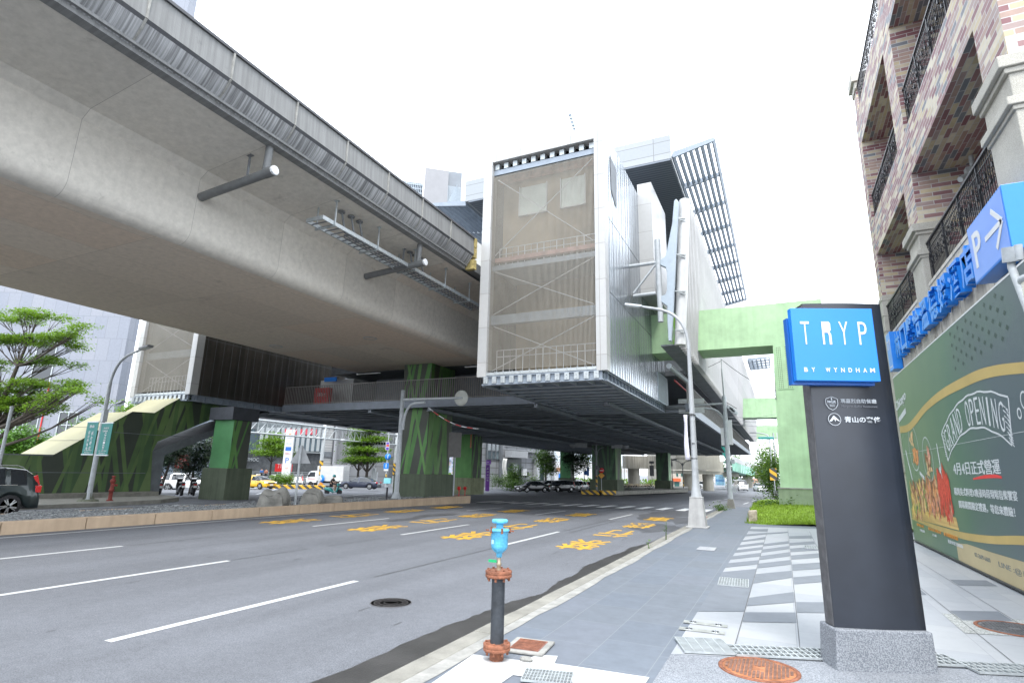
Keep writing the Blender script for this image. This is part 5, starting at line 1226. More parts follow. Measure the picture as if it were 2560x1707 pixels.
t = thing('signal_pole', 'grey pole with double mast arm, sign backs and signal heads at the corner', 'signal pole', (-2.74, 34.6, 0))
s = MB(); s.add([(-.3, -.3, -.5), (.3, -.3, -.5), (.3, .3, -.5), (-.3, .3, -.5), (-.14, -.14, .5), (.14, -.14, .5), (.14, .14, .5), (-.14, .14, .5)], [(0, 1, 5, 4), (1, 2, 6, 5), (2, 3, 7, 6), (3, 0, 4, 7), (4, 5, 6, 7)]); s.build('foot', M['kerb'], t)
s = MB(); s.lathe([(.15, -.3), (.14, .5), (.12, 6.3), (.0, 6.32)], n=14); s.tube([(0, 0, 6.3), (-.02, 0, 7.9)], .045, 8); s.tube([(-.02, 0, 7.5), (-.02, 0, 8.55)], .025, 6); s.build('post', M['grey_pole'], t)
s = MB(); s.tube([(.05, 0, 5.86), (-3.35, 0, 5.78)], .055, 10); s.tube(bez((0, 0, 4.6), (-.15, 0, 5.55), (-.9, 0, 5.6), 8)+[(-1.4, 0, 5.62)], .06, 10); s.build('mast_arm', M['grey_pole'], t)
s = MB(); s.box(-2.6, -1.12, -.07, -.05, 5.92, 6.2); s.box(-2.6, -1.12, -.07, -.05, 5.34, 5.68)
for x in (-2.3, -1.45): s.bbox((x, -.09, 6.06), .09, .04, .07); s.bbox((x, -.09, 5.5), .09, .04, .07)
s.build('sign_back', mat('pale_sign_back', (0.5, 0.52, 0.52), .5, nscale=5, namt=.1), t)
s = MB()
for k in range(3): s.obox((.3+k*.1, .1, 5.6-k*.12), (.16, 0, -.1), (0, .17, 0), (.04, 0, .09))
s.build('signal_head', M['galv'], t, bevel=.02)
s = MB(); s.bar((.1, .02, 5.95), (.65, .02, 5.55), .03); s.build('signal_bracket', M['rail_blk'], t)
s = MB(); s.box(.1, .33, -.06, .06, 3.5, 4.9); s.box(-.3, -.13, -.05, .05, 3.45, 4.45); s.build('banner_panel', M['sign_white'], t)
s = MB(); s.add([(-.32, -.02, 3.4), (-.1, -.02, 3.35), (-.12, -.02, 3.0)], [(0, 1, 2)]); s.add([(-.3, -.02, 3.05), (-.08, -.02, 3.0), (-.1, -.02, 2.6)], [(0, 1, 2)]); o = s.build('pennant', mat('teal_pennant', (0.05, 0.4, 0.33), .6, namt=.1), t); md = o.modifiers.new('s', 'SOLIDIFY'); md.thickness = .01
s = MB(); s.bbox((.24, 0, 1.0), .14, .1, .3); s.bbox((.25, 0, 2.55), .2, .16, .24); s.build('control_box', M['grey_pole'], t)
# overhead wires from the pole
s = MB(); a, b = Vector((-2.76, 34.6, 8.5)), Vector((.2, 30.6, 5.9)); s.tube([a+(b-a)*i/8-Vector((0, 0, .25*math.sin(PI*i/8))) for i in range(9)], .016, 5)
a, b = Vector((-2.76, 34.6, 8.4)), Vector((-5, 36, 7.9)); s.tube([a, (a+b)/2-Vector((0, 0, .1)), b], .014, 5)
for k in range(3): a, b = Vector((-2.6, 34.8, 4.7+k*.2)), Vector((-.1, 44, 5.4+k*.35)); s.tube([a, (a+b)/2-Vector((0, 0, .15)), b], .012, 5)
tag(s.build('overhead_wire', M['rail_blk']), 'thin black wires strung from the signal pole to the green column', 'wire')
# kerb stone at lawn corner
s = MB(); rk = random.Random(4); base = PZ(1883, 1304, 0)
s.box(-.16, .16, -.3, .3, -.1, .44); s.v = [(x*(1+rk.uniform(-.15, .1)), y*(1+rk.uniform(-.1, .1)), z*(1+rk.uniform(-.08, .05))) for x, y, z in s.v]
o = s.build('boulder', mat('ochre_stone', (0.42, 0.36, 0.27), .9, nscale=7, namt=.35, bump=.6, bscale=14), bevel=.04); o.location = (base.x, base.y, 0); tag(o, 'ochre edging stone at the near corner of the lawn', 'stone')

# ---------------------------------------------------------------- left street lamp with two teal banners
LL = Vector((-28.6, 15.5, 0))
t = thing('street_lamp', 'grey curved street lamp carrying two teal banners by the green stair wall', 'street lamp', LL)
s = MB(); s.lathe([(.22, 0), (.2, .06), (.12, .12), (.11, .5), (.085, 5.3), (.085, 5.32)], n=14)
s.tube([(0, 0, 5.3)]+bez((0, 0, 5.3), (.12, 0, 6.55), (1.3, 0, 6.75), 10)[1:]+[(2.0, 0, 6.92)], [.085]+[.06]*10+[.05], 10); s.build('post', M['grey_pole'], t)
s = MB()
for a in (0, PI/2, PI, 3*PI/2): s.prism([(.08*math.cos(a), .08*math.sin(a), .05), (.27*math.cos(a), .27*math.sin(a), .05), (.08*math.cos(a), .08*math.sin(a), .45)], (-.01, 0.01, 0), (.01, -.01, 0))
s.lathe([(.42, 0), (.36, .08), (.2, .09)], n=12); s.build('foot', mat('mossy_foot', (0.13, 0.14, 0.1), .9, nscale=6, namt=.3), t)
s = MB(); s.obox((2.3, 0, 6.97), (.34, 0, .05), (0, .14, 0), (0, 0, .05)); s.build('lamp_head', M['dark_pole'], t, bevel=.02)
s = MB(); s.obox((2.32, 0, 6.925), (.26, 0, .04), (0, .11, 0), (0, 0, .008)); s.build('lens', M['sign_white'], t)
s = MB(); s.bbox((.13, -.05, 3.85), .2, .2, .55); s.tube([(0, 0, 3.9), (.5, .0, 4.35), (1.0, 0, 4.45)], .025, 6); s.obox((1.12, 0, 4.46), (.18, 0, .04), (0, .09, 0), (0, 0, .04)); s.build('side_lamp', M['grey_pole'], t)
teal = mat('teal_banner', (0.006, 0.17, 0.15), .6, nscale=.9, namt=.15)
for (x0, x1, z0, z1, lab, cols, foot) in ((-29.62, -28.74, 2.1, 3.55, 'teal banner left of the lamp post, two columns of white characters', (('就在眼前', .62), ('最好的機會', .33)), None), (-28.46, -27.6, 2.08, 3.48, 'teal banner right of the lamp post, one column of white characters', (('A9地標一區雙示', .5),), None)):
    b = thing('pole_banner', lab, 'banner', ((x0+x1)/2, 15.42, z0))
    s = MB(); s.box(x0, x1, 15.4, 15.42, z0, z1); s.build('cloth', teal, b, world=True)
    s = MB(); s.box(x0-.03, x1+.03, 15.385, 15.435, z1, z1+.05); s.box(x0-.03, x1+.03, 15.385, 15.435, z0-.06, z0); s.build('rail', M['galv'], b, world=True)
    w_ = x1-x0
    for chs, fx in cols:
        n = len(chs); hh = (z1-z0)*.62/n
        for i, ch in enumerate(chs): text('lettering', ch, b, (x0+w_*fx+.02, 15.395, z1-.38-(i+1)*hh*1.02+.02), (1, 0, 0), (0, 0, 1), hh*.8, M['sign_white'], maxw=.15, align='C')
    text('lettering', '勝森' if len(cols) > 1 else '新光銀行旁', b, (x0+w_*.5, 15.395, z1-.25), (1, 0, 0), (0, 0, 1), .13 if len(cols) > 1 else .08, M['sign_white'], align='C', maxw=.38)
    if len(cols) < 2: text('lettering', '三重縣商圈', b, (x0+w_*.42, 15.395, z1-.38), (1, 0, 0), (0, 0, 1), .08, M['sign_white'], align='C', maxw=.4)
    text('lettering', '(02) 2601-9800', b, (x0+w_*.5, 15.395, z0+.13), (1, 0, 0), (0, 0, 1), .05, M['sign_white'], align='C', maxw=.6)
    text('lettering', '贈獎活動進行中', b, (x0+w_*.5, 15.395, z0+.04), (1, 0, 0), (0, 0, 1), .05, M['sign_white'], align='C', maxw=.5)
t = thing('sign_post', 'plain grey post behind the dark car at the left edge', 'post', (-29.2, 12.2, 0))
s = MB(); s.tube([(0, 0, 0), (0, 0, 3.9)], .065, 10); s.lathe([(.0, 3.96), (.07, 3.94), (.08, 3.9), (.065, 3.88)], n=10); s.build('post', M['grey_pole'], t)
s = MB(); s.lathe([(.14, 0), (.13, .05), (.07, .06)], n=10); s.build('foot', M['kerb'], t)
# fire hydrant
t = thing('fire_hydrant', 'rusty red fire hydrant on the left pavement', 'hydrant', (-28.33, 16.27, 0))
Mh = mat('faded_red_hydrant', (0.2, 0.035, 0.025), .7, nscale=9, namt=.4)
s = MB(); s.lathe([(.14, 0), (.14, .04), (.085, .06), (.08, .42), (.11, .44), (.11, .5), (.08, .52), (.075, .8), (.1, .82), (.12, .86), (.12, .92), (.08, .98), (.05, 1.0), (.05, 1.06), (.09, 1.07), (.08, 1.12), (0, 1.14)], n=18); s.build('barrel', Mh, t)
for a in (-.3, 1.6): 
    s = MB(); s.tube([(.06*math.cos(a), .06*math.sin(a), .72), (.18*math.cos(a), .18*math.sin(a), .7)], .05, 10); s.tube([(.17*math.cos(a), .17*math.sin(a), .7), (.21*math.cos(a), .21*math.sin(a), .695)], .062, 6); s.build('outlet', Mh, t)

# ---------------------------------------------------------------- median furniture
t = thing('signal_mast', 'grey mast with arm and round sign back in front of the big striped pier', 'signal mast', (-19.4, 26.1, 0))
s = MB(); s.lathe([(.14, 0), (.14, .5), (.12, 6.15), (0, 6.17)], n=14); s.tube([(.1, 0, 5.6), (3.95, 0, 5.58)], [.085, .06], 10); s.tube(bez((.16, 0, 3.95), (.16, 0, 5.3), (.9, 0, 5.38), 8)+[(1.55, 0, 5.4)], .075, 10); s.tube([(.16, 0, 3.9), (.16, 0, 4.1)], .075, 8); s.build('post', M['grey_pole'], t)
s = MB(); s.lathe([(.36, 0), (.3, .06), (.15, .5)], n=8); s.build('foot', M['grey_pole'], t)
s = MB(); s.lathe([(0, -.03), (.42, -.03), (.43, 0), (.42, .015), (0, .015)], (3.85, .09, 5.58), 28, axis='y'); s.build('round_sign', mat('round_sign_back', (0.4, 0.41, 0.38), .5, nscale=4, namt=.12), t)
s = MB()
for k in range(9): a = Vector((1.0, 1.2, 5.25)); b = Vector((4.3, 1.4, 4.0)); p, q = a+(b-a)*(k/9), a+(b-a)*((k+.9)/9); s.bar(p-Vector((0, 0, .3*math.sin(PI*k/9))), q-Vector((0, 0, .3*math.sin(PI*(k+.9)/9))), .04, mi=k % 2)
o = s.build('striped_line', [M['sign_white'], M['red']], t)
def rock(lab, p, pts, dy, seed):
    s = MB(); rk = random.Random(seed); base = Vector((p.x, p.y, .1))
    n = len(pts); rings = []
    for k in range(7):
        t = k/6; sc = 1-.35*abs(2*t-1)**2.2
        rings.append([base+Vector((dy*(t-.5)*0, 0, 0))+LD*(x*(.62+.38*sc))+LN*((t-.5)*dy)+Vector((0, 0, max(-.15, z*sc)))+Vector((rk.uniform(-.03, .03), rk.uniform(-.03, .03), rk.uniform(-.03, .03))) for x, z in pts])
    for r in rings: r.append(r[0])
    s.grid(rings); s.add(rings[0][:-1], [tuple(range(n))]); s.add(rings[-1][:-1], [tuple(reversed(range(n)))])
    o = s.build('boulder', mat('grey_boulder', (0.2, 0.195, 0.175), .9, nscale=1.7, namt=.4, bump=.7, bscale=7), weld=True, subs=1); tag(o, lab, 'boulder', 'boulders on the median')
LD = Vector((CR.x, CR.y, 0)).normalized(); LN = Vector((-LD.y, LD.x, 0))
rock('pale boulder with two humps at the left end of the median boulders', PZ(682, 1266, .1), [(-.62, -.15), (-.55, .45), (-.48, .68), (-.3, .75), (-.1, .62), (.12, .62), (.3, .85), (.5, .78), (.62, .5), (.66, -.15)], .8, 3)
rock('tall brown rounded boulder beside the bare sign post', PZ(780, 1262, .1), [(-.52, -.15), (-.47, .4), (-.25, .72), (.02, .78), (.35, .68), (.45, .45), (.5, -.15)], .8, 5)
rock('low brown boulder leaning on the tall brown boulder', PZ(828, 1259, .1), [(-.55, -.12), (-.5, .3), (-.2, .36), (.25, .4), (.45, .33), (.55, .15), (.52, -.12)], .6, 8)
t = thing('sign_post', 'grey post with the dark back of a triangular sign on the median', 'sign', PZ(737, 1264, .1))
s = MB(); s.tube([(0, 0, 0), (0, 0, 2.55)], .05, 10); s.build('post', M['grey_pole'], t)
s = MB(); q = [LD*x+Vector((0, 0, z))+LN*.08 for x, z in ((-.45, 1.78), (.45, 1.78), (.04, 2.55), (-.04, 2.55))]; s.prism(q, (0, 0, 0), LN*.03); s.build('triangle_panel', M['sign_back'], t)
t = thing('sign_post', 'grey post with the brown back of a rectangular sign at the end of the median', 'sign', PZ(1133, 1242, .1))
s = MB(); s.tube([(0, 0, 0), (0, 0, 3.95)], .05, 10); s.build('post', M['grey_pole'], t)
s = MB(); s.obox((0, -.07, 3.2), LD*.4, LN*.02, (0, 0, .78)); s.build('panel', mat('brown_grey_sign_back', (0.12, 0.115, 0.11), .6, nscale=4, namt=.15), t)
for (x, y, hh, lab) in ((1147, 1243, .55, 'red round reflector on a short stick at the median end, left one'), (1162, 1240, .5, 'red flower-shaped reflector on a short stick at the median end, right one')):
    t = thing('reflector', lab, 'reflector', PZ(x, y, .1), group='red reflectors at the median end')
    s = MB(); s.tube([(0, 0, 0), (0, 0, hh)], .03, 6); s.build('stick', M['red'], t)
    s = MB(); s.lathe([(0, -.02), (.12, -.02), (.12, .02), (0, .02)], (0, -.03, hh), 12, axis='y'); s.build('disc', M['red'], t)
t = thing('bollard', 'short black bollard on the median beside the signal mast', 'bollard', PZ(966, 1250, .1))
s = MB(); s.lathe([(.06, 0), (.05, .05), (.045, .62), (.06, .64), (.0, .68)], n=10); s.build('post', M['rail_blk'], t)
s = MB(); s.lathe([(.1, 0), (.09, .03), (.0, .03)], n=10); s.build('foot', M['iron'], t)
# ---------------------------------------------------------------- vehicles
def paint(n, c, metal=.3): return mat('car_paint_'+n, c, .28, metal, nscale=2, namt=.04, coat=.6)
PT = {'black': paint('black', (0.012, 0.013, 0.015)), 'dgreen': paint('dark_slate', (0.03, 0.042, 0.042), .4), 'white': paint('white', (0.72, 0.73, 0.73), 0), 'silver': paint('silver', (0.4, 0.41, 0.42), .5), 'navy': paint('navy', (0.016, 0.022, 0.045), .3), 'yellow': paint('taxi_yellow', (0.72, 0.4, 0.01), 0), 'grey': paint('grey', (0.13, 0.135, 0.14), .4)}
M['tail'] = mat('tail_lamp_red', (0.55, 0.012, 0.012), .2, namt=0, coat=.5); M['head'] = mat('head_lamp_glass', (0.75, 0.77, 0.78), .1, namt=0, spec=.8)
M['trim'] = mat('black_trim', (0.02, 0.02, 0.022), .5, namt=0)
def make_car(nm, lab, cat, pt, loc, rz, L=4.6, W=1.82, H=1.46, kind='sedan', gc=.2, wr=.33, group=None, detail=True, taxi=False):
    t = thing(nm, lab, cat, loc, rz, group)     # +x is the front, origin mid-wheelbase on the ground
    suv = kind in ('suv', 'hatch', 'van')
    zb = H*.63 if kind != 'van' else H*.55
    hood = {'sedan': .26, 'suv': .25, 'hatch': .2, 'van': .08}[kind]; ws = {'sedan': .17, 'suv': .14, 'hatch': .15, 'van': .1}[kind]
    f = [(0, gc+.36), (.02, zb-.2), (.06, zb-.1), (hood*.6, zb-.02), (hood, zb+.03), (hood+ws*.5, zb+(H-zb)*.55), (hood+ws, H-.06), (hood+ws+.1, H-.01), (.55, H)]
    if kind == 'sedan': f += [(.68, H-.03), (.76, H-.16), (.86, zb+.06), (.9, zb+.05), (.975, zb+.02), (.99, zb-.12), (1, gc+.35)]
    elif kind == 'suv': f += [(.78, H-.02), (.9, H-.09), (.94, H-.22), (.975, zb+.05), (.985, zb-.1), (.995, gc+.5), (1, gc+.3)]
    elif kind == 'hatch': f += [(.8, H-.04), (.9, H-.14), (.96, zb+.1), (.98, zb), (.995, gc+.5), (1, gc+.3)]
    else: f += [(.9, H), (.97, H-.04), (.985, H-.2), (.99, zb), (.995, gc+.5), (1, gc+.3)]
    us = sorted(set([a for a, _ in f]+[i/30 for i in range(31)]))
    fx = [a for a, _ in f]; fz = [b for _, b in f]
    xw = (.19*L, .81*L) if kind != 'van' else (.16*L, .8*L)
    P = []; cab = []
    for u in us:
        zt = float(np.interp(u, fx, fz)); x = u*L
        wv = W/2*(1-.16*max(0, 1-u/.1)**2-.1*max(0, (u-.92)/.08)**2)
        zs = gc+.02
        arch = 0
        for xc in xw:
            d = abs(x-xc); rr = wr*1.17
            if d < rr: arch = max(arch, wr+math.sqrt(rr*rr-d*d))
        zlo = max(zs, arch); z2 = max(zs+.16, arch+.01); z3 = max(zb*.66, arch+.05)
        zbl = min(zb-.01, zt-.05); z3 = min(z3, zbl-.03)
        k = max(0, (zt-zb)/(H-zb)); wr_ = wv*(.93-.21*k) if zt > zb+.03 else wv*.9
        row = [(x, 0, zs+.04), (x, wv*.82, zs+.04 if arch == 0 else zs+.1), (x, wv*.97, min(zlo, z3)), (x, wv, min(z2, z3+.005)), (x, wv*1.0, z3+.01), (x, wv*.965, zbl), (x, wr_, zt-.07*k-.015), (x, wr_*.86, zt-.012*k), (x, 0, zt+.012)]
        P.append(row); cab.append(k)
    body, gl = MB(), MB()
    n = len(P[0])
    for sg in (1, -1):
        for i in range(len(P)-1):
            for j in range(n-1):
                q = [P[i][j], P[i+1][j], P[i+1][j+1], P[i][j+1]]
                q = [(L/2-a, sg*b, c) for a, b, c in q]
                u = (us[i]+us[i+1])/2; kk = min(cab[i], cab[i+1]); km = (cab[i]+cab[i+1])/2
                glass = False
                if j == 5 and kk > .05:
                    pil = abs(u-.52) < .012 or (suv and abs(u-.78) < .012) or (kind == 'sedan' and u > .82) or (kind == 'suv' and u > .9)
                    glass = kk > .25 and not pil
                if j in (6, 7) and .05 < km < .97: glass = (u < .5) or (u > .6)
                if j == 5 and .05 < km < .97 and (u < hood+ws*.4): glass = True
                (gl if glass else body).add(q if sg > 0 else list(reversed(q)), [(0, 1, 2, 3)], 0, True)
    for e, r in ((0, P[0]), (1, P[-1])):
        pts = [(L/2-a, b, c) for a, b, c in r]+[(L/2-a, -b, c) for a, b, c in reversed(r[1:-1])]
        body.add(pts, [tuple(range(len(pts)))], 0, False)
    bo = body.build('body', pt, t, weld=True)
    gl.build('window_glass', M['glass'], t, weld=True)
    s = MB(); s.box(-L/2+.25, L/2-.25, -W/2+.14, W/2-.14, gc+.02, zb-.15); s.build('underbody', M['trim'], t)
    for xc in xw:
        for sg in (1, -1):
            c = (L/2-xc, sg*(W/2-.11), wr)
            s = MB(); s.lathe([(wr*.68, -.1), (wr*.95, -.105), (wr, -.07), (wr, .07), (wr*.95, .105), (wr*.68, .1)], c, 26, axis='y'); tw = s.build('tyre', M['rubber'], t)
            s = MB(); s.lathe([(wr*.68, -.08), (wr*.62, -.06), (wr*.6, .0), (wr*.6, .06), (wr*.64, .09), (wr*.69, .1)], c, 24, axis='y'); s.lathe([(0, -.02), (wr*.6, -.02)], c, 20, axis='y', mi=1)
            for k in range(10 if detail else 5):
                a = 2*PI*k/(10 if detail else 5)+.3*(k % 2)*(1 if detail else 0); yy = c[1]+sg*.085
                s.bar((c[0]+.04*math.cos(a), yy+sg*.012, c[2]+.04*math.sin(a)), (c[0]+wr*.66*math.cos(a), yy, c[2]+wr*.66*math.sin(a)), wr*(.1 if detail else .2), .03, up=(0, 1, 0))
            s.lathe([(0, .1), (.05, .1), (.06, .06)] if sg > 0 else [(.06, -.06), (.05, -.1), (0, -.1)], c, 10, axis='y')
            s.build('rim', [M['alu'], M['trim']], tw)
    xf, xr = L/2, -L/2
    for sg in (1, -1):
        s = MB(); s.obox((xf-.16, sg*W*.37, zb-.2), (.14, -sg*.035, 0), (.02, sg*.16, 0), (-.03, 0, .055)); s.build('headlight', M['head'], t, bevel=.02)
        s = MB()
        if kind in ('suv', 'hatch', 'van'): 
            s.obox((xr+.12, sg*W*.445, zb-.14), (.1, 0, .0), (0, .07, 0), (0, 0, .12)); s.obox((xr+.15, sg*W*.40, zb+.12), (.06, 0, -.02), (0, .055, 0), (.07, 0, .2))
        else: s.obox((xr+.1, sg*W*.38, zb-.1), (.1, 0, 0), (0, .16, 0), (0, 0, .08))
        s.build('taillight', M['tail'], t, bevel=.02)
        s = MB(); s.obox((xf-L*(hood+.05), sg*(W/2+.08), zb+.06), (.05, sg*.02, 0), (-.02, sg*.1, 0), (0, 0, .06)); s.build('wing_mirror', pt if not taxi else M['trim'], t, bevel=.02)
        if detail:
            s = MB()
            for u in (.5, .73): s.obox((xf-u*L, sg*(W/2-.01), zb-.13), (.1, 0, 0), (0, .02, 0), (0, 0, .014))
            s.build('door_handle', M['chrome'] if kind != 'suv' else pt, t)
            s = MB()
            for u in (.34, .525, .71): s.obox((xf-u*L, sg*(W/2-.006), zb*.66), (.004, 0, 0), (0, .008, 0), (0, 0, zb*.28))
            s.build('door_seam', M['trim'], t)
            s = MB(); s.bar((xf-.3*L, sg*(W/2-.035), zb+.005), (xf-.84*L, sg*(W/2-.035), zb+.005), .02, .02); s.build('belt_trim', M['chrome'], t)
    s = MB(); s.box(xf-.03, xf+.012, -.25, .25, gc+.22, gc+.37); s.build('number_plate', M['plate'], t)
    s = MB(); s.box(xr-.012, xr+.03, -.25, .25, gc+.42, gc+.57); s.build('number_plate', M['plate'], t)
    s = MB(); s.box(xf-.05, xf+.006, -W*.28, W*.28, zb-.34, zb-.2); s.box(xf-.08, xf+.004, -W*.36, W*.36, gc+.05, gc+.17); s.build('grille', M['trim'], t, bevel=.01)
    s = MB(); s.box(xr-.005, xr+.12, -W*.42, W*.42, gc+.04, gc+.24); s.box(xf-.12, xf-.02, -W*.4, W*.4, gc-.02, gc+.04); s.build('bumper', M['trim'], t, bevel=.02)
    if kind == 'suv':
        s = MB()
        for sg in (1, -1): s.tube([(xf-.42*L, sg*W*.36, H-.01), (xf-.46*L, sg*W*.365, H+.045), (xf-.84*L, sg*W*.365, H+.03), (xf-.88*L, sg*W*.36, H-.05)], .018, 6)
        s.build('roof_rail', M['chrome'], t)
    if taxi:
        s = MB(); s.bbox((.1, 0, H+.07), .16, .5, .14); s.build('roof_sign', M['sign_white'], t, bevel=.02)
    return t
def face(dx, dy): return math.atan2(dy, dx)
W_ = lambda x, y: GP(x, y)
# dark SUV at the left edge, heading away along the side road
make_car('car', 'dark slate sport utility car with a lit red tail lamp at the left edge', 'car', PT['dgreen'], (-24.75, 9.0, -.15), face(0, -1), L=4.7, W=1.92, H=1.68, kind='suv', gc=.24, wr=.37)
def side(p, dep): return DEP(p[0], p[1], dep)
def lookdir(deg): # heading relative to image right (0 = driving right across the picture)
    a = math.atan2(LD.y, LD.x)+R(deg); return a
def gnd(p, dep): q = DEP(p[0], p[1], dep); return Vector((q.x, q.y, q.z))
make_car('car', 'dark navy saloon crossing behind the teal motor scooter', 'car', PT['navy'], gnd((900, 1222), 69), lookdir(180-6), L=4.85, W=1.83, H=1.46, kind='sedan', wr=.33)
make_car('taxi', 'yellow taxi with silver bumper beside the dark pier', 'taxi', PT['yellow'], gnd((640, 1221), 64), lookdir(-22), L=4.5, W=1.8, H=1.5, kind='hatch', taxi=True)
make_car('car', 'white hatchback seen from behind beside the hedge', 'car', PT['white'], gnd((744, 1213), 82), lookdir(105), L=4.4, W=1.85, H=1.6, kind='suv')
make_car('car', 'white sport utility car behind the parked scooters', 'car', PT['white'], gnd((467, 1226), 54), lookdir(10), L=4.6, W=1.88, H=1.62, kind='suv')
make_car('car', 'white car half hidden by the hedge, behind the taxi', 'car', PT['white'], gnd((690, 1211), 86), lookdir(5), L=4.5, W=1.8, H=1.5, kind='sedan', detail=False)
q_ = 'cars waiting under the station'
for (p, dep, hd_, k, c, lab) in (((1330, 1230), 74, 214, 'sedan', 'black', 'black saloon at the front of the queue under the station'), ((1370, 1225), 84, 222, 'sedan', 'silver', 'silver saloon just behind the leading black saloon'), ((1400, 1229), 78, 224, 'suv', 'black', 'black estate with lit lamps in the middle of the queue'), ((1425, 1229), 84, 230, 'suv', 'grey', 'dark grey estate overlapping the black estate'), ((1447, 1228), 86, 240, 'hatch', 'silver', 'small silver car near the striped kerb'), ((1440, 1217), 108, 230, 'sedan', 'grey', 'grey car farthest back in the queue'), ((1474, 1226), 92, 236, 'sedan', 'black', 'black car half hidden behind the striped kerb')):
    make_car('car', lab, 'car', PT[c], gnd(p, dep), lookdir(hd_), L=4.6 if k != 'hatch' else 4.0, H=1.46 if k == 'sedan' else 1.56, kind=k, detail=False, group=q_)
make_car('van', 'white delivery van coming down the far road', 'van', PT['white'], gnd((1853, 1226), 108), lookdir(260), L=4.8, W=1.8, H=2.05, kind='van', detail=False)
make_car('car', 'white pick-up fronted car on the far road, right of the van', 'car', PT['white'], gnd((1901, 1228), 112), lookdir(262), L=4.3, W=1.8, H=1.68, kind='suv', detail=False)
make_car('car', 'dark car partly behind the right-hand white car on the far road', 'car', PT['black'], gnd((1920, 1225), 120), lookdir(262), L=4.4, W=1.8, H=1.46, kind='sedan', detail=False)
make_car('car', 'pale car parked under the far concrete viaduct', 'car', PT['white'], gnd((1757, 1220), 120), lookdir(20), L=4.4, W=1.8, H=1.46, kind='sedan', detail=False)
# box truck
t = thing('truck', 'white box truck behind the striped lane divider', 'truck', gnd((815, 1216), 76), lookdir(180-8))
s = MB(); s.box(-2.75, 1.0, -1.0, 1.0, .75, 2.75); s.build('cargo_box', M['white'], t, bevel=.03)
s = MB(); prof = [(1.05, .5), (2.55, .5), (2.6, 1.0), (2.5, 1.25), (2.15, 1.95), (1.9, 2.05), (1.05, 2.1)]; s.prism([(x, -.85, z) for x, z in prof], (0, 0, 0), (0, 1.7, 0)); cb = s.build('cab', PT['white'], t, bevel=.06)
s = MB()
for sg in (1, -1): s.prism([(1.3, sg*.853, 1.3), (2.3, sg*.853, 1.3), (2.05, sg*.853, 1.88), (1.3, sg*.853, 1.92)], (0, 0, 0), (0, sg*.01, 0))
s.add([(2.5, -.72, 1.3), (2.5, .72, 1.3), (2.21, .68, 1.9), (2.21, -.68, 1.9)], [(0, 1, 2, 3)]); s.v[-4:] = [(x+.012, y, z) for x, y, z in s.v[-4:]]; s.build('window_glass', M['glass'], t)
for x in (1.85, -1.75):
    for sg in (1, -1):
        s = MB(); c = (x, sg*.78, .34); s.lathe([(.2, -.1), (.33, -.1), (.34, 0), (.33, .1), (.2, .1)], c, 20, axis='y'); w_ = s.build('tyre', M['rubber'], t)
        s = MB(); s.lathe([(0, -.08), (.21, -.08), (.21, .08), (0, .08)], c, 16, axis='y'); s.build('rim', M['alu'], w_)
s = MB(); s.box(-2.7, 1.4, -.35, .35, .5, .72); s.box(-2.75, -2.6, -.9, .9, .4, .55); s.build('chassis', M['trim'], t)
for sg in (1, -1):
    s = MB(); s.obox((2.56, sg*.62, .82), (.05, 0, 0), (0, .14, 0), (0, 0, .1)); s.build('headlight', M['head'], t)
    s = MB(); s.obox((2.2, sg*1.0, 1.4), (.04, 0, 0), (0, .09, 0), (0, 0, .16)); s.build('wing_mirror', M['trim'], t)
s = MB(); s.box(1.3, 2.3, -.862, -.858, .98, 1.05); s.box(1.3, 2.3, .858, .862, .98, 1.05); s.build('red_stripe', M['red'], t)
s = MB()
for zz in (.85, 1.1, 1.4, 1.75, 2.1): s.box(-2.79, -2.76, -.8, .8, zz, zz+.04)
s.build('rear_rack', M['galv'], t)

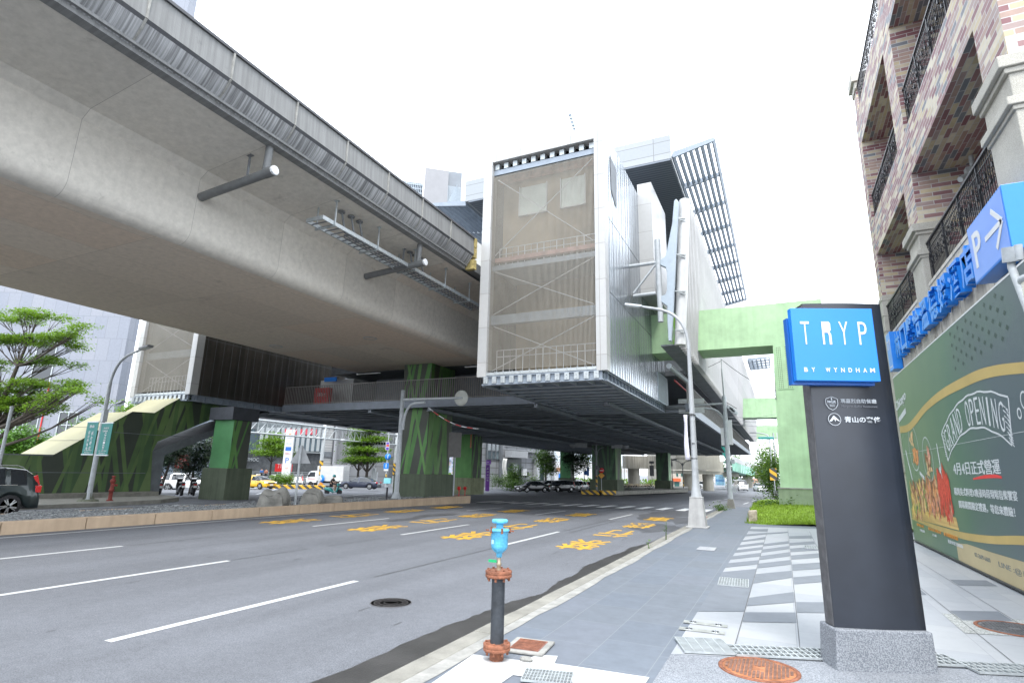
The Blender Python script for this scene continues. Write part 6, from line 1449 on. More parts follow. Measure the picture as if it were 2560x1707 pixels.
# motor scooters: dark ones parked at the pier, a teal one ridden across the junction
def make_scooter(lab, loc, rz, m, group=None, box=False):
    t = thing('motor_scooter', lab, 'scooter', loc, rz, group)
    for x in (.62, -.6):
        s = MB(); s.lathe([(.15, -.05), (.24, -.055), (.255, 0), (.24, .055), (.15, .05)], (x, 0, .255), 20, axis='y'); w_ = s.build('tyre', M['rubber'], t)
        s = MB(); s.lathe([(.15, -.03), (.15, .03)], (x, 0, .255), 16, axis='y')
        for k in range(5): a = 2*PI*k/5; s.bar((x, 0, .255), (x+.155*math.cos(a), 0, .255+.155*math.sin(a)), .03, .04, up=(0, 1, 0))
        s.build('rim', M['alu'] if box else M['trim'], w_)
    s = MB()  # rear cowl, floor and leg shield as one lofted shell
    st_ = [(-.85, .62, .08, .14), (-.78, .55, .13, .26), (-.5, .5, .17, .34), (-.2, .42, .17, .4), (-.02, .32, .14, .3), (.05, .27, .15, .1), (.3, .27, .15, .1), (.36, .35, .17, .3), (.44, .6, .2, .62), (.48, .7, .16, .66)]
    rings = []
    for x, zc, hw, hh in st_: rings.append([(x, hw*math.cos(a)*(1 if abs(math.cos(a)) > .2 else 1), zc+hh/2*math.sin(a)) for a in [2*PI*i/12 for i in range(13)]])
    s.grid(rings); s.add(rings[0][:-1], [tuple(range(12))]); s.add(rings[-1][:-1], [tuple(reversed(range(12)))]); s.build('shell', m, t, weld=True)
    s = MB(); s.prism([(.4, -.06, .5), (.55, -.06, .52), (.9, -.06, .4), (.84, -.06, .5), (.62, -.06, .6)], (0, 0, 0), (0, .12, 0)); s.build('front_mudguard', m, t)
    s = MB(); s.tube([(.62, 0, .255), (.5, 0, .7), (.42, 0, .98)], .035, 8); s.tube([(.36, -.33, 1.02), (.42, -.15, .99), (.42, .15, .99), (.36, .33, 1.02)], .02, 8); s.build('handlebar', M['trim'], t)
    s = MB(); s.obox((.47, 0, .92), (.1, 0, .03), (0, .15, 0), (-.02, 0, .1)); s.build('cowl', m, t, bevel=.03)
    s = MB(); s.lathe([(0, .0), (.06, 0), (.075, .04)], (.5, 0, .84), 12, axis='x'); s.bbox((.555, 0, .9), .03, .16, .09); s.build('headlight', M['head'], t)
    s = MB(); s.obox((-.38, 0, .76), (.36, 0, .02), (0, .13, 0), (0, 0, .05)); s.build('seat', M['trim'], t, bevel=.04)
    s = MB(); s.obox((-.92, 0, .56), (.02, 0, .01), (0, .09, 0), (0, 0, .055)); s.build('number_plate', M['plate'], t)
    s = MB(); s.obox((-.86, 0, .68), (.03, 0, 0), (0, .09, 0), (0, 0, .03)); s.build('taillight', M['tail'], t)
    for sg in (1, -1):
        s = MB(); s.tube([(.4, sg*.25, 1.02), (.36, sg*.32, 1.2)], .01, 5); s.obox((.36, sg*.34, 1.22), (.015, 0, 0), (0, .06, 0), (0, 0, .04)); s.build('mirror', M['trim'], t)
    s = MB(); s.bar((-.1, .1, .25), (-.2, .28, .0), .025); s.bar((-.7, .0, .3), (-.9, 0, .4), .12, .04); s.build('stand', M['trim'], t)
    return t
sc0 = None
for i, (p, a, lab) in enumerate((((362, 1244), 80, 'black parked scooter nearest the green stair wall'), ((392, 1244), 128, 'black parked scooter with tilted plate, second from the stair wall'), ((447, 1243), 130, 'black parked scooter in front of the white car'), ((480, 1243), 124, 'black parked scooter under the dark round-headed tree'), ((515, 1240), 118, 'black parked scooter against the base of the dark green pier'))):
    q = GP(*p); q.z = -.15
    if sc0 is None: sc0 = make_scooter(lab, q, lookdir(a), PT['black'], 'scooters parked by the pier')
    else: dup(sc0, q, lookdir(a), lab)
sp = gnd((832, 1236), 51.5)
make_scooter('teal motor scooter ridden across the junction', sp, lookdir(-8), mat('teal_paint', (0.03, 0.3, 0.28), .3, nscale=3, namt=.06, coat=.5), box=True)

# ---------------------------------------------------------------- people
SKIN = mat('skin', (0.42, 0.26, 0.18), .6, nscale=20, namt=.06)
def skinned(nm, joints, bones, parent, m, root=0, subs=1):
    me = bpy.data.meshes.new(nm); me.from_pydata([j[0] for j in joints], bones, [])
    o = bpy.data.objects.new(nm, me); COL.objects.link(o); o.parent = parent
    md = o.modifiers.new('skin', 'SKIN'); md.use_smooth_shade = True
    for i, j in enumerate(joints):
        d = me.skin_vertices[0].data[i]; d.radius = (j[1], j[1] if len(j) < 3 else j[2]); d.use_root = (i == root)
    sb = o.modifiers.new('sub', 'SUBSURF'); sb.levels = subs; sb.render_levels = subs
    me.materials.append(m); return o
rd = thing('person', 'rider in black top, shorts and teal helmet on the moving scooter', 'person', sp, lookdir(-8))
J = [((-.28, 0, .86), .13, .16), ((-.22, 0, 1.08), .12, .15), ((-.14, 0, 1.3), .13, .17), ((-.08, 0, 1.44), .06), ((-.05, 0, 1.52), .055), ((-.02, 0, 1.62), .09, .085), ((0, 0, 1.7), .075),
     ((-.12, .19, 1.37), .055), ((.0, .27, 1.16), .045), ((.22, .27, 1.06), .036), ((.34, .27, 1.05), .03), ((-.12, -.19, 1.37), .055), ((.0, -.27, 1.16), .045), ((.22, -.27, 1.06), .036), ((.34, -.27, 1.05), .03),
     ((-.22, .11, .84), .09), ((.15, .14, .8), .075), ((.16, .12, .42), .05), ((.14, .12, .36), .04), ((.28, .12, .34), .035), ((-.22, -.11, .84), .09), ((.15, -.14, .8), .075), ((.16, -.12, .42), .05), ((.14, -.12, .36), .04), ((.28, -.12, .34), .035)]
B = [(0, 1), (1, 2), (2, 3), (3, 4), (4, 5), (5, 6), (2, 7), (7, 8), (8, 9), (9, 10), (2, 11), (11, 12), (12, 13), (13, 14), (0, 15), (15, 16), (16, 17), (17, 18), (18, 19), (0, 20), (20, 21), (21, 22), (22, 23), (23, 24)]
skinned('body', J, B, rd, SKIN)
blk = mat('black_cloth', (0.015, 0.015, 0.017), .85, nscale=10, namt=.2)
skinned('shirt', [((-.28, 0, .86), .14, .17), ((-.22, 0, 1.08), .135, .165), ((-.14, 0, 1.3), .145, .185), ((-.09, 0, 1.42), .075), ((-.12, .2, 1.37), .07), ((-.03, .26, 1.22), .06), ((-.12, -.2, 1.37), .07), ((-.03, -.26, 1.22), .06)], [(0, 1), (1, 2), (2, 3), (2, 4), (4, 5), (2, 6), (6, 7)], rd, blk)
skinned('shorts', [((-.28, 0, .84), .145, .17), ((-.2, .11, .84), .1), ((.06, .14, .81), .09), ((-.2, -.11, .84), .1), ((.06, -.14, .81), .09)], [(0, 1), (1, 2), (0, 3), (3, 4)], rd, blk)
s = MB(); s.lathe([(.145, 1.6), (.15, 1.66), (.135, 1.74), (.09, 1.8), (0, 1.82)], (-.02, 0, 0), 18); s.build('helmet', mat('teal_helmet', (0.03, 0.3, 0.3), .3, namt=0), rd)
s = MB(); s.obox((.11, 0, 1.62), (.01, 0, 0), (0, .09, 0), (.01, 0, .05)); s.build('visor', M['glass'], rd)
for (p, dep, h, c, lab) in (((652, 1196), 92, 1.7, (0.05, 0.2, 0.6), 'pedestrian in a blue jacket standing by the mall doorway'), ((663, 1197), 93, 1.65, (0.55, 0.16, 0.12), 'pedestrian in a red top beside the blue jacket')):
    q = DEP(p[0], p[1], dep); pe = thing('person', lab, 'person', (q.x, q.y, q.z), lookdir(-90))
    J = [((0, 0, .9), .13), ((0, 0, 1.15), .12), ((0, 0, 1.36), .13, .17), ((0, 0, 1.48), .055), ((.01, 0, 1.6), .095), ((0, .2, 1.36), .05), ((.02, .24, 1.1), .042), ((.08, .24, .88), .035), ((0, -.2, 1.36), .05), ((.02, -.24, 1.1), .042), ((.08, -.24, .88), .035), ((0, .09, .85), .085), ((.02, .1, .46), .06), ((0, .1, .08), .045), ((.14, .1, .04), .04), ((0, -.09, .85), .085), ((-.04, -.1, .46), .06), ((-.08, -.1, .08), .045), ((.06, -.1, .04), .04)]
    skinned('body', J, [(0, 1), (1, 2), (2, 3), (3, 4), (2, 5), (5, 6), (6, 7), (2, 8), (8, 9), (9, 10), (0, 11), (11, 12), (12, 13), (13, 14), (0, 15), (15, 16), (16, 17), (17, 18)], pe, SKIN)
    skinned('jacket', [((0, 0, .86), .15, .17), ((0, 0, 1.15), .14, .16), ((0, 0, 1.37), .14, .18), ((0, .21, 1.36), .065), ((.02, .25, 1.1), .055), ((.07, .25, .94), .05), ((0, -.21, 1.36), .065), ((.02, -.25, 1.1), .055), ((.07, -.25, .94), .05)], [(0, 1), (1, 2), (2, 3), (3, 4), (4, 5), (2, 6), (6, 7), (7, 8)], pe, mat('jacket_'+str(int(c[0]*100)), c, .8, nscale=8, namt=.15))
    skinned('trousers', [((0, 0, .86), .14), ((0, .09, .82), .1), ((.02, .1, .46), .075), ((0, .1, .12), .06), ((0, -.09, .82), .1), ((-.04, -.1, .46), .075), ((-.08, -.1, .12), .06)], [(0, 1), (1, 2), (2, 3), (0, 4), (4, 5), (5, 6)], pe, blk)
    s = MB(); s.lathe([(.1, 1.62), (.105, 1.68), (.08, 1.74), (0, 1.76)], (-.01, 0, 0), 12); s.build('hair', blk, pe)
# ---------------------------------------------------------------- stair enclosure with green striped mesh
M['stair_mesh'] = stripes_green('stair_striped_mesh', (0.032, 0.042, 0.03), [(0.085, 0.145, 0.045), (0.065, 0.12, 0.04), (0.105, 0.16, 0.06), (0.045, 0.09, 0.035)], 8, 21, 1, .16)
stw = thing('stairway', 'enclosed stairway clad in dark mesh with slanted green bands and a cream sloping roof', 'stairway', (-33, 18, 0))
side_pts = [(6, 0.06), (20.45, 0.06), (20.2, 2.4), (20.4, 2.95), (23.6, 4.5), (27.5, 5.5), (28.2, 6.0), (22.0, 6.0), (20.54, 5.0), (19.95, 4.52), (18.74, 4.47), (15.42, 2.04), (6, 2.02)]
s = MB(); s.prism([(-32.0, y, z) for y, z in side_pts], (0, 0, 0), (-.08, 0, 0)); s.build('near_side', M['stair_mesh'], stw, world=True)
s = MB(); s.prism([(-35.0, y, z) for y, z in side_pts], (0, 0, 0), (-.08, 0, 0)); s.build('far_side', M['stair_mesh'], stw, world=True)
s = MB()
for (a, b), (c, d) in (((15.42, 2.04), (18.74, 4.47)), ((18.74, 4.47), (19.95, 4.52)), ((19.95, 4.52), (20.54, 5.0)), ((20.54, 5.0), (22.0, 6.0))): s.add([(-31.98, a, b+.005), (-35.1, a, b+.005), (-35.1, c, d+.005), (-31.98, c, d+.005)], [(0, 3, 2, 1)])
s.build('sloping_roof', mat('cream_roof_sheet', (0.3, 0.285, 0.18), .6, nscale=.8, namt=.1), stw, world=True)
s = MB()
for t_ in (.3, .62): s.bar((-31.98, 15.42+3.32*t_, 2.06+2.43*t_), (-35.1, 15.42+3.32*t_, 2.06+2.43*t_), .02, .012)
s.bar((-31.995, 6, 1.98), (-31.995, 15.4, 2.0), .02, .05); s.bar((-31.99, 8, 1.2), (-31.99, 20, 1.2), .02, .03); s.bar((-31.99, 18, 3.3), (-31.99, 24, 3.3), .02, .03)
s.build('seams', M['steel_dk'], stw, world=True)
s = MB(); s.prism([(-32.1, 20.45, .06), (-32.1, 20.2, 2.4), (-32.1, 28, 5.5), (-32.1, 28, 5.3), (-32.1, 21, 2.2), (-32.1, 21, .06)], (0, 0, 0), (-2.9, 0, 0)); s.build('stair_soffit', M['steel_dk'], stw, world=True)

# ---------------------------------------------------------------- trees and shrubs
def leafcloud(mb, pads, n, size, rnd, flat=.5):
    tot = sum(r[3]*r[4]*r[5] for r in pads)
    for (cx, cy, cz, rx, ry, rz) in pads:
        k = max(6, int(n*(rx*ry*rz)/tot)); clumps = max(3, int(k/22))
        for c in range(clumps):
            while True:
                a, b, d = rnd.uniform(-1, 1), rnd.uniform(-1, 1), rnd.uniform(-1, 1)
                q = a*a+b*b+d*d
                if q < 1 and q > .12: break
            ox, oy, oz = cx+a*rx, cy+b*ry, cz+d*rz
            cs = size*rnd.uniform(2.0, 4.4)
            for _ in range(22):
                px, py, pz = ox+rnd.gauss(0, cs), oy+rnd.gauss(0, cs), oz+rnd.gauss(0, cs*flat)
                s = size*rnd.uniform(.6, 1.25); an = rnd.uniform(0, 2*PI); tl = rnd.uniform(-.7, .7); t2 = rnd.uniform(-.9, .9)
                u = Vector((math.cos(an), math.sin(an), tl))*s; v = Vector((-math.sin(an), math.cos(an), t2))*s*.45
                p = Vector((px, py, pz))
                mb.add([p-u, p-v, p+u, p+v], [(0, 1, 2, 3)])
def make_tree(nm, lab, loc, h, pads, n, size, leafm, seed, trunk_r=.15, lean=(0, 0), group=None, limbs=None, flat=.5, cat='tree'):
    rnd = random.Random(seed); t = thing(nm, lab, cat, loc, 0, group)
    s = MB(); top = Vector((lean[0], lean[1], h*.92)); m1 = Vector((lean[0]*.35+.08, lean[1]*.35, h*.45))
    tr = bez((0, 0, -.3), m1, top, 8); s.tube(tr, [trunk_r*(1-.82*i/8) for i in range(9)], 9)
    for (cx, cy, cz, rx, ry, rz) in pads:
        zz = min(h*.85, max(h*.22, cz-.35*math.hypot(cx-lean[0], cy-lean[1])-.2)); u = zz/(h*.92); p = Vector(tr[int(min(8, max(0, u*8)))])
        e = Vector((cx, cy, cz-rz*.2)); md = (p+e)/2+Vector((0, 0, -.12*(e-p).length)); r0 = trunk_r*(1-.8*u)*.6
        b = bez(p, md, e, 5); s.tube(b, [r0*(1-.85*i/5) for i in range(6)], 6, cap=False)
        for q in range(4):
            e2 = Vector((cx+rnd.uniform(-.8, .8)*rx, cy+rnd.uniform(-.8, .8)*ry, cz+rnd.uniform(-.2, .6)*rz)); s.tube([b[3], (Vector(b[3])+e2)/2+Vector((0, 0, -.05)), e2], [r0*.4, r0*.25, r0*.08], 5, cap=False)
    s.build('trunk', M['bark'], t)
    s = MB(); leafcloud(s, pads, n, size, rnd, flat); s.build('crown', leafm, t, smooth=False)
    return t
def layers(h0, h1, r, k, rnd, cx=0, cy=0, th=.28, top=.4):
    out = []
    for i in range(k):
        z = h0+(h1-h0)*i/max(1, k-1); rr = r*(1-(1-top)*(i/max(1, k-1))**1.5)
        for j in range(4 if rr > 1.0 else 2):
            a = 2*PI*j/4+i*.9+rnd.uniform(-.3, .3); d = rr*rnd.uniform(.45, .62)
            out.append((cx+d*math.cos(a), cy+d*math.sin(a), z+rnd.uniform(-.15, .15), rr*.52, rr*.42, th*rnd.uniform(.8, 1.2)))
    return out
rnd = random.Random(21)
base = DEP(-60, 1150, 36)
tp = [DEP(p[0], p[1], p[2])-Vector((base.x, base.y, 0)) for p in ((95, 785, 36), (150, 845, 35.5), (30, 850, 36.5), (120, 900, 36), (70, 960, 36), (10, 975, 36), (170, 960, 35), (110, 1000, 36), (20, 1020, 36), (60, 800, 37), (190, 825, 35), (-40, 900, 36), (-40, 1000, 36), (140, 1020, 35.5), (200, 975, 34.5), (90, 850, 36.5), (50, 1000, 36))]
pads = [(p.x, p.y, p.z, rx, rx*.9, .3) for p, rx in zip(tp, (1.0, 1.2, 1.2, 1.0, 1.2, 1.1, .8, 1.0, 1.0, 1.0, .7, 1.4, 1.2, .7, .45, 1.0, 1.0))]
for p in tp:
    for k in range(3): a = rnd.uniform(0, 2*PI); q = rnd.uniform(.8, 1.5); pads.append((p.x+q*math.cos(a), p.y+q*math.sin(a), p.z-.12*q+rnd.uniform(-.35, .3), .75, .6, .2))
tt = tp[0]
make_tree('tree', 'tall tree with layered bright green sprays in front of the violet-grey tower', (base.x, base.y, 0), tt.z+.2, pads, 36000, .075, M['leaf_bright'], 5, trunk_r=.26, lean=(tt.x, tt.y), flat=.3)
def bush(nm, lab, loc, pads, n, size, m, seed, group=None, cat='shrub', th=.5):
    rnd = random.Random(seed); t = thing(nm, lab, cat, loc, 0, group)
    s = MB()
    for p in pads: s.tube([(p[0]*.2, p[1]*.2, -.1), (p[0]*.6, p[1]*.6, p[2]*.5), (p[0], p[1], p[2])], [.05, .035, .015], 5)
    s.build('stem', M['bark'], t); s = MB(); leafcloud(s, pads, n, size, rnd, .8); s.build('foliage', m, t, smooth=False); return t
M['leaf_gloss'] = leafmat('glossy_leaf', (0.07, 0.17, 0.02), .35, .25)
b = DEP(35, 1140, 41); bush('shrub', 'glossy round leaved shrub behind the stair wall at the left edge', (b.x, b.y, .3), [(0, 0, 1.0, 1.3, 1.2, 1.0), (-.6, .3, 2.2, 1.2, 1.1, .9), (.3, 0, 3.1, .9, .9, .8), (-1.4, 0, 2.6, 1.2, 1.2, 1.0)], 7000, .12, M['leaf_gloss'], 3, 'clipped shrubs behind the stair wall')
b = DEP(105, 1140, 41); bush('shrub', 'glossy round leaved shrub behind the stair wall, between wall and tower window', (b.x, b.y, .3), [(0, 0, .9, 1.2, 1.1, .9), (.2, .1, 2.0, 1.0, 1.0, .9), (-.3, 0, 2.6, .8, .8, .6)], 6000, .12, M['leaf_gloss'], 4, 'clipped shrubs behind the stair wall')
b = DEP(216, 1062, 43); bush('shrub', 'small leafy shrub top showing over the cream stair roof', (b.x, b.y, 2.6), [(0, 0, 1.6, .55, .5, .6), (.4, 0, 2.0, .4, .4, .35)], 1100, .12, M['leaf_gloss'], 6)
b = DEP(330, 1032, 46); bush('shrub', 'far bright tree top showing between stair roof and stair tower', (b.x, b.y, 4.2), [(0, 0, 1.5, .9, .8, .35), (.6, 0, 1.7, .7, .6, .3)], 1300, .13, M['leaf_bright'], 9)
# dark trees by the scooters
def P3(x, y, dep): return DEP(x, y, dep)
b = gnd((398, 1226), 40); b.z = -.2
make_tree('tree', 'small leaning dark leaved tree beside the stair wall', b, 3.6, [(.1, .2, 2.2, .9, .8, .55), (.75, .5, 2.9, .7, .7, .5), (1.2, .7, 3.4, .55, .55, .4), (-.4, 0, 1.9, .55, .55, .45), (-.8, -.1, .9, .5, .5, .45), (-.9, -.1, .4, .4, .4, .35)], 7000, .075, M['leaf_dark'], 7, trunk_r=.13, lean=(.7, .35), flat=.8)
b = gnd((474, 1228), 42); b.z = -.25
make_tree('tree', 'round-headed dark leaved tree with stakes in front of the white car', b, 3.9, [(0, 0, 2.0, 1.0, .95, .6), (.3, .2, 2.8, 1.05, 1.0, .7), (.3, .1, 3.5, .75, .75, .6), (-.5, -.2, 1.6, .7, .6, .4), (.7, .3, 1.7, .7, .6, .4)], 9000, .075, M['leaf_dark'], 8, trunk_r=.1, lean=(.1, 0), flat=.8)
s = MB()
for a in range(3): s.tube([(b.x+.7*math.cos(a*2.1), b.y+.7*math.sin(a*2.1), b.z), (b.x+.08*math.cos(a*2.1), b.y+.08*math.sin(a*2.1), b.z+1.5)], .03, 6)
tag(s.build('tree_stake', M['bark']), 'three wooden stakes propping the round-headed dark tree', 'stake')
b = DEP(536, 1160, 60); bush('tree', 'bright green tree just showing left of the dark green pier', (b.x, b.y, -.6), [(0, 0, 5.6, .9, .8, .9), (.3, 0, 4.2, .9, .8, .8), (0, 0, 3, .8, .8, .8)], 3000, .14, M['leaf_mid'], 15, cat='tree')
b = gnd((672, 1205), 88)
rnd = random.Random(31); make_tree('tree', 'spreading light green street tree left of the white totem sign', b, 7.0, layers(4.6, 7.4, 3.1, 4, rnd, th=.3), 7500, .16, M['leaf_bright'], 17, trunk_r=.22, flat=.4)
b = gnd((915, 1206), 84)
rnd = random.Random(33); make_tree('tree', 'tall layered bright green tree behind the gantry, nearer the big pier', b, 15.5, layers(3.4, 15.5, 3.2, 9, rnd, th=.26, top=.35), 12000, .17, M['leaf_bright'], 18, trunk_r=.24, flat=.35)
b = gnd((893, 1206), 86)
rnd = random.Random(34); make_tree('tree', 'lower layered green tree behind the gantry, left of the tall one', b, 8.6, layers(3.2, 8.6, 2.6, 5, rnd, th=.26, top=.4), 6500, .17, M['leaf_mid'], 19, trunk_r=.2, flat=.35)
b = gnd((1364, 1212), 96)
make_tree('tree', 'broad dark evergreen tree behind the queue of cars', b, 5.6, [(-.5, 0, 5.0, 1.3, 1.2, 1.2), (.2, 0, 3.6, 1.6, 1.4, 1.3), (.6, 0, 2.4, 1.2, 1.1, .9), (.9, 0, 4.4, .9, .9, .8)], 5000, .16, M['leaf_mid'], 22, trunk_r=.2, flat=.8)
b = gnd((1434, 1214), 92)
make_tree('tree', 'open-branched dark tree in front of the far bright green pier', b, 5.2, [(-.8, 0, 4.6, 1.0, .9, .6), (.6, 0, 4.2, 1.2, 1.0, .9), (1.3, 0, 3.2, .9, .8, .7), (.2, 0, 2.6, .7, .7, .6), (-1.3, 0, 4.0, .6, .6, .4)], 3500, .15, M['leaf_dark'], 23, trunk_r=.16, lean=(-.3, 0), flat=.8)
b = gnd((1286, 1214), 86)
make_tree('tree', 'cloud-pruned small pine by the grey building entrance', b, 2.9, [(0, 0, 2.7, .5, .5, .25), (-.3, 0, 2.0, .8, .7, .28), (.4, 0, 1.6, .9, .7, .28), (-.6, 0, 1.2, .8, .7, .28), (.3, 0, .8, 1.0, .8, .3)], 2600, .12, M['leaf_mid'], 24, trunk_r=.1, flat=.6)
b = gnd((1460, 1200), 105); bush('tree', 'yellow-green bush beyond the far bright green pier', (b.x, b.y, b.z), [(0, 0, 4.6, .9, .9, .9), (.4, 0, 3.6, .8, .8, .8)], 1200, .2, M['leaf_bright'], 25, cat='tree')
def hedge(lab, pts, h, w, n, size, m, seed, cat='hedge', cast='hedge'):
    pads = []; o = pts[0]
    for a, b in zip(pts[:-1], pts[1:]):
        k = max(2, int((b-a).length/(w*.9)))
        for i in range(k): p = a+(b-a)*(i+.5)/k-o; pads.append((p.x, p.y, p.z+h*.5, w*.75, w*.75, h*.5))
    rnd = random.Random(seed); s = MB(); leafcloud(s, pads, n, size, rnd, .8)
    for p in pads: s.tube([(p[0], p[1], p[2]-h*.5), (p[0], p[1], p[2])], [.04, .02], 4)
    ob = s.build(cast, m, smooth=False); ob.location = o; tag(ob, lab, cat); return ob
hedge('clipped yellow-green hedge on the striped divider', [gnd((682, 1212), 75), gnd((728, 1212), 77)], 1.25, .7, 4000, .1, M['leaf_bright'], 41)
hedge('low green hedge in front of the grey entrance building', [gnd((1262, 1222), 84), gnd((1300, 1223), 83), gnd((1352, 1222), 83)], 1.1, .8, 3000, .12, M['leaf_mid'], 42)
hedge('tall green hedge between the purple sign and the entrance', [gnd((1232, 1216), 88), gnd((1270, 1214), 90), gnd((1290, 1212), 92)], 1.6, .8, 2600, .12, M['leaf_mid'], 43)
hedge('yellow-green shrubs below the entrance wall', [gnd((1320, 1206), 97), gnd((1340, 1205), 98)], 1.7, .6, 350, .13, M['leaf_bright'], 44)
hedge('climbing weeds and shrubs at the foot of the near green column', [PZ(1900, 1275, .25), PZ(1935, 1268, .3), Vector((.4, 30.2, .4))], .42, .42, 700, .06, M['leaf_mid'], 45, 'plant', 'weeds')
hedge('tuft of weeds growing at the kerb by the second pole', [PZ(1796, 1277, 0), PZ(1808, 1274, 0)], .22, .22, 160, .05, M['leaf_mid'], 46, 'plant', 'weeds')
for (x, y, hh, lab, sd_) in ((1665, 1349, .55, 'tall thin weed growing from the kerb crack, nearer the lamp', 1), (1622, 1370, .17, 'short weed in the kerb crack', 2)):
    b = PZ(x, y, 0); rw = random.Random(sd_); s = MB()
    for k in range(3): s.tube([(rw.uniform(-.02, .02), rw.uniform(-.02, .02), 0), (rw.uniform(-.06, .06), rw.uniform(-.06, .06), hh*rw.uniform(.7, 1))], .005, 4)
    for k in range(26 if hh > .3 else 12): z = hh*rw.random(); p = Vector((rw.uniform(-.05, .05), rw.uniform(-.05, .05), z)); d = Vector((rw.uniform(-1, 1), rw.uniform(-1, 1), rw.uniform(0, .8)))*.07; n_ = Vector((-d.y, d.x, 0))*.2; s.add([p, p+d*.5+n_, p+d, p+d*.5-n_], [(0, 1, 2, 3)])
    o = s.build('weed', M['leaf_mid']); o.location = b; tag(o, lab, 'plant')
for (x, y, dep, h, wd, lab, sd_) in ((1936, 1205, 60, 5.2, 1.0, 'bushy tree at the left edge of the near green column', 51), (1930, 1215, 78, 7.6, 1.6, 'yellow-green roadside tree behind the lamp posts', 52), (1912, 1215, 120, 9.0, 2.6, 'dark roadside tree farther along the far road', 53), (1840, 1205, 150, 8.0, 3.2, 'distant dark trees under the green girder bridge', 54), (1742, 1212, 140, 7.5, 2.6, 'light green tree between the far concrete columns', 55)):
    b = gnd((x, y), dep); bush('tree', lab, (b.x, b.y, -1.0), [(0, 0, h*.85, wd*.7, wd*.7, h*.16), (.3*wd, 0, h*.62, wd, wd, h*.18), (-.3*wd, 0, h*.4, wd*.9, wd*.9, h*.18), (.1*wd, 0, h*.2, wd*.6, wd*.6, h*.16)], 2600, dep*.0022, M['leaf_mid'] if sd_ in (51, 53, 54) else M['leaf_bright'], sd_, cat='tree')

# ---------------------------------------------------------------- background buildings
M['grey_clad'] = brickmat('grey_metal_panels', [(0.19, 0.2, 0.215), (0.22, 0.23, 0.245), (0.205, 0.215, 0.225)], 3.6, 2.1, .06, (0.1, 0.105, 0.115), .5, off=0, namt=.08, bump=0)
M['tower_clad'] = brickmat('pale_violet_panels', [(0.185, 0.2, 0.236), (0.2, 0.213, 0.247), (0.192, 0.206, 0.24), (0.21, 0.221, 0.252)], 1.25, 2.6, .03, (0.15, 0.163, 0.19), .55, off=.5, namt=.09, bump=.1, freq=2)
def facing(x0, x1, y, dep0, dep1):
    a = DEP(x0, y, dep0); b = DEP(x1, y, dep1); d = Vector((b.x-a.x, b.y-a.y, 0)); L = d.length; return a, d/L, L
class Fac:
    """a facade strip: u along the wall, z up, w outwards"""
    def __init__(s, x0, d0, x1, d1, yref=1180):
        a, s.d, s.L = facing(x0, x1, yref, d0, d1); s.o = Vector((a.x, a.y, 0)); s.n = Vector((s.d.y, -s.d.x, 0)); s.yr = yref; s.pp = (x0, d0, x1, d1)
    def uz(s, x, y):
        r_ = ray(x, y); t = (s.o-CAM).dot(s.n)/r_.dot(s.n); p = CAM+r_*t; return (p-s.o).dot(s.d), p.z
    def P(s, u, z, w=0): q = s.o+s.d*u+s.n*w; return (q.x, q.y, z)
    def box(s, mb, u0, u1, z0, z1, w0=-8, w1=0, mi=0):
        c = Vector(s.P((u0+u1)/2, (z0+z1)/2, (w0+w1)/2)); return mb.obox(c, s.d*(u1-u0)/2, s.n*(w1-w0)/2, (0, 0, (z1-z0)/2), mi)
    def pbox(s, mb, x0, y0, x1, y1, w0=0, w1=.1, mi=0):
        ua, za = s.uz(x0, y0); ub, zb = s.uz(x1, y1); u0, u1 = min(ua, ub), max(ua, ub); z0, z1 = min(za, zb), max(za, zb); return s.box(mb, u0, u1, z0, z1, w0, w1, mi)
# pale panelled tower at far left, rising out of the picture behind the viaduct
F = Fac(-240, 62, 312, 62.5, 1000)
tb = thing('tower_building', 'tall pale grey-violet panelled tower behind the trees at the left', 'building', F.P(F.L/2, 0, -5))
uR, _ = F.uz(302, 930)
mb = MB(); F.box(mb, -14, uR, -1, 70, -1.6, 0); mb.build('wall', M['tower_clad'], tb, world=True)
for (x0, y0, x1, y1, kind) in ((98, 855, 122, 970, 0), (152, 1030, 185, 1095, 1), (48, 1035, 84, 1110, 1), (25, 1035, 46, 1120, 1)):
    mb = MB(); F.pbox(mb, x0, y0, x1, y1, .01, .05); wn = mb.build('window', M['glass'], tb, world=True)
    mb = MB(); ua, za = F.uz(x0, y0); ub, zb = F.uz(x1, y1)
    for u in ([ua, ub] if kind == 0 else [ua, (ua+ub)/2, ub]): F.box(mb, u-.05, u+.05, min(za, zb), max(za, zb), .05, .12)
    for z in (za, zb, (za+zb)/2): F.box(mb, min(ua, ub), max(ua, ub), z-.04, z+.04, .05, .11)
    mb.build('frame', M['galv'], wn, world=True)
mb = MB(); u, z0 = F.uz(98, 1090); F.box(mb, u-.05, u+.05, 1, z0+6, .05, .15); mb.build('red_pipe', M['red'], tb, world=True)
# grey shopping mall behind the gantry
F = Fac(560, 100, 1010, 122, 1190)
ml = thing('shopping_mall', 'grey panelled shopping mall with glass band and louvred shafts behind the gantry', 'building', F.P(F.L/2, -1, -5))
mb = MB(); F.box(mb, -14, F.L+3, -1.5, 26, -30, 0); mb.build('wall', M['grey_clad'], ml, world=True)
mb = MB(); F.pbox(mb, 722, 1090, 800, 1128, .05, .6); F.pbox(mb, 560, 1068, 722, 1128, .05, .3); wn = mb.build('window_band', M['bldg_glass'], ml, world=True)
mb = MB()
for x in range(650, 802, 13): F.pbox(mb, x, 1068, x+1.2, 1128, .6, .72)
F.pbox(mb, 640, 1127, 802, 1131, .05, .9); mb.build('mullions', M['galv'], wn, world=True)
mb = MB(); F.pbox(mb, 640, 1055, 795, 1090, .1, .5); mb.build('upper_glazing', mat('streaky_glass', (0.16, 0.18, 0.19), .15, nscale=1.2, namt=.5), ml, world=True)
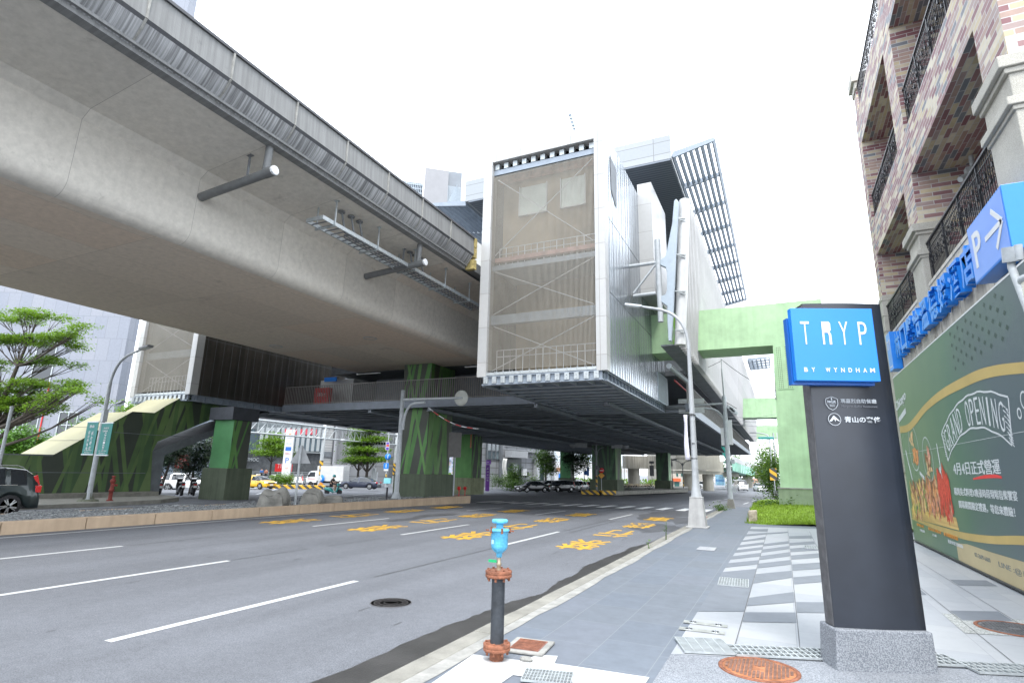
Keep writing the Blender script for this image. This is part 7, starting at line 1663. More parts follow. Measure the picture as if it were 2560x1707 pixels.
mb = MB()
for i in range(5): F.pbox(mb, 705+i*17, 1072, 720+i*17, 1087, .55, .65)
mb.build('red_poster', mat('pink_red_poster', (0.55, 0.06, 0.09), .5, nscale=4, namt=.2), ml, world=True)
mb = MB(); F.pbox(mb, 835, 1053, 868, 1160, .1, .9); lv = mb.build('louvred_shaft', mat('dark_grey_recess', (0.09, 0.095, 0.105), .6, namt=.05), ml, world=True)
mb = MB()
for i in range(13): F.pbox(mb, 836+i*2.6, 1053, 837.3+i*2.6, 1160, .9, 1.1)
F.pbox(mb, 826, 1160, 870, 1166, .1, 1.3); mb.build('louvre_blades', mat('pale_grey_blade', (0.33, 0.34, 0.36), .5, namt=.08), lv, world=True)
mb = MB(); F.pbox(mb, 812, 1058, 833, 1168, .05, .3); mb.build('slatted_panel', brickmat('slatted_grey', [(0.3, 0.31, 0.31), (0.33, 0.335, 0.335)], 60, .5, .06, (0.2, 0.2, 0.21), .6, off=0, bump=0), ml, world=True)
mb = MB(); F.pbox(mb, 808, 1128, 834, 1143, .3, .5); mb.build('vent_opening', M['steel_dk'], ml, world=True)
mb = MB(); F.pbox(mb, 560, 1128, 800, 1205, .02, .08); mb.build('ground_glazing', mat('dim_shop_glass', (0.07, 0.075, 0.08), .2, nscale=1.5, namt=.4), ml, world=True)
mb = MB(); F.pbox(mb, 973, 1143, 1002, 1160, .02, .1); F.pbox(mb, 972, 1165, 985, 1200, .02, .1); mb.build('dark_opening', M['steel_dk'], ml, world=True)
mb = MB(); F.pbox(mb, 868, 1060, 1005, 1062, .0, .12); F.pbox(mb, 868, 1100, 1005, 1101, 0, .12); F.pbox(mb, 868, 1142, 1005, 1143, 0, .12); mb.build('panel_groove', M['steel_dk'], ml, world=True)
rb = thing('red_banner', 'red banner with white characters on the mall front', 'banner', F.P(*F.uz(708, 1178), .3))
mb = MB(); F.pbox(mb, 688, 1159, 729, 1179, .1, .16); mb.build('cloth', M['red'], rb, world=True)
u0, z0 = F.uz(690, 1176.5); u1, _ = F.uz(727, 1176)
text('lettering', '丁台灣誠品', rb, F.P(u0+.1, z0+.55, .17), F.d, (0, 0, 1), .9, M['sign_white'], maxw=(u1-u0)*.95, depth=.02)
u0, z0 = F.uz(645, 1150); text('lettering', 'DUCCIMOC', ml, F.P(u0-4, z0-.2, .4), F.d, (0, 0, 1), .6, M['galv'], maxw=4, depth=.1)
rl = thing('railing', 'grey metal railing along the mall forecourt', 'railing', F.P(*F.uz(700, 1200), 3))
mb = MB()
for k in range(4): a = Vector(F.P(-4, 0, 4)); z = -.4+k*.35; mb.bar((a.x, a.y, z), (a.x+F.d.x*26, a.y+F.d.y*26, z), .06)
for k in range(18): q = Vector(F.P(-4+k*1.5, 0, 4)); mb.bar((q.x, q.y, -1), (q.x, q.y, .7), .06)
mb.build('bars', M['galv'], rl, world=True)
# building seen under the stairs: blue glass with red shopfront
F = Fac(400, 92, 600, 98, 1160)
gs = thing('glass_shop', 'blue glass shop building with red front glimpsed below the stairway', 'building', F.P(F.L/2, -1, -4))
mb = MB(); F.box(mb, -4, F.L, -1.5, 16, -10, 0); mb.build('wall', mat('blue_white_glass_wall', (0.3, 0.36, 0.43), .2, nscale=.5, namt=.25), gs, world=True)
mb = MB(); F.pbox(mb, 441, 1135, 470, 1172, .05, .2); mb.build('shopfront', M['red'], gs, world=True)
mb = MB(); F.pbox(mb, 420, 1100, 480, 1104, .05, .6); F.pbox(mb, 425, 1127, 470, 1136, .05, .5); mb.build('fascia', M['steel_dk'], gs, world=True)
mb = MB(); 
for i in range(9): F.pbox(mb, 500+i*9, 1045, 501+i*9, 1110, .02, .12)
mb.build('mullions', M['steel_bl'], gs, world=True)
mb = MB(); 
for i in range(4): F.box(mb, 2.0+i*.35, 2.3+i*.35, -1.2, 1.2-i*.3, .5, 3)
mb.build('steps', M['kerb'], gs, world=True)
for (x, y, dep, lab, rr) in ((448, 1118, 90, 'yellow-green street tree glimpsed below the stairway', .9),):
    b = DEP(x, y, dep); bush('tree', lab, (b.x, b.y, -.8), [(0, 0, b.z+.8, 1.6, 1.0, .5), (.4, 0, b.z+1.5, 1.2, .8, .5)], 1200, .2, M['leaf_bright'], 61, cat='tree')
# grey entrance building beyond the bright green pier
F = Fac(1190, 100, 1395, 122, 1190)
eb = thing('office_building', 'grey stone-panelled building with a deep dark entrance beyond the bright green pier', 'building', F.P(F.L/2, -1, -4))
M['stone_pan'] = brickmat('grey_stone_panels', [(0.2, 0.21, 0.225), (0.23, 0.24, 0.255), (0.215, 0.225, 0.24)], 3.2, 1.15, .07, (0.08, 0.085, 0.09), .6, off=0, namt=.1, bump=0)
mb = MB(); F.box(mb, -2, F.L-1.5, -1.5, 30, -14, 0); mb.build('wall', M['stone_pan'], eb, world=True)
mb = MB(); F.pbox(mb, 1216, 1108, 1246, 1148, .02, .15); F.pbox(mb, 1262, 1115, 1375, 1124, .02, .2); wn = mb.build('window', M['bldg_glass'], eb, world=True)
mb = MB()
for x in (1216, 1227, 1237, 1246): F.pbox(mb, x, 1108, x+.8, 1148, .15, .25)
F.pbox(mb, 1216, 1126, 1246, 1127, .15, .25); F.pbox(mb, 1248, 1100, 1250.5, 1196, .02, .4); mb.build('frame', M['steel_dk'], wn, world=True)
mb = MB(); F.pbox(mb, 1265, 1145, 1302, 1198, .02, .1); F.pbox(mb, 1338, 1163, 1360, 1200, .02, .1); mb.build('entrance', mat('deep_teal_entrance', (0.012, 0.03, 0.032), .4, nscale=1, namt=.3), eb, world=True)
mb = MB(); F.pbox(mb, 1262, 1126, 1303, 1145, .05, 1.6); F.pbox(mb, 1300, 1128, 1358, 1133, .05, 1.2); mb.build('canopy', mat('pale_grey_canopy', (0.3, 0.315, 0.335), .5, namt=.08), eb, world=True)
mb = MB(); F.pbox(mb, 1333, 1147, 1339, 1198, .1, 1.0); F.pbox(mb, 1278, 1160, 1288, 1198, .15, .6); F.pbox(mb, 1358, 1170, 1366, 1205, .2, 1.0); mb.build('column', mat('pale_column', (0.36, 0.38, 0.4), .5, namt=.1), eb, world=True)
mb = MB(); F.pbox(mb, 1312, 1179, 1319, 1192, .1, .3); mb.build('dark_panel', M['rail_blk'], eb, world=True)
mb = MB(); F.pbox(mb, 1302, 1171, 1311, 1188, .1, .6); mb.build('white_panel', M['sign_white'], eb, world=True)
dp = thing('drape_statue', 'tall pale folded drape form beside the purple sign', 'sculpture', F.P(*F.uz(1237, 1200), 2))
mb = MB(); q = F.P(F.uz(1236, 1200)[0], 0, 2.5); 
mb.grid([[(q[0]+F.d.x*(uu+.25*math.sin(z*1.3))+F.n.x*.25*math.sin(uu*9), q[1]+F.d.y*(uu+.25*math.sin(z*1.3))+F.n.y*.25*math.sin(uu*9), -1+z) for uu in np.linspace(-.35, .35, 10)] for z in np.linspace(0, 5, 14)]); o = mb.build('fold', mat('white_drape', (0.5, 0.51, 0.5), .6, namt=.1), dp, world=True); md = o.modifiers.new('s', 'SOLIDIFY'); md.thickness = .2
# teal poster building between the piers
F = Fac(1100, 96, 1170, 97, 1190)
pb_ = thing('poster_wall', 'tall printed wall with teal head and pale shop posters between the piers', 'poster', F.P(F.L/2, -1, 0))
mb = MB(); F.box(mb, -1, F.L+1.5, -1.3, 16, -2, 0); mb.build('board', mat('pale_poster', (0.42, 0.47, 0.55), .5, nscale=.9, namt=.3), pb_, world=True)
mb = MB(); F.pbox(mb, 1110, 1060, 1160, 1092, .02, .1); mb.build('teal_head', mat('teal_print', (0.01, 0.2, 0.27), .5, namt=.1), pb_, world=True)
u0, z0 = F.uz(1127, 1083); text('lettering', '林口', pb_, F.P(u0, z0, .12), F.d, (0, 0, 1), .9, M['sign_white'], maxw=1.9, depth=.02)
mb = MB(); rk = random.Random(9)
for y in range(1095, 1200, 5):
    for x in range(1122, 1156, 7):
        if rk.random() < .7: F.pbox(mb, x, y, x+rk.uniform(3, 6), y+rk.uniform(1.2, 2.6), .02, .06, mi=rk.choice([0, 0, 1, 2, 3]))
mb.build('print_blocks', [mat('print_dark_blue', (0.1, 0.16, 0.3), .5, namt=.1), mat('print_rose', (0.5, 0.2, 0.25), .5, namt=.1), mat('print_orange', (0.5, 0.28, 0.1), .5, namt=.1), mat('print_sky', (0.1, 0.3, 0.5), .5, namt=.1)], pb_, world=True)
o = MB(); b = gnd((1124, 1200), 80)
o.lathe([(.0, .0), (.3, .1), (.34, .5), (.25, .9), (.0, 1.15)], b, 10); tag(o.build('topiary', M['leaf_bright']), 'small bright green rounded topiary beside the big striped pier', 'plant')
# white low wall, blue hoarding and white hall behind the bright pier
F = Fac(1385, 128, 1560, 132, 1200)
wh = thing('white_hall', 'white and pale blue hall with slim columns glimpsed between the piers', 'building', F.P(F.L/2, -1, -5))
mb = MB(); F.box(mb, -3, F.L+2, -1.5, 24, -12, -4); mb.build('wall', mat('pale_blue_white_wall', (0.5, 0.56, 0.6), .5, nscale=.25, namt=.25), wh, world=True)
mb = MB(); F.box(mb, -3, F.L+2, -1.5, 4.2, -4, 0); mb.build('white_wall', M['sign_white'], wh, world=True)
mb = MB()
for x in (1542, 1553, 1560): F.pbox(mb, x, 1165, x+3.5, 1215, 0, .6)
mb.build('column', M['sign_white'], wh, world=True)
mb = MB(); F.pbox(mb, 1390, 1168, 1400, 1178, .02, .1); F.pbox(mb, 1545, 1172, 1553, 1180, .1, .2); F.pbox(mb, 1560, 1174, 1566, 1180, .1, .2); mb.build('window', mat('orange_dim_window', (0.35, 0.2, 0.12), .4, nscale=2, namt=.4), wh, world=True)
bh = thing('hoarding', 'bright blue site hoarding behind the dark evergreen tree', 'hoarding', F.P(F.uz(1397, 1195)[0], -1, 2))
mb = MB(); F.pbox(mb, 1390, 1183, 1406, 1201, 1.8, 2.0); mb.build('panel', M['blue'], bh, world=True)
mb = MB(); F.pbox(mb, 1389.5, 1182, 1406.5, 1183, 1.75, 2.05); mb.build('top_rail', M['sign_white'], bh, world=True)
s = MB()
for i in range(700):
    u = random.uniform(0, F.L+8); z = random.uniform(-1.2, .5); q = F.P(u, z, 6+random.uniform(0, 3)); s.add([(q[0]-.2, q[1], q[2]), (q[0]+.2, q[1], q[2]), (q[0], q[1], q[2]+.4)], [(0, 1, 2)])
o = s.build('ground_cover', M['leaf_bright']); o['kind'] = 'stuff'
# further piers standing in the junction
def gpier(x0, x1, dep, depth, ytop, lab, fm, sm, bm_, yb=None, base_y=None):
    a = DEP(x0, 1200, dep); b = DEP(x1, 1200, dep); c = (a+b)/2
    return c, (Vector((b.x-a.x, b.y-a.y, 0))).length
def pier2(xc, yg, dep, w_, d_, zb, zt, lab, fm, sm, bm_, tap=0.0):
    c = gnd((xc, yg), dep)
    pier(c.x-w_/2, c.x+w_/2, c.y-d_/2, c.y+d_/2, c.z, c.z+zb, zt, tap, lab, fm, sm, bm_, cap=False)
M['pier_base_lt'] = mat('pale_mossy_base', (0.2, 0.22, 0.13), .85, nscale=1.1, namt=.25, streak=.2)
pier2(1166, 1227, 58, 2.2, 2.2, 1.35, 8.0, 'bright green pier with plain front and red pipe, right of the big striped pier', M['pier_green'], M['pier_stripe'], M['pier_base_lt'])
b = gnd((1178, 1227), 56.2); s = MB(); s.tube([(b.x-.2, b.y-.1, 4.0), (b.x-.2, b.y-.1, 5.3), (b.x-.1, b.y-.1, 5.5), (b.x+.7, b.y-.1, 5.5)], .07, 8); tag(s.build('fire_pipe', mat('orange_pipe', (0.5, 0.14, 0.06), .5, namt=.1)), 'orange fire pipe fixed to the bright green pier', 'pipe')
pier2(1518, 1229, 74, 3.2, 3.0, 1.6, 8.0, 'dark striped green pier behind the no-entry sign', M['pier_stripe3'], M['pier_stripe2'], M['pier_base'])
pier2(1418, 1214, 100, 2.0, 2.0, 1.4, 8.0, 'plain green pier far behind the queue of cars', M['teal_green'], M['pier_stripe3'], M['pier_base'])
pier2(1661, 1224, 92, 2.0, 2.4, 1.5, 8.0, 'dark teal striped pier in front of the far concrete viaduct', M['pier_stripe3'], M['beam_green'], M['pier_base'])
# striped dividers
M['stripe_k'] = None
def hazard(name, ax_='L'):
    m = bpy.data.materials.new(name); m.use_nodes = True; nt = m.node_tree; b = nt.nodes['Principled BSDF']; b.inputs['Roughness'].default_value = .6
    geo = nd(nt, 'ShaderNodeNewGeometry'); dt = nd(nt, 'ShaderNodeVectorMath', operation='DOT_PRODUCT'); nt.links.new(geo.outputs['Position'], dt.inputs[0]); dt.inputs[1].default_value = (LD.x*1.15, LD.y*1.15, 1.4)
    fr = nd(nt, 'ShaderNodeMath', operation='FRACT'); nt.links.new(dt.outputs['Value'], fr.inputs[0]); lt_ = nd(nt, 'ShaderNodeMath', operation='LESS_THAN'); nt.links.new(fr.outputs[0], lt_.inputs[0]); lt_.inputs[1].default_value = .5
    mxx = nd(nt, 'ShaderNodeMix'); mxx.data_type = 'RGBA'; nt.links.new(lt_.outputs[0], mxx.inputs['Factor']); mxx.inputs['A'].default_value = (0.05, 0.05, 0.05, 1); mxx.inputs['B'].default_value = (0.6, 0.36, 0.03, 1); nt.links.new(mxx.outputs['Result'], b.inputs['Base Color']); return m
M['haz'] = hazard('black_yellow_stripe')
def divider(lab, pts, h):
    mb = MB()
    for a, b in zip(pts[:-1], pts[1:]): mb.bar(a+Vector((0, 0, h/2-.1)), b+Vector((0, 0, h/2-.1)), .9, h+.2)
    tag(mb.build('lane_divider', M['haz'], bevel=.03), lab, 'divider')
divider('black and yellow striped divider in front of the truck', [gnd((679, 1221), 70), gnd((740, 1222), 71), gnd((818, 1223), 72)], .5)
divider('black and yellow striped kerb below the no-entry sign', [gnd((1456, 1231), 70), gnd((1500, 1232), 69), gnd((1535, 1232), 70)], .32)
mb = MB()
for (x, y, d) in ((1540, 1232, 70), (1600, 1229, 80), (1700, 1224, 95)): pass
P_ = [gnd((1535, 1232), 70.5), gnd((1600, 1229), 78), gnd((1720, 1225), 92), gnd((1720, 1218), 110), gnd((1540, 1217), 110)]
mb.prism([(p.x, p.y, p.z-.3) for p in P_], (0, 0, 0), (0, 0, .5)); struct('traffic_island', mb, M['kerb'])
# gantry
gt = thing('gantry', 'silver lattice traffic gantry spanning the far junction', 'gantry', gnd((803, 1215), 74))
def G_(x, y, dep, off=0): p = DEP(x, y, dep); return p
depx = lambda x: 65+(x-600)/(994-600)*29
def chord(x, yt): return DEP(x, yt, depx(x))
zt_ = [chord(600, 1047.5), chord(994, 1094.6)]; zt0 = 7.1; zb0 = 5.55
A = DEP(600, 1050, 65); B_ = DEP(996, 1095, 92); A = Vector((A.x, A.y, 0)); B_ = Vector((B_.x, B_.y, 0)); dG = (B_-A).normalized(); LG = (B_-A).length; nG = Vector((dG.y, -dG.x, 0))
mb = MB()
for w_ in (-.12, .12):
    for z in (zb0, zt0): p, q = A+nG*w_+Vector((0, 0, z)), B_+nG*w_+Vector((0, 0, z)); mb.tube([p, q], .1, 8)
mb.build('chords', M['galv'], gt, world=True)
mb = MB(); k = int(LG/1.3)
for i in range(k):
    u0, u1 = LG*i/k, LG*(i+1)/k
    for w_ in (0,):
        p, q = A+dG*u0+nG*w_, A+dG*u1+nG*w_
        mb.tube([p+Vector((0, 0, zb0)), p+Vector((0, 0, zt0))], .045, 6); mb.tube([p+Vector((0, 0, zb0 if i < k/2 else zt0)), q+Vector((0, 0, zt0 if i < k/2 else zb0))], .045, 6)
mb.build('lattice', M['galv'], gt, world=True)
def uG(x): 
    r_ = ray(x, 1100); t = (A-CAM).dot(nG)/r_.dot(nG); return (CAM+r_*t-A).dot(dG)
def postG(x, dy=0): return A+dG*uG(x)
for x, hz in ((809, True), (991, True)):
    p = postG(x); mb = MB(); mb.lathe([(.26, -1.2), (.24, 4), (.22, 7.6), (0, 7.65)], p, 14); po = mb.build('post', M['grey_pole'], gt, world=True)
    mb = MB(); mb.lathe([(.262, .6), (.258, 2.6)], p, 14); mb.build('striped_sleeve', M['haz'], po, world=True)
p = postG(807); mb = MB(); mb.lathe([(0, 0), (.52, 0), (.52, .03), (0, .03)], (p.x+nG.x*.33+.1, p.y+nG.y*.33, .2), 20, axis='y'); s_ = mb.build('keep_right_sign', M['blue'], gt, world=True)
mb = MB(); mb.obox((p.x+nG.x*.33+.1, p.y+nG.y*.33-.02, .2), (LD*.22+Vector((0, 0, -.3))), LN*.01, (LD*.06+Vector((0, 0, .045)))); mb.build('arrow', M['sign_white'], s_, world=True)
mb = MB(); c_ = Vector((p.x+nG.x*.3+.1, p.y+nG.y*.3, -.62)); mb.obox(c_, (LD+Vector((0, 0, 1)))*.2, LN*.015, (LD*-1+Vector((0, 0, 1)))*.2); mb.build('diamond_sign', mat('orange_sign', (0.65, 0.25, 0.02), .5, namt=.15), gt, world=True)
sg_ = thing('traffic_light', 'four-lamp traffic light hanging on the right of the gantry', 'traffic light', A+dG*uG(944)+Vector((0, 0, 5.5)))
mb = MB(); c_ = A+dG*uG(942)+nG*.6+Vector((0, 0, 5.5)); mb.obox(c_, LD*1.1, LN*.15, (0, 0, .3)); mb.build('housing', M['sign_white'], sg_, world=True, bevel=.05)
for k in range(4): mb = MB(); q = c_+LD*(-.4+k*.42)-LN*.17; mb.lathe([(0, 0), (.17, 0), (.19, -.1)], q, 12, axis='y'); mb.build('lamp', M['black'], sg_, world=True)
for k, x in enumerate((770, 788, 850)):
    c_ = A+dG*uG(x)+nG*.5+Vector((0, 0, 5.6)); mb = MB(); mb.obox(c_, LD*.3-LN*.1, LN*.1, (0, 0, .1)); mb.tube([c_, c_-Vector((0, 0, .0))-nG*.4], .03, 5); mb.build('camera', M['sign_white'], gt, world=True)
# totem
tz = gnd((712, 1214), 80)
tt_ = thing('totem_sign', 'white totem sign with a blue P behind the divider', 'sign', tz, math.atan2(LD.y, LD.x))
mb = MB(); mb.box(-.62, .62, -.2, .2, 0, 8.0); mb.build('body', M['sign_white'], tt_, bevel=.02)
def tt_text(sx, z, h, mm, wd): 
    o = Vector(tz)+LD*0-LN*.2+Vector((0, 0, z)); text('lettering', sx, tt_, o, LD, (0, 0, 1), h, mm, maxw=wd, align='C', depth=.02)
tt_text('P', 3.2, .75, M['blue_dk'], .5); tt_text('林口城', 5.85, .28, M['galv'], .8); tt_text('停車場入口', 4.45, .18, M['red'], .8); tt_text('MITSUI', 6.75, .14, M['iron'], .8)
mb = MB(); mb.box(-.42, .42, -.22, -.2, 4.95, 5.5); mb.build('blue_panel', M['blue_dk'], tt_)
mb = MB(); mb.lathe([(.13, -.02), (.2, -.02), (.2, .0), (.13, .0)], (0, -.2, 7.3), 18, axis='y'); mb.bar((-.2, -.21, 2.5), (.2, -.21, 2.5), .04); mb.bar((.05, -.21, 2.68), (.22, -.21, 2.5), .04); mb.bar((.05, -.21, 2.32), (.22, -.21, 2.5), .04); mb.build('mark', mat('salmon_print', (0.6, 0.3, 0.18), .5, namt=.05), tt_)
# sign pole right of the trees, with round blue signs
tz = gnd((963, 1218), 76); t = thing('street_lamp', 'slim street lamp with blue round and square signs beside the gantry end', 'street lamp', tz, math.atan2(LD.y, LD.x))
mb = MB(); mb.tube([(0, 0, 0), (0, 0, 8.6)]+bez((0, 0, 8.6), (0, 0, 9.5), (-.8, 0, 9.7), 6)[1:], .08, 8); mb.obox((-1.1, 0, 9.72), (.35, 0, .02), (0, .12, 0), (0, 0, .05)); po = mb.build('post', M['grey_pole'], t)
mb = MB(); mb.lathe([(.083, .6), (.083, 1.8)], n=10); mb.build('striped_sleeve', M['haz'], t)
mb = MB(); mb.lathe([(0, 0), (.42, 0), (.42, .03), (0, .03)], (.1, -.14, 4.1), 20, axis='y'); mb.box(-.4, .3, -.14, -.11, 2.5, 3.25); mb.build('blue_sign', M['blue'], t)
mb = MB(); mb.bbox((.1, -.16, 4.1), .08, .02, .5); mb.bbox((-.05, -.16, 2.9), .1, .02, .5); mb.box(-.35, .28, -.14, -.11, 2.2, 2.45); mb.box(-.3, .2, -.14, -.115, 5.0, 6.1); mb.build('sign_marks', M['sign_white'], t)
mb = MB(); mb.box(-.24, .14, -.16, -.145, 5.5, 5.75); mb.build('red_panel', M['red'], t); mb = MB(); mb.box(-.24, .14, -.16, -.145, 5.8, 6.05); mb.box(-.24, .14, -.16, -.145, 5.05, 5.4); mb.build('violet_panel', mat('violet_print', (0.1, 0.05, 0.4), .5, namt=.05), t)
tz = gnd((968, 1213), 75); t = thing('utility_cabinet', 'pale turquoise cabinet at the foot of the sign pole', 'cabinet', tz, math.atan2(LD.y, LD.x))
mb = MB(); mb.box(-.45, .45, -.3, .3, .25, .95); mb.build('box', mat('turquoise_paint', (0.2, 0.52, 0.58), .5, nscale=3, namt=.1), t, bevel=.03); mb = MB(); mb.box(-.1, .1, -.1, .1, -.2, .25); mb.build('leg', M['grey_pole'], t)
tz = gnd((937, 1206), 86); t = thing('utility_cabinet', 'white electrical cabinet behind the navy saloon', 'cabinet', tz, math.atan2(LD.y, LD.x))
mb = MB(); mb.box(-.55, .3, -.4, .4, 0, 1.6); mb.box(-.5, .0, -.4, .4, 1.6, 2.2); mb.build('box', M['sign_white'], t, bevel=.03); mb = MB(); mb.box(-.54, .29, -.41, -.4, .8, .83); mb.build('door_seam', M['galv'], t)
# purple station totem
tz = gnd((1218, 1227), 66); t = thing('totem_sign', 'slim purple station totem beside the bright green pier', 'sign', tz, math.atan2(LD.y, LD.x))
mb = MB(); mb.box(-.24, .24, -.12, .12, 0, 3.05); mb.build('body', mat('purple_panel', (0.16, 0.045, 0.3), .45, nscale=2, namt=.1), t, bevel=.02)
mb = MB(); mb.box(-.22, .35, -.12, .12, 3.1, 3.6); mb.build('head', mat('light_purple_panel', (0.28, 0.1, 0.5), .45, namt=.08), t, bevel=.02)
for sx, z, h in (('A9', 2.1, .2), ('林', 1.75, .22), ('口', 1.45, .2), ('站', 1.15, .22)): text('lettering', sx, t, Vector(tz)-LN*.122+Vector((0, 0, z)), LD, (0, 0, 1), h, M['sign_white'], align='C', maxw=.22, depth=.01)
mb = MB(); mb.bar((-.1, -.13, 2.5), (.05, -.13, 2.75), .04); mb.bar((-.1, -.13, 2.5), (.12, -.13, 2.58), .03); mb.bar((-.15, -.13, 3.35), (.1, -.13, 3.35), .06); mb.build('mark', M['sign_white'], t)
# sign cluster at the far island
tz = gnd((1492, 1228), 69); t = thing('signal_mast', 'dim double-armed sign mast standing on the far striped kerb', 'signal mast', tz, math.atan2(LD.y, LD.x))
mb = MB(); mb.tube([(0, 0, 0), (0, 0, 6.2)], .1, 8); mb.tube([(-3.2, 0, 5.7), (4.2, 0, 5.6)], .05, 6); mb.tube(bez((-.1, 0, 4.4), (-.1, 0, 5.3), (-1.0, 0, 5.4), 5), .06, 6); mb.tube(bez((.1, 0, 4.4), (.1, 0, 5.3), (1.0, 0, 5.4), 5), .06, 6); mb.build('post', M['dark_pole'], t)
mb = MB(); mb.lathe([(.105, .6), (.105, 1.9)], n=8); mb.build('striped_sleeve', M['haz'], t)
mb = MB(); mb.box(-2.6, -1.15, -.1, -.06, 5.3, 6.05); mb.box(1.9, 3.3, -.1, -.06, 5.3, 6.05)
for x in (-2.95, 3.7): mb.lathe([(0, 0), (.45, 0), (.45, .03), (0, .03)], (x, -.08, 5.65), 18, axis='y')
mb.build('sign_back', M['sign_back'], t)
mb = MB(); mb.bbox((.0, -.15, 2.9), .45, .2, .45); mb.bbox((-.3, -.1, 3.4), .3, .25, .25); mb.bbox((.25, -.12, 2.7), .25, .2, .4); mb.build('signal_head', M['iron'], t)
tz = gnd((1504, 1228), 69.5); t = thing('no_entry_sign', 'red no-entry sign above a yellow diamond on a thin post', 'sign', tz, math.atan2(LD.y, LD.x))
mb = MB(); mb.tube([(0, 0, 0), (0, 0, 2.9)], .04, 6); mb.build('post', M['grey_pole'], t)
mb = MB(); mb.lathe([(0, 0), (.33, 0), (.33, .03), (0, .03)], (0, -.08, 2.55), 24, axis='y'); rr_ = mb.build('red_disc', M['red'], t); mb = MB(); mb.bbox((0, -.095, 2.55), .48, .02, .09); mb.build('white_bar', M['sign_white'], rr_)
mb = MB(); mb.obox((0, -.06, 1.95), (.2, 0, .2), (0, .012, 0), (-.2, 0, .2)); mb.build('diamond', mat('amber_sign', (0.55, 0.27, 0.02), .5, namt=.15), t)
for (x, y, dep, hh, lab) in ((1788, 1226, 100, 3.4, ''),): pass
tz = gnd((1631, 1226), 86); t = thing('sign_post', 'dark rectangular sign back on a thin post in front of the far viaduct', 'sign', tz, math.atan2(LD.y, LD.x))
mb = MB(); mb.tube([(0, 0, 0), (0, 0, 4.4)], .05, 6); mb.build('post', M['dark_pole'], t); mb = MB(); mb.box(-.33, .33, -.06, -.03, 2.2, 3.8); mb.box(-.36, .36, -.1, -.02, 4.1, 4.45); mb.build('panel', M['iron'], t)
tz = gnd((1709, 1222), 96); t = thing('street_lamp', 'curly twin-armed grey lamp mast in front of the far viaduct', 'street lamp', tz, math.atan2(LD.y, LD.x))
mb = MB(); mb.tube([(0, 0, 0), (0, 0, 4.4)], .08, 8)
for sg in (-1, 1): mb.tube(bez((0, 0, 3.6), (sg*.1, 0, 4.7), (sg*1.2, 0, 4.75), 8), .06, 6); mb.obox((sg*1.4, 0, 4.9), (.4, 0, 0), (0, .15, 0), (0, 0, .12))
mb.build('post', M['dark_pole'], t); mb = MB(); mb.lathe([(.085, .2), (.085, 1.6)], n=8); mb.build('striped_sleeve', M['haz'], t)
tz = gnd((1682, 1223), 90); t = thing('signal_mast', 'thin black mast with an arm beside the dark teal pier', 'signal mast', tz, math.atan2(LD.y, LD.x))
mb = MB(); mb.tube([(0, 0, 0), (0, 0, 4.9)]+bez((0, 0, 4.4), (.1, 0, 4.85), (.9, 0, 4.9), 5)+[(2.8, 0, 4.95)], .06, 6); mb.bbox((0, 0, 4.0), .2, .2, .7); mb.build('post', M['iron'], t)
tz = gnd((1470, 1216), 104); t = thing('sign_post', 'blue upright street name sign on a post beyond the striped pier', 'sign', tz, math.atan2(LD.y, LD.x))
mb = MB(); mb.tube([(0, 0, 0), (0, 0, 6)], .06, 6); mb.build('post', M['grey_pole'], t); mb = MB(); mb.box(-.22, .22, -.1, -.06, 2.0, 3.6); mb.lathe([(0, 0), (.4, 0), (.4, .03), (0, .03)], (-.4, -.06, 2.5), 14, axis='y'); mb.build('panel', M['blue_dk'], t)
# far concrete viaducts
M['far_conc'] = mat('pale_far_concrete', (0.36, 0.34, 0.29), .85, nscale=.5, namt=.1, streak=.12)
F = Fac(1560, 108, 1800, 108, 1190)
fp = thing('pier', 'grey concrete T-shaped pier beyond the parked bicycles', 'pier', F.P(F.uz(1590, 1224)[0], -1.2, -1))
mb = MB(); F.pbox(mb, 1563, 1138, 1642, 1172, -3, 0); mb.build('crosshead', mat('weathered_concrete', (0.38, 0.36, 0.31), .85, nscale=.5, namt=.15, streak=.3), fp, world=True)
mb = MB(); u0, _ = F.uz(1589, 1200); q = F.P(u0, 0, -1.5); mb.lathe([(1.15, -1.4), (1.15, 3.4)], q, 20); mb.build('column', mat('weathered_concrete', (0.38, 0.36, 0.31)), fp, world=True)
fv = thing('viaduct', 'pale concrete viaduct crossing the far road behind the lamp post', 'viaduct', F.P(F.uz(1760, 1224)[0], -1.2, -2))
mb = MB(); F.pbox(mb, 1690, 1130, 1802, 1175, -4, 0); F.pbox(mb, 1690, 1175, 1806, 1186, -3.8, -.4); F.box(mb, *[F.uz(1802, 1150)[0], F.uz(1850, 1150)[0]], F.uz(1802, 1180)[1], F.uz(1802, 1150)[1], -14, -9); mb.build('girder', M['far_conc'], fv, world=True)
for x, r_ in ((1732, 1.3), (1779, 1.05)):
    u0, _ = F.uz(x, 1200); q = F.P(u0, 0, -2); mb = MB(); mb.lathe([(r_, -1.4), (r_, 2.3)], q, 18, smooth=True); mb.build('column', M['far_conc'], fv, world=True)
F2 = Fac(1800, 125, 1850, 128, 1190)
mb = MB(); F2.pbox(mb, 1806, 1168, 1848, 1192, -3, 0); mb.build('crosshead', M['far_conc'], fv, world=True)
ad = thing('advert_drum', 'round pale blue printed column wrap under the far viaduct', 'advert', F2.P(F2.uz(1809, 1210)[0], -1.2, 0))
mb = MB(); q = F2.P(F2.uz(1809, 1200)[0], 0, -1); mb.lathe([(1.0, -.3), (1.0, 2.0)], q, 20); mb.build('wrap', mat('sky_blue_wrap', (0.3, 0.55, 0.72), .5, nscale=.9, namt=.3), ad, world=True)
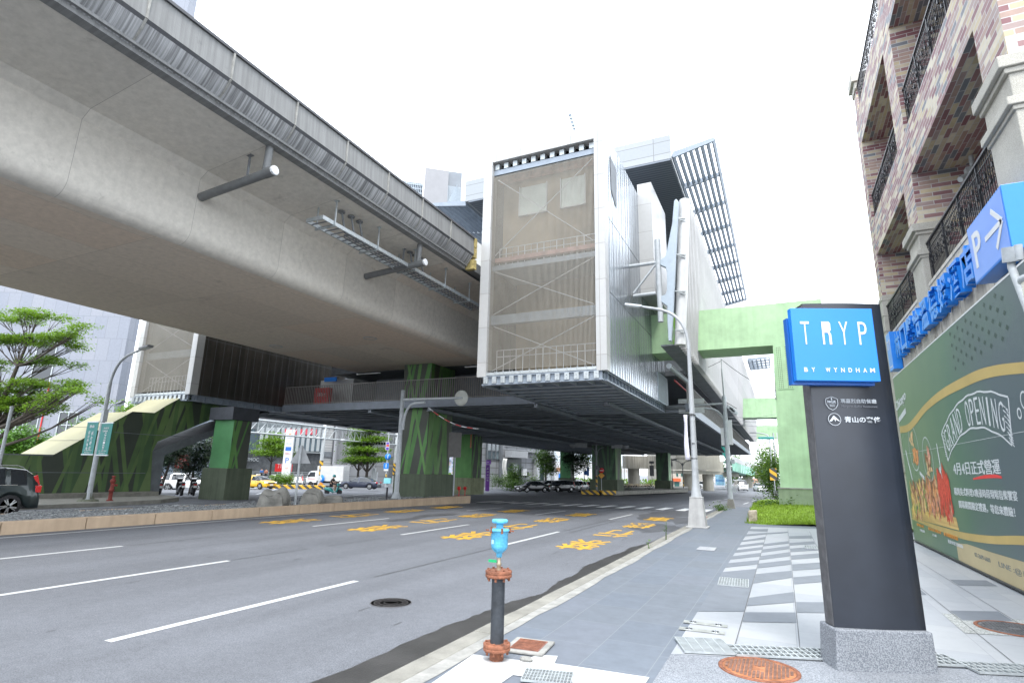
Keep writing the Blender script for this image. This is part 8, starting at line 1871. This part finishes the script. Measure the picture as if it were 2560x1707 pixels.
mb = MB(); mb.lathe([(1.02, .5), (1.02, 1.0)], q, 20); mb.build('print_band', mat('blue_print_band', (0.12, 0.3, 0.55), .5, nscale=3, namt=.4), ad, world=True)
gb = thing('girder_bridge', 'pale green steel girder bridge curving away over the far road', 'bridge', gnd((1900, 1215), 160))
mb = MB(); br_ = [DEP(x, y, d) for x, y, d in ((1830, 1152, 115), (1850, 1160, 125), (1875, 1168, 140), (1900, 1174, 160), (1935, 1180, 190))]
mb.grid([[(p.x, p.y, p.z-1.9), (p.x, p.y, p.z)] for p in br_]); mb.grid([[(p.x, p.y, p.z), (p.x-3, p.y+6, p.z)] for p in br_]); mb.grid([[(p.x-3, p.y+6, p.z-1.9), (p.x, p.y, p.z-1.9)] for p in br_]); mb.build('girder', mat('mint_steel', (0.3, 0.53, 0.43), .5, nscale=.5, namt=.1), gb, world=True)
mb = MB(); mb.grid([[(p.x+.05, p.y-.1, p.z), (p.x+.05, p.y-.1, p.z+1.1)] for p in br_]); mb.build('barrier', mat('grey_barrier', (0.36, 0.36, 0.36), .7, nscale=2, namt=.12), gb, world=True)
mb = MB()
for p, q in zip(br_[:-1], br_[1:]):
    for k in range(6): c_ = p+(q-p)*k/6; mb.box(c_.x, c_.x+.12, c_.y-.25, c_.y-.05, c_.z-1.9, c_.z)
mb.build('stiffeners', mat('mint_steel_dark', (0.2, 0.4, 0.32), .5, namt=.1), gb, world=True)
for x, y, d in ((1868, 1176, 150), (1904, 1180, 185)):
    p = DEP(x, y, d); mb = MB(); mb.box(p.x-3.5, p.x+3.5, p.y-1, p.y+1, p.z-1.6, p.z); mb.box(p.x-1.2, p.x+1.2, p.y-1, p.y+1, -1.3, p.z-1.6); mb.build('bridge_pier', M['far_conc'], gb, world=True)
# roadside lamps and signs along the far road
for i, (x, dep, h, ar, lab) in enumerate(((1934, 70, 8.2, -1.6, 'grey curved street lamp nearest the green column on the far road'), (1937, 95, 7.0, -2.2, 'grey street lamp with long arm, second along the far road'), (1945, 60, 7.5, 0, 'plain grey pole against the trees of the far road'))):
    b = gnd((x, 1225), dep); b.z = -1.0; t = thing('street_lamp', lab, 'street lamp', b, group='lamps along the far road')
    mb = MB(); mb.tube([(0, 0, 0), (0, 0, h-.6)]+(bez((0, 0, h-.6), (0, 0, h), (ar, 0, h+.1), 6)[1:] if ar else [(0, 0, h)]), .08, 7); mb.build('post', M['grey_pole'], t)
    if ar: mb = MB(); mb.bbox((ar-.3, 0, h+.1), .8, .22, .12); mb.build('lamp_head', M['dark_pole'], t)
b = DEP(1915, 1095, 48); t = thing('traffic_light', 'teal-backed traffic light on a short arm at the near green column', 'traffic light', b)
mb = MB(); mb.bbox((0, 0, 0), 1.25, .25, .2); mb.build('housing', mat('teal_signal_back', (0.02, 0.25, 0.22), .4, namt=.1), t, bevel=.05)
mb = MB(); mb.tube([(-1.3, 0, .25), (1.2, 0, .05)], .03, 6); mb.build('arm', M['grey_pole'], t); mb = MB(); mb.box(.85, 1.1, -.1, .1, -.3, .45); mb.build('control_box', M['sign_white'], t)
t = thing('chevron_sign', 'yellow and black chevron board at the roadside weeds', 'sign', gnd((1938, 1225), 52))
mb = MB(); mb.box(-.35, .25, -.03, .03, .9, 2.0); mb.build('board', M['haz'], t); mb = MB(); mb.tube([(0, 0, 0), (0, 0, 1)], .04, 6); mb.build('post', M['grey_pole'], t)
# parked bicycles: a dense far row, and dark lumps of shrubs in front
s = MB(); rb_ = random.Random(8)
pa, pb2 = gnd((1556, 1222), 100), gnd((1645, 1221), 108)
for i in range(60):
    p = pa+(pb2-pa)*(i/59)+Vector((rb_.uniform(-.2, .2), rb_.uniform(-1.5, 1.5), 0)); a = rb_.uniform(1.0, 2.1); d = Vector((math.cos(a), math.sin(a), 0))
    for o_ in (-.5, .5):
        c_ = p+d*o_+Vector((0, 0, .33)); s.tube([c_+d*.3*math.cos(2*PI*k/8)+Vector((0, 0, .3*math.sin(2*PI*k/8))) for k in range(9)], .03, 4, mi=0, cap=False)
    s.bar(p+d*.5+Vector((0, 0, .33)), p+d*.35+Vector((0, 0, .95)), .05, mi=1); s.bar(p-d*.5+Vector((0, 0, .33)), p+d*.35+Vector((0, 0, .75)), .06, mi=1); s.bar(p-d*.15+Vector((0, 0, .4)), p-d*.2+Vector((0, 0, .95)), .05, mi=1)
o = s.build('parked_bicycles', [M['rubber'], mat('bike_paint', (0.6, 0.5, 0.35), .4, nscale=1.5, namt=.5)]); o['kind'] = 'stuff'
for (x, lab, sd_) in ((1568, 'dark rounded shrub on the island by the striped kerb', 3), (1624, 'dark low shrub on the island below the sign back', 4)):
    b = gnd((x, 1226), 84); bush('shrub', lab, b, [(0, 0, .5, .45, .4, .4), (.2, 0, .25, .5, .4, .25)], 200, .09, M['leaf_dark'], sd_)
# red shop lantern sign building and low dark block beyond
F = Fac(1672, 128, 1740, 130, 1195)
gr = thing('shop', 'low shop with orange-red lit board and green windows beyond the far viaduct', 'shop', F.P(F.L/2, -1.2, -3))
mb = MB(); F.box(mb, -2, F.L+2, -1.4, 9, -6, 0); mb.build('wall', mat('beige_shop_wall', (0.4, 0.38, 0.33), .7, nscale=.6, namt=.2), gr, world=True)
mb = MB(); F.pbox(mb, 1681, 1195, 1699, 1203, .05, .5); mb.build('sign_board', mat('orange_red_board', (0.6, 0.12, 0.04), .5, nscale=2, namt=.3), gr, world=True)
mb = MB(); 
for x in (1690, 1702, 1714): F.pbox(mb, x, 1176, x+5, 1190, .02, .1)
F.pbox(mb, 1686, 1204, 1698, 1218, .02, .1); mb.build('window', mat('dark_teal_window', (0.02, 0.1, 0.09), .3, namt=.1), gr, world=True)
# roadside buildings at the vanishing point
for (x0, x1, dep, ytop, c, lab) in ((1878, 1915, 240, 1196, (0.5, 0.28, 0.2), 'far terracotta and grey roadside building at the end of the road'), (1700, 1840, 260, 1175, (0.5, 0.52, 0.54), 'far pale block closing the view under the viaduct')):
    F = Fac(x0, dep, x1, dep, 1200); t = thing('building', lab, 'building', F.P(F.L/2, -1.2, -5))
    mb = MB(); F.pbox(mb, x0, ytop, x1, 1212, -10, 0); mb.build('wall', mat('wall_'+str(x0), c, .7, nscale=.2, namt=.25), t, world=True)
    mb = MB()
    for k in range(5): F.pbox(mb, x0+(x1-x0)*(.1+.17*k), ytop+4, x0+(x1-x0)*(.19+.17*k), ytop+8, .02, .2)
    mb.build('window', M['bldg_glass'], t, world=True)
# grey towers seen above the viaduct, left of the stair tower
F = Fac(960, 122, 1215, 128, 480)
ob_ = thing('office_tower', 'grey and blue tower top with louvred screens above the viaduct edge', 'building', F.P(F.L/2, 20, -8))
mb = MB(); F.pbox(mb, 1064, 419, 1092, 1000, -1.2, 0); mb.build('pillar', mat('pale_grey_stone', (0.215, 0.217, 0.228), .6, nscale=.5, namt=.06), ob_, world=True)
mb = MB(); u0, z0 = F.uz(985, 444); u1, z1 = F.uz(1064, 425)
F.box(mb, u0-6, u1, z1-9, z1-.5, -6, -5.5); sc_ = mb.build('screen_wall', M['steel_bl'], ob_, world=True)
mb = MB()
for k in range(36): F.box(mb, u0-6+k*.42, u0-5.85+k*.42, z1-9, z1+.4, -5.5, -5.0)
for k in range(8): F.box(mb, u0-6, u1, z1-8.6+k*1.05, z1-8.4+k*1.05, -5.6, -5.1)
mb.build('louvre_blades', M['steel_lt'], sc_, world=True)
mb = MB(); ub, zb_ = F.uz(1108, 450); uc, zc = F.uz(1168, 432); F.box(mb, ub, uc-1, zb_-30, zc+.3, -3, -1); mb.build('plant_room', mat('mid_grey_blue_panel', (0.15, 0.168, 0.19), .5, nscale=.4, namt=.08), ob_, world=True)
mb = MB()
for k in range(20): F.box(mb, ub+.5+k*.25, ub+.62+k*.25, zb_-5, zb_-.8, -1, -.85)
for k in range(16): mb.bar(F.P(uc-4.2+k*.26, zb_-5.5, -.9), F.P(uc-4.2+k*.26, zb_-5.5+max(.3, 5.2-abs(k-8)*.62), -.9), .12)
mb.build('louvre_blades', M['steel_lt'], ob_, world=True)
mb = MB(); F.box(mb, ub-5, uc+6, zb_-9, zb_-6.5, -9, -.5); mb.build('blue_band', mat('blue_grey_fascia', (0.2, 0.235, 0.265), .4, nscale=.4, namt=.1), ob_, world=True)
mb = MB(); F.box(mb, ub-6, uc+10, 5, zb_-9, -10, -2); mb.build('wall', mat('cream_office_wall', (0.3, 0.3, 0.285), .6, nscale=.4, namt=.1), ob_, world=True)
mb = MB()
for j in range(9):
    for k in range(5): F.box(mb, ub-3+k*3.2, ub-1.5+k*3.2, 12+j*3.4, 14+j*3.4, -2, -1.9)
mb.build('window', M['bldg_glass'], ob_, world=True)
mb = MB(); p = Vector(F.P((ub+uc)/2, zc, -4)); mb.tube([p, p+Vector((0, 0, 3.0))], .06, 5); mb.tube([p+Vector((1.5, 0, 0)), p+Vector((1.7, 0, 1.6))], .05, 5); mb.build('mast', M['galv'], ob_, world=True)
# distant crane tip above the station
mb = MB(); a, b = DEP(1425, 285, 330), DEP(1438, 328, 330)
for k in range(5): p = a+(b-a)*k/5; mb.bbox(p, 1.6, 1.6, 2.2); mb.bar(p, a+(b-a)*(k+1)/5, .3)
c_ = DEP(1440, 345, 330)
mb.bar(b, Vector((c_.x, c_.y, 0)), 1.4)
tag(mb.build('crane', M['steel_lt']), 'tip of a distant crane above the station roof', 'crane')
print('MESHES', len([o for o in SC.objects if o.type == 'MESH']))
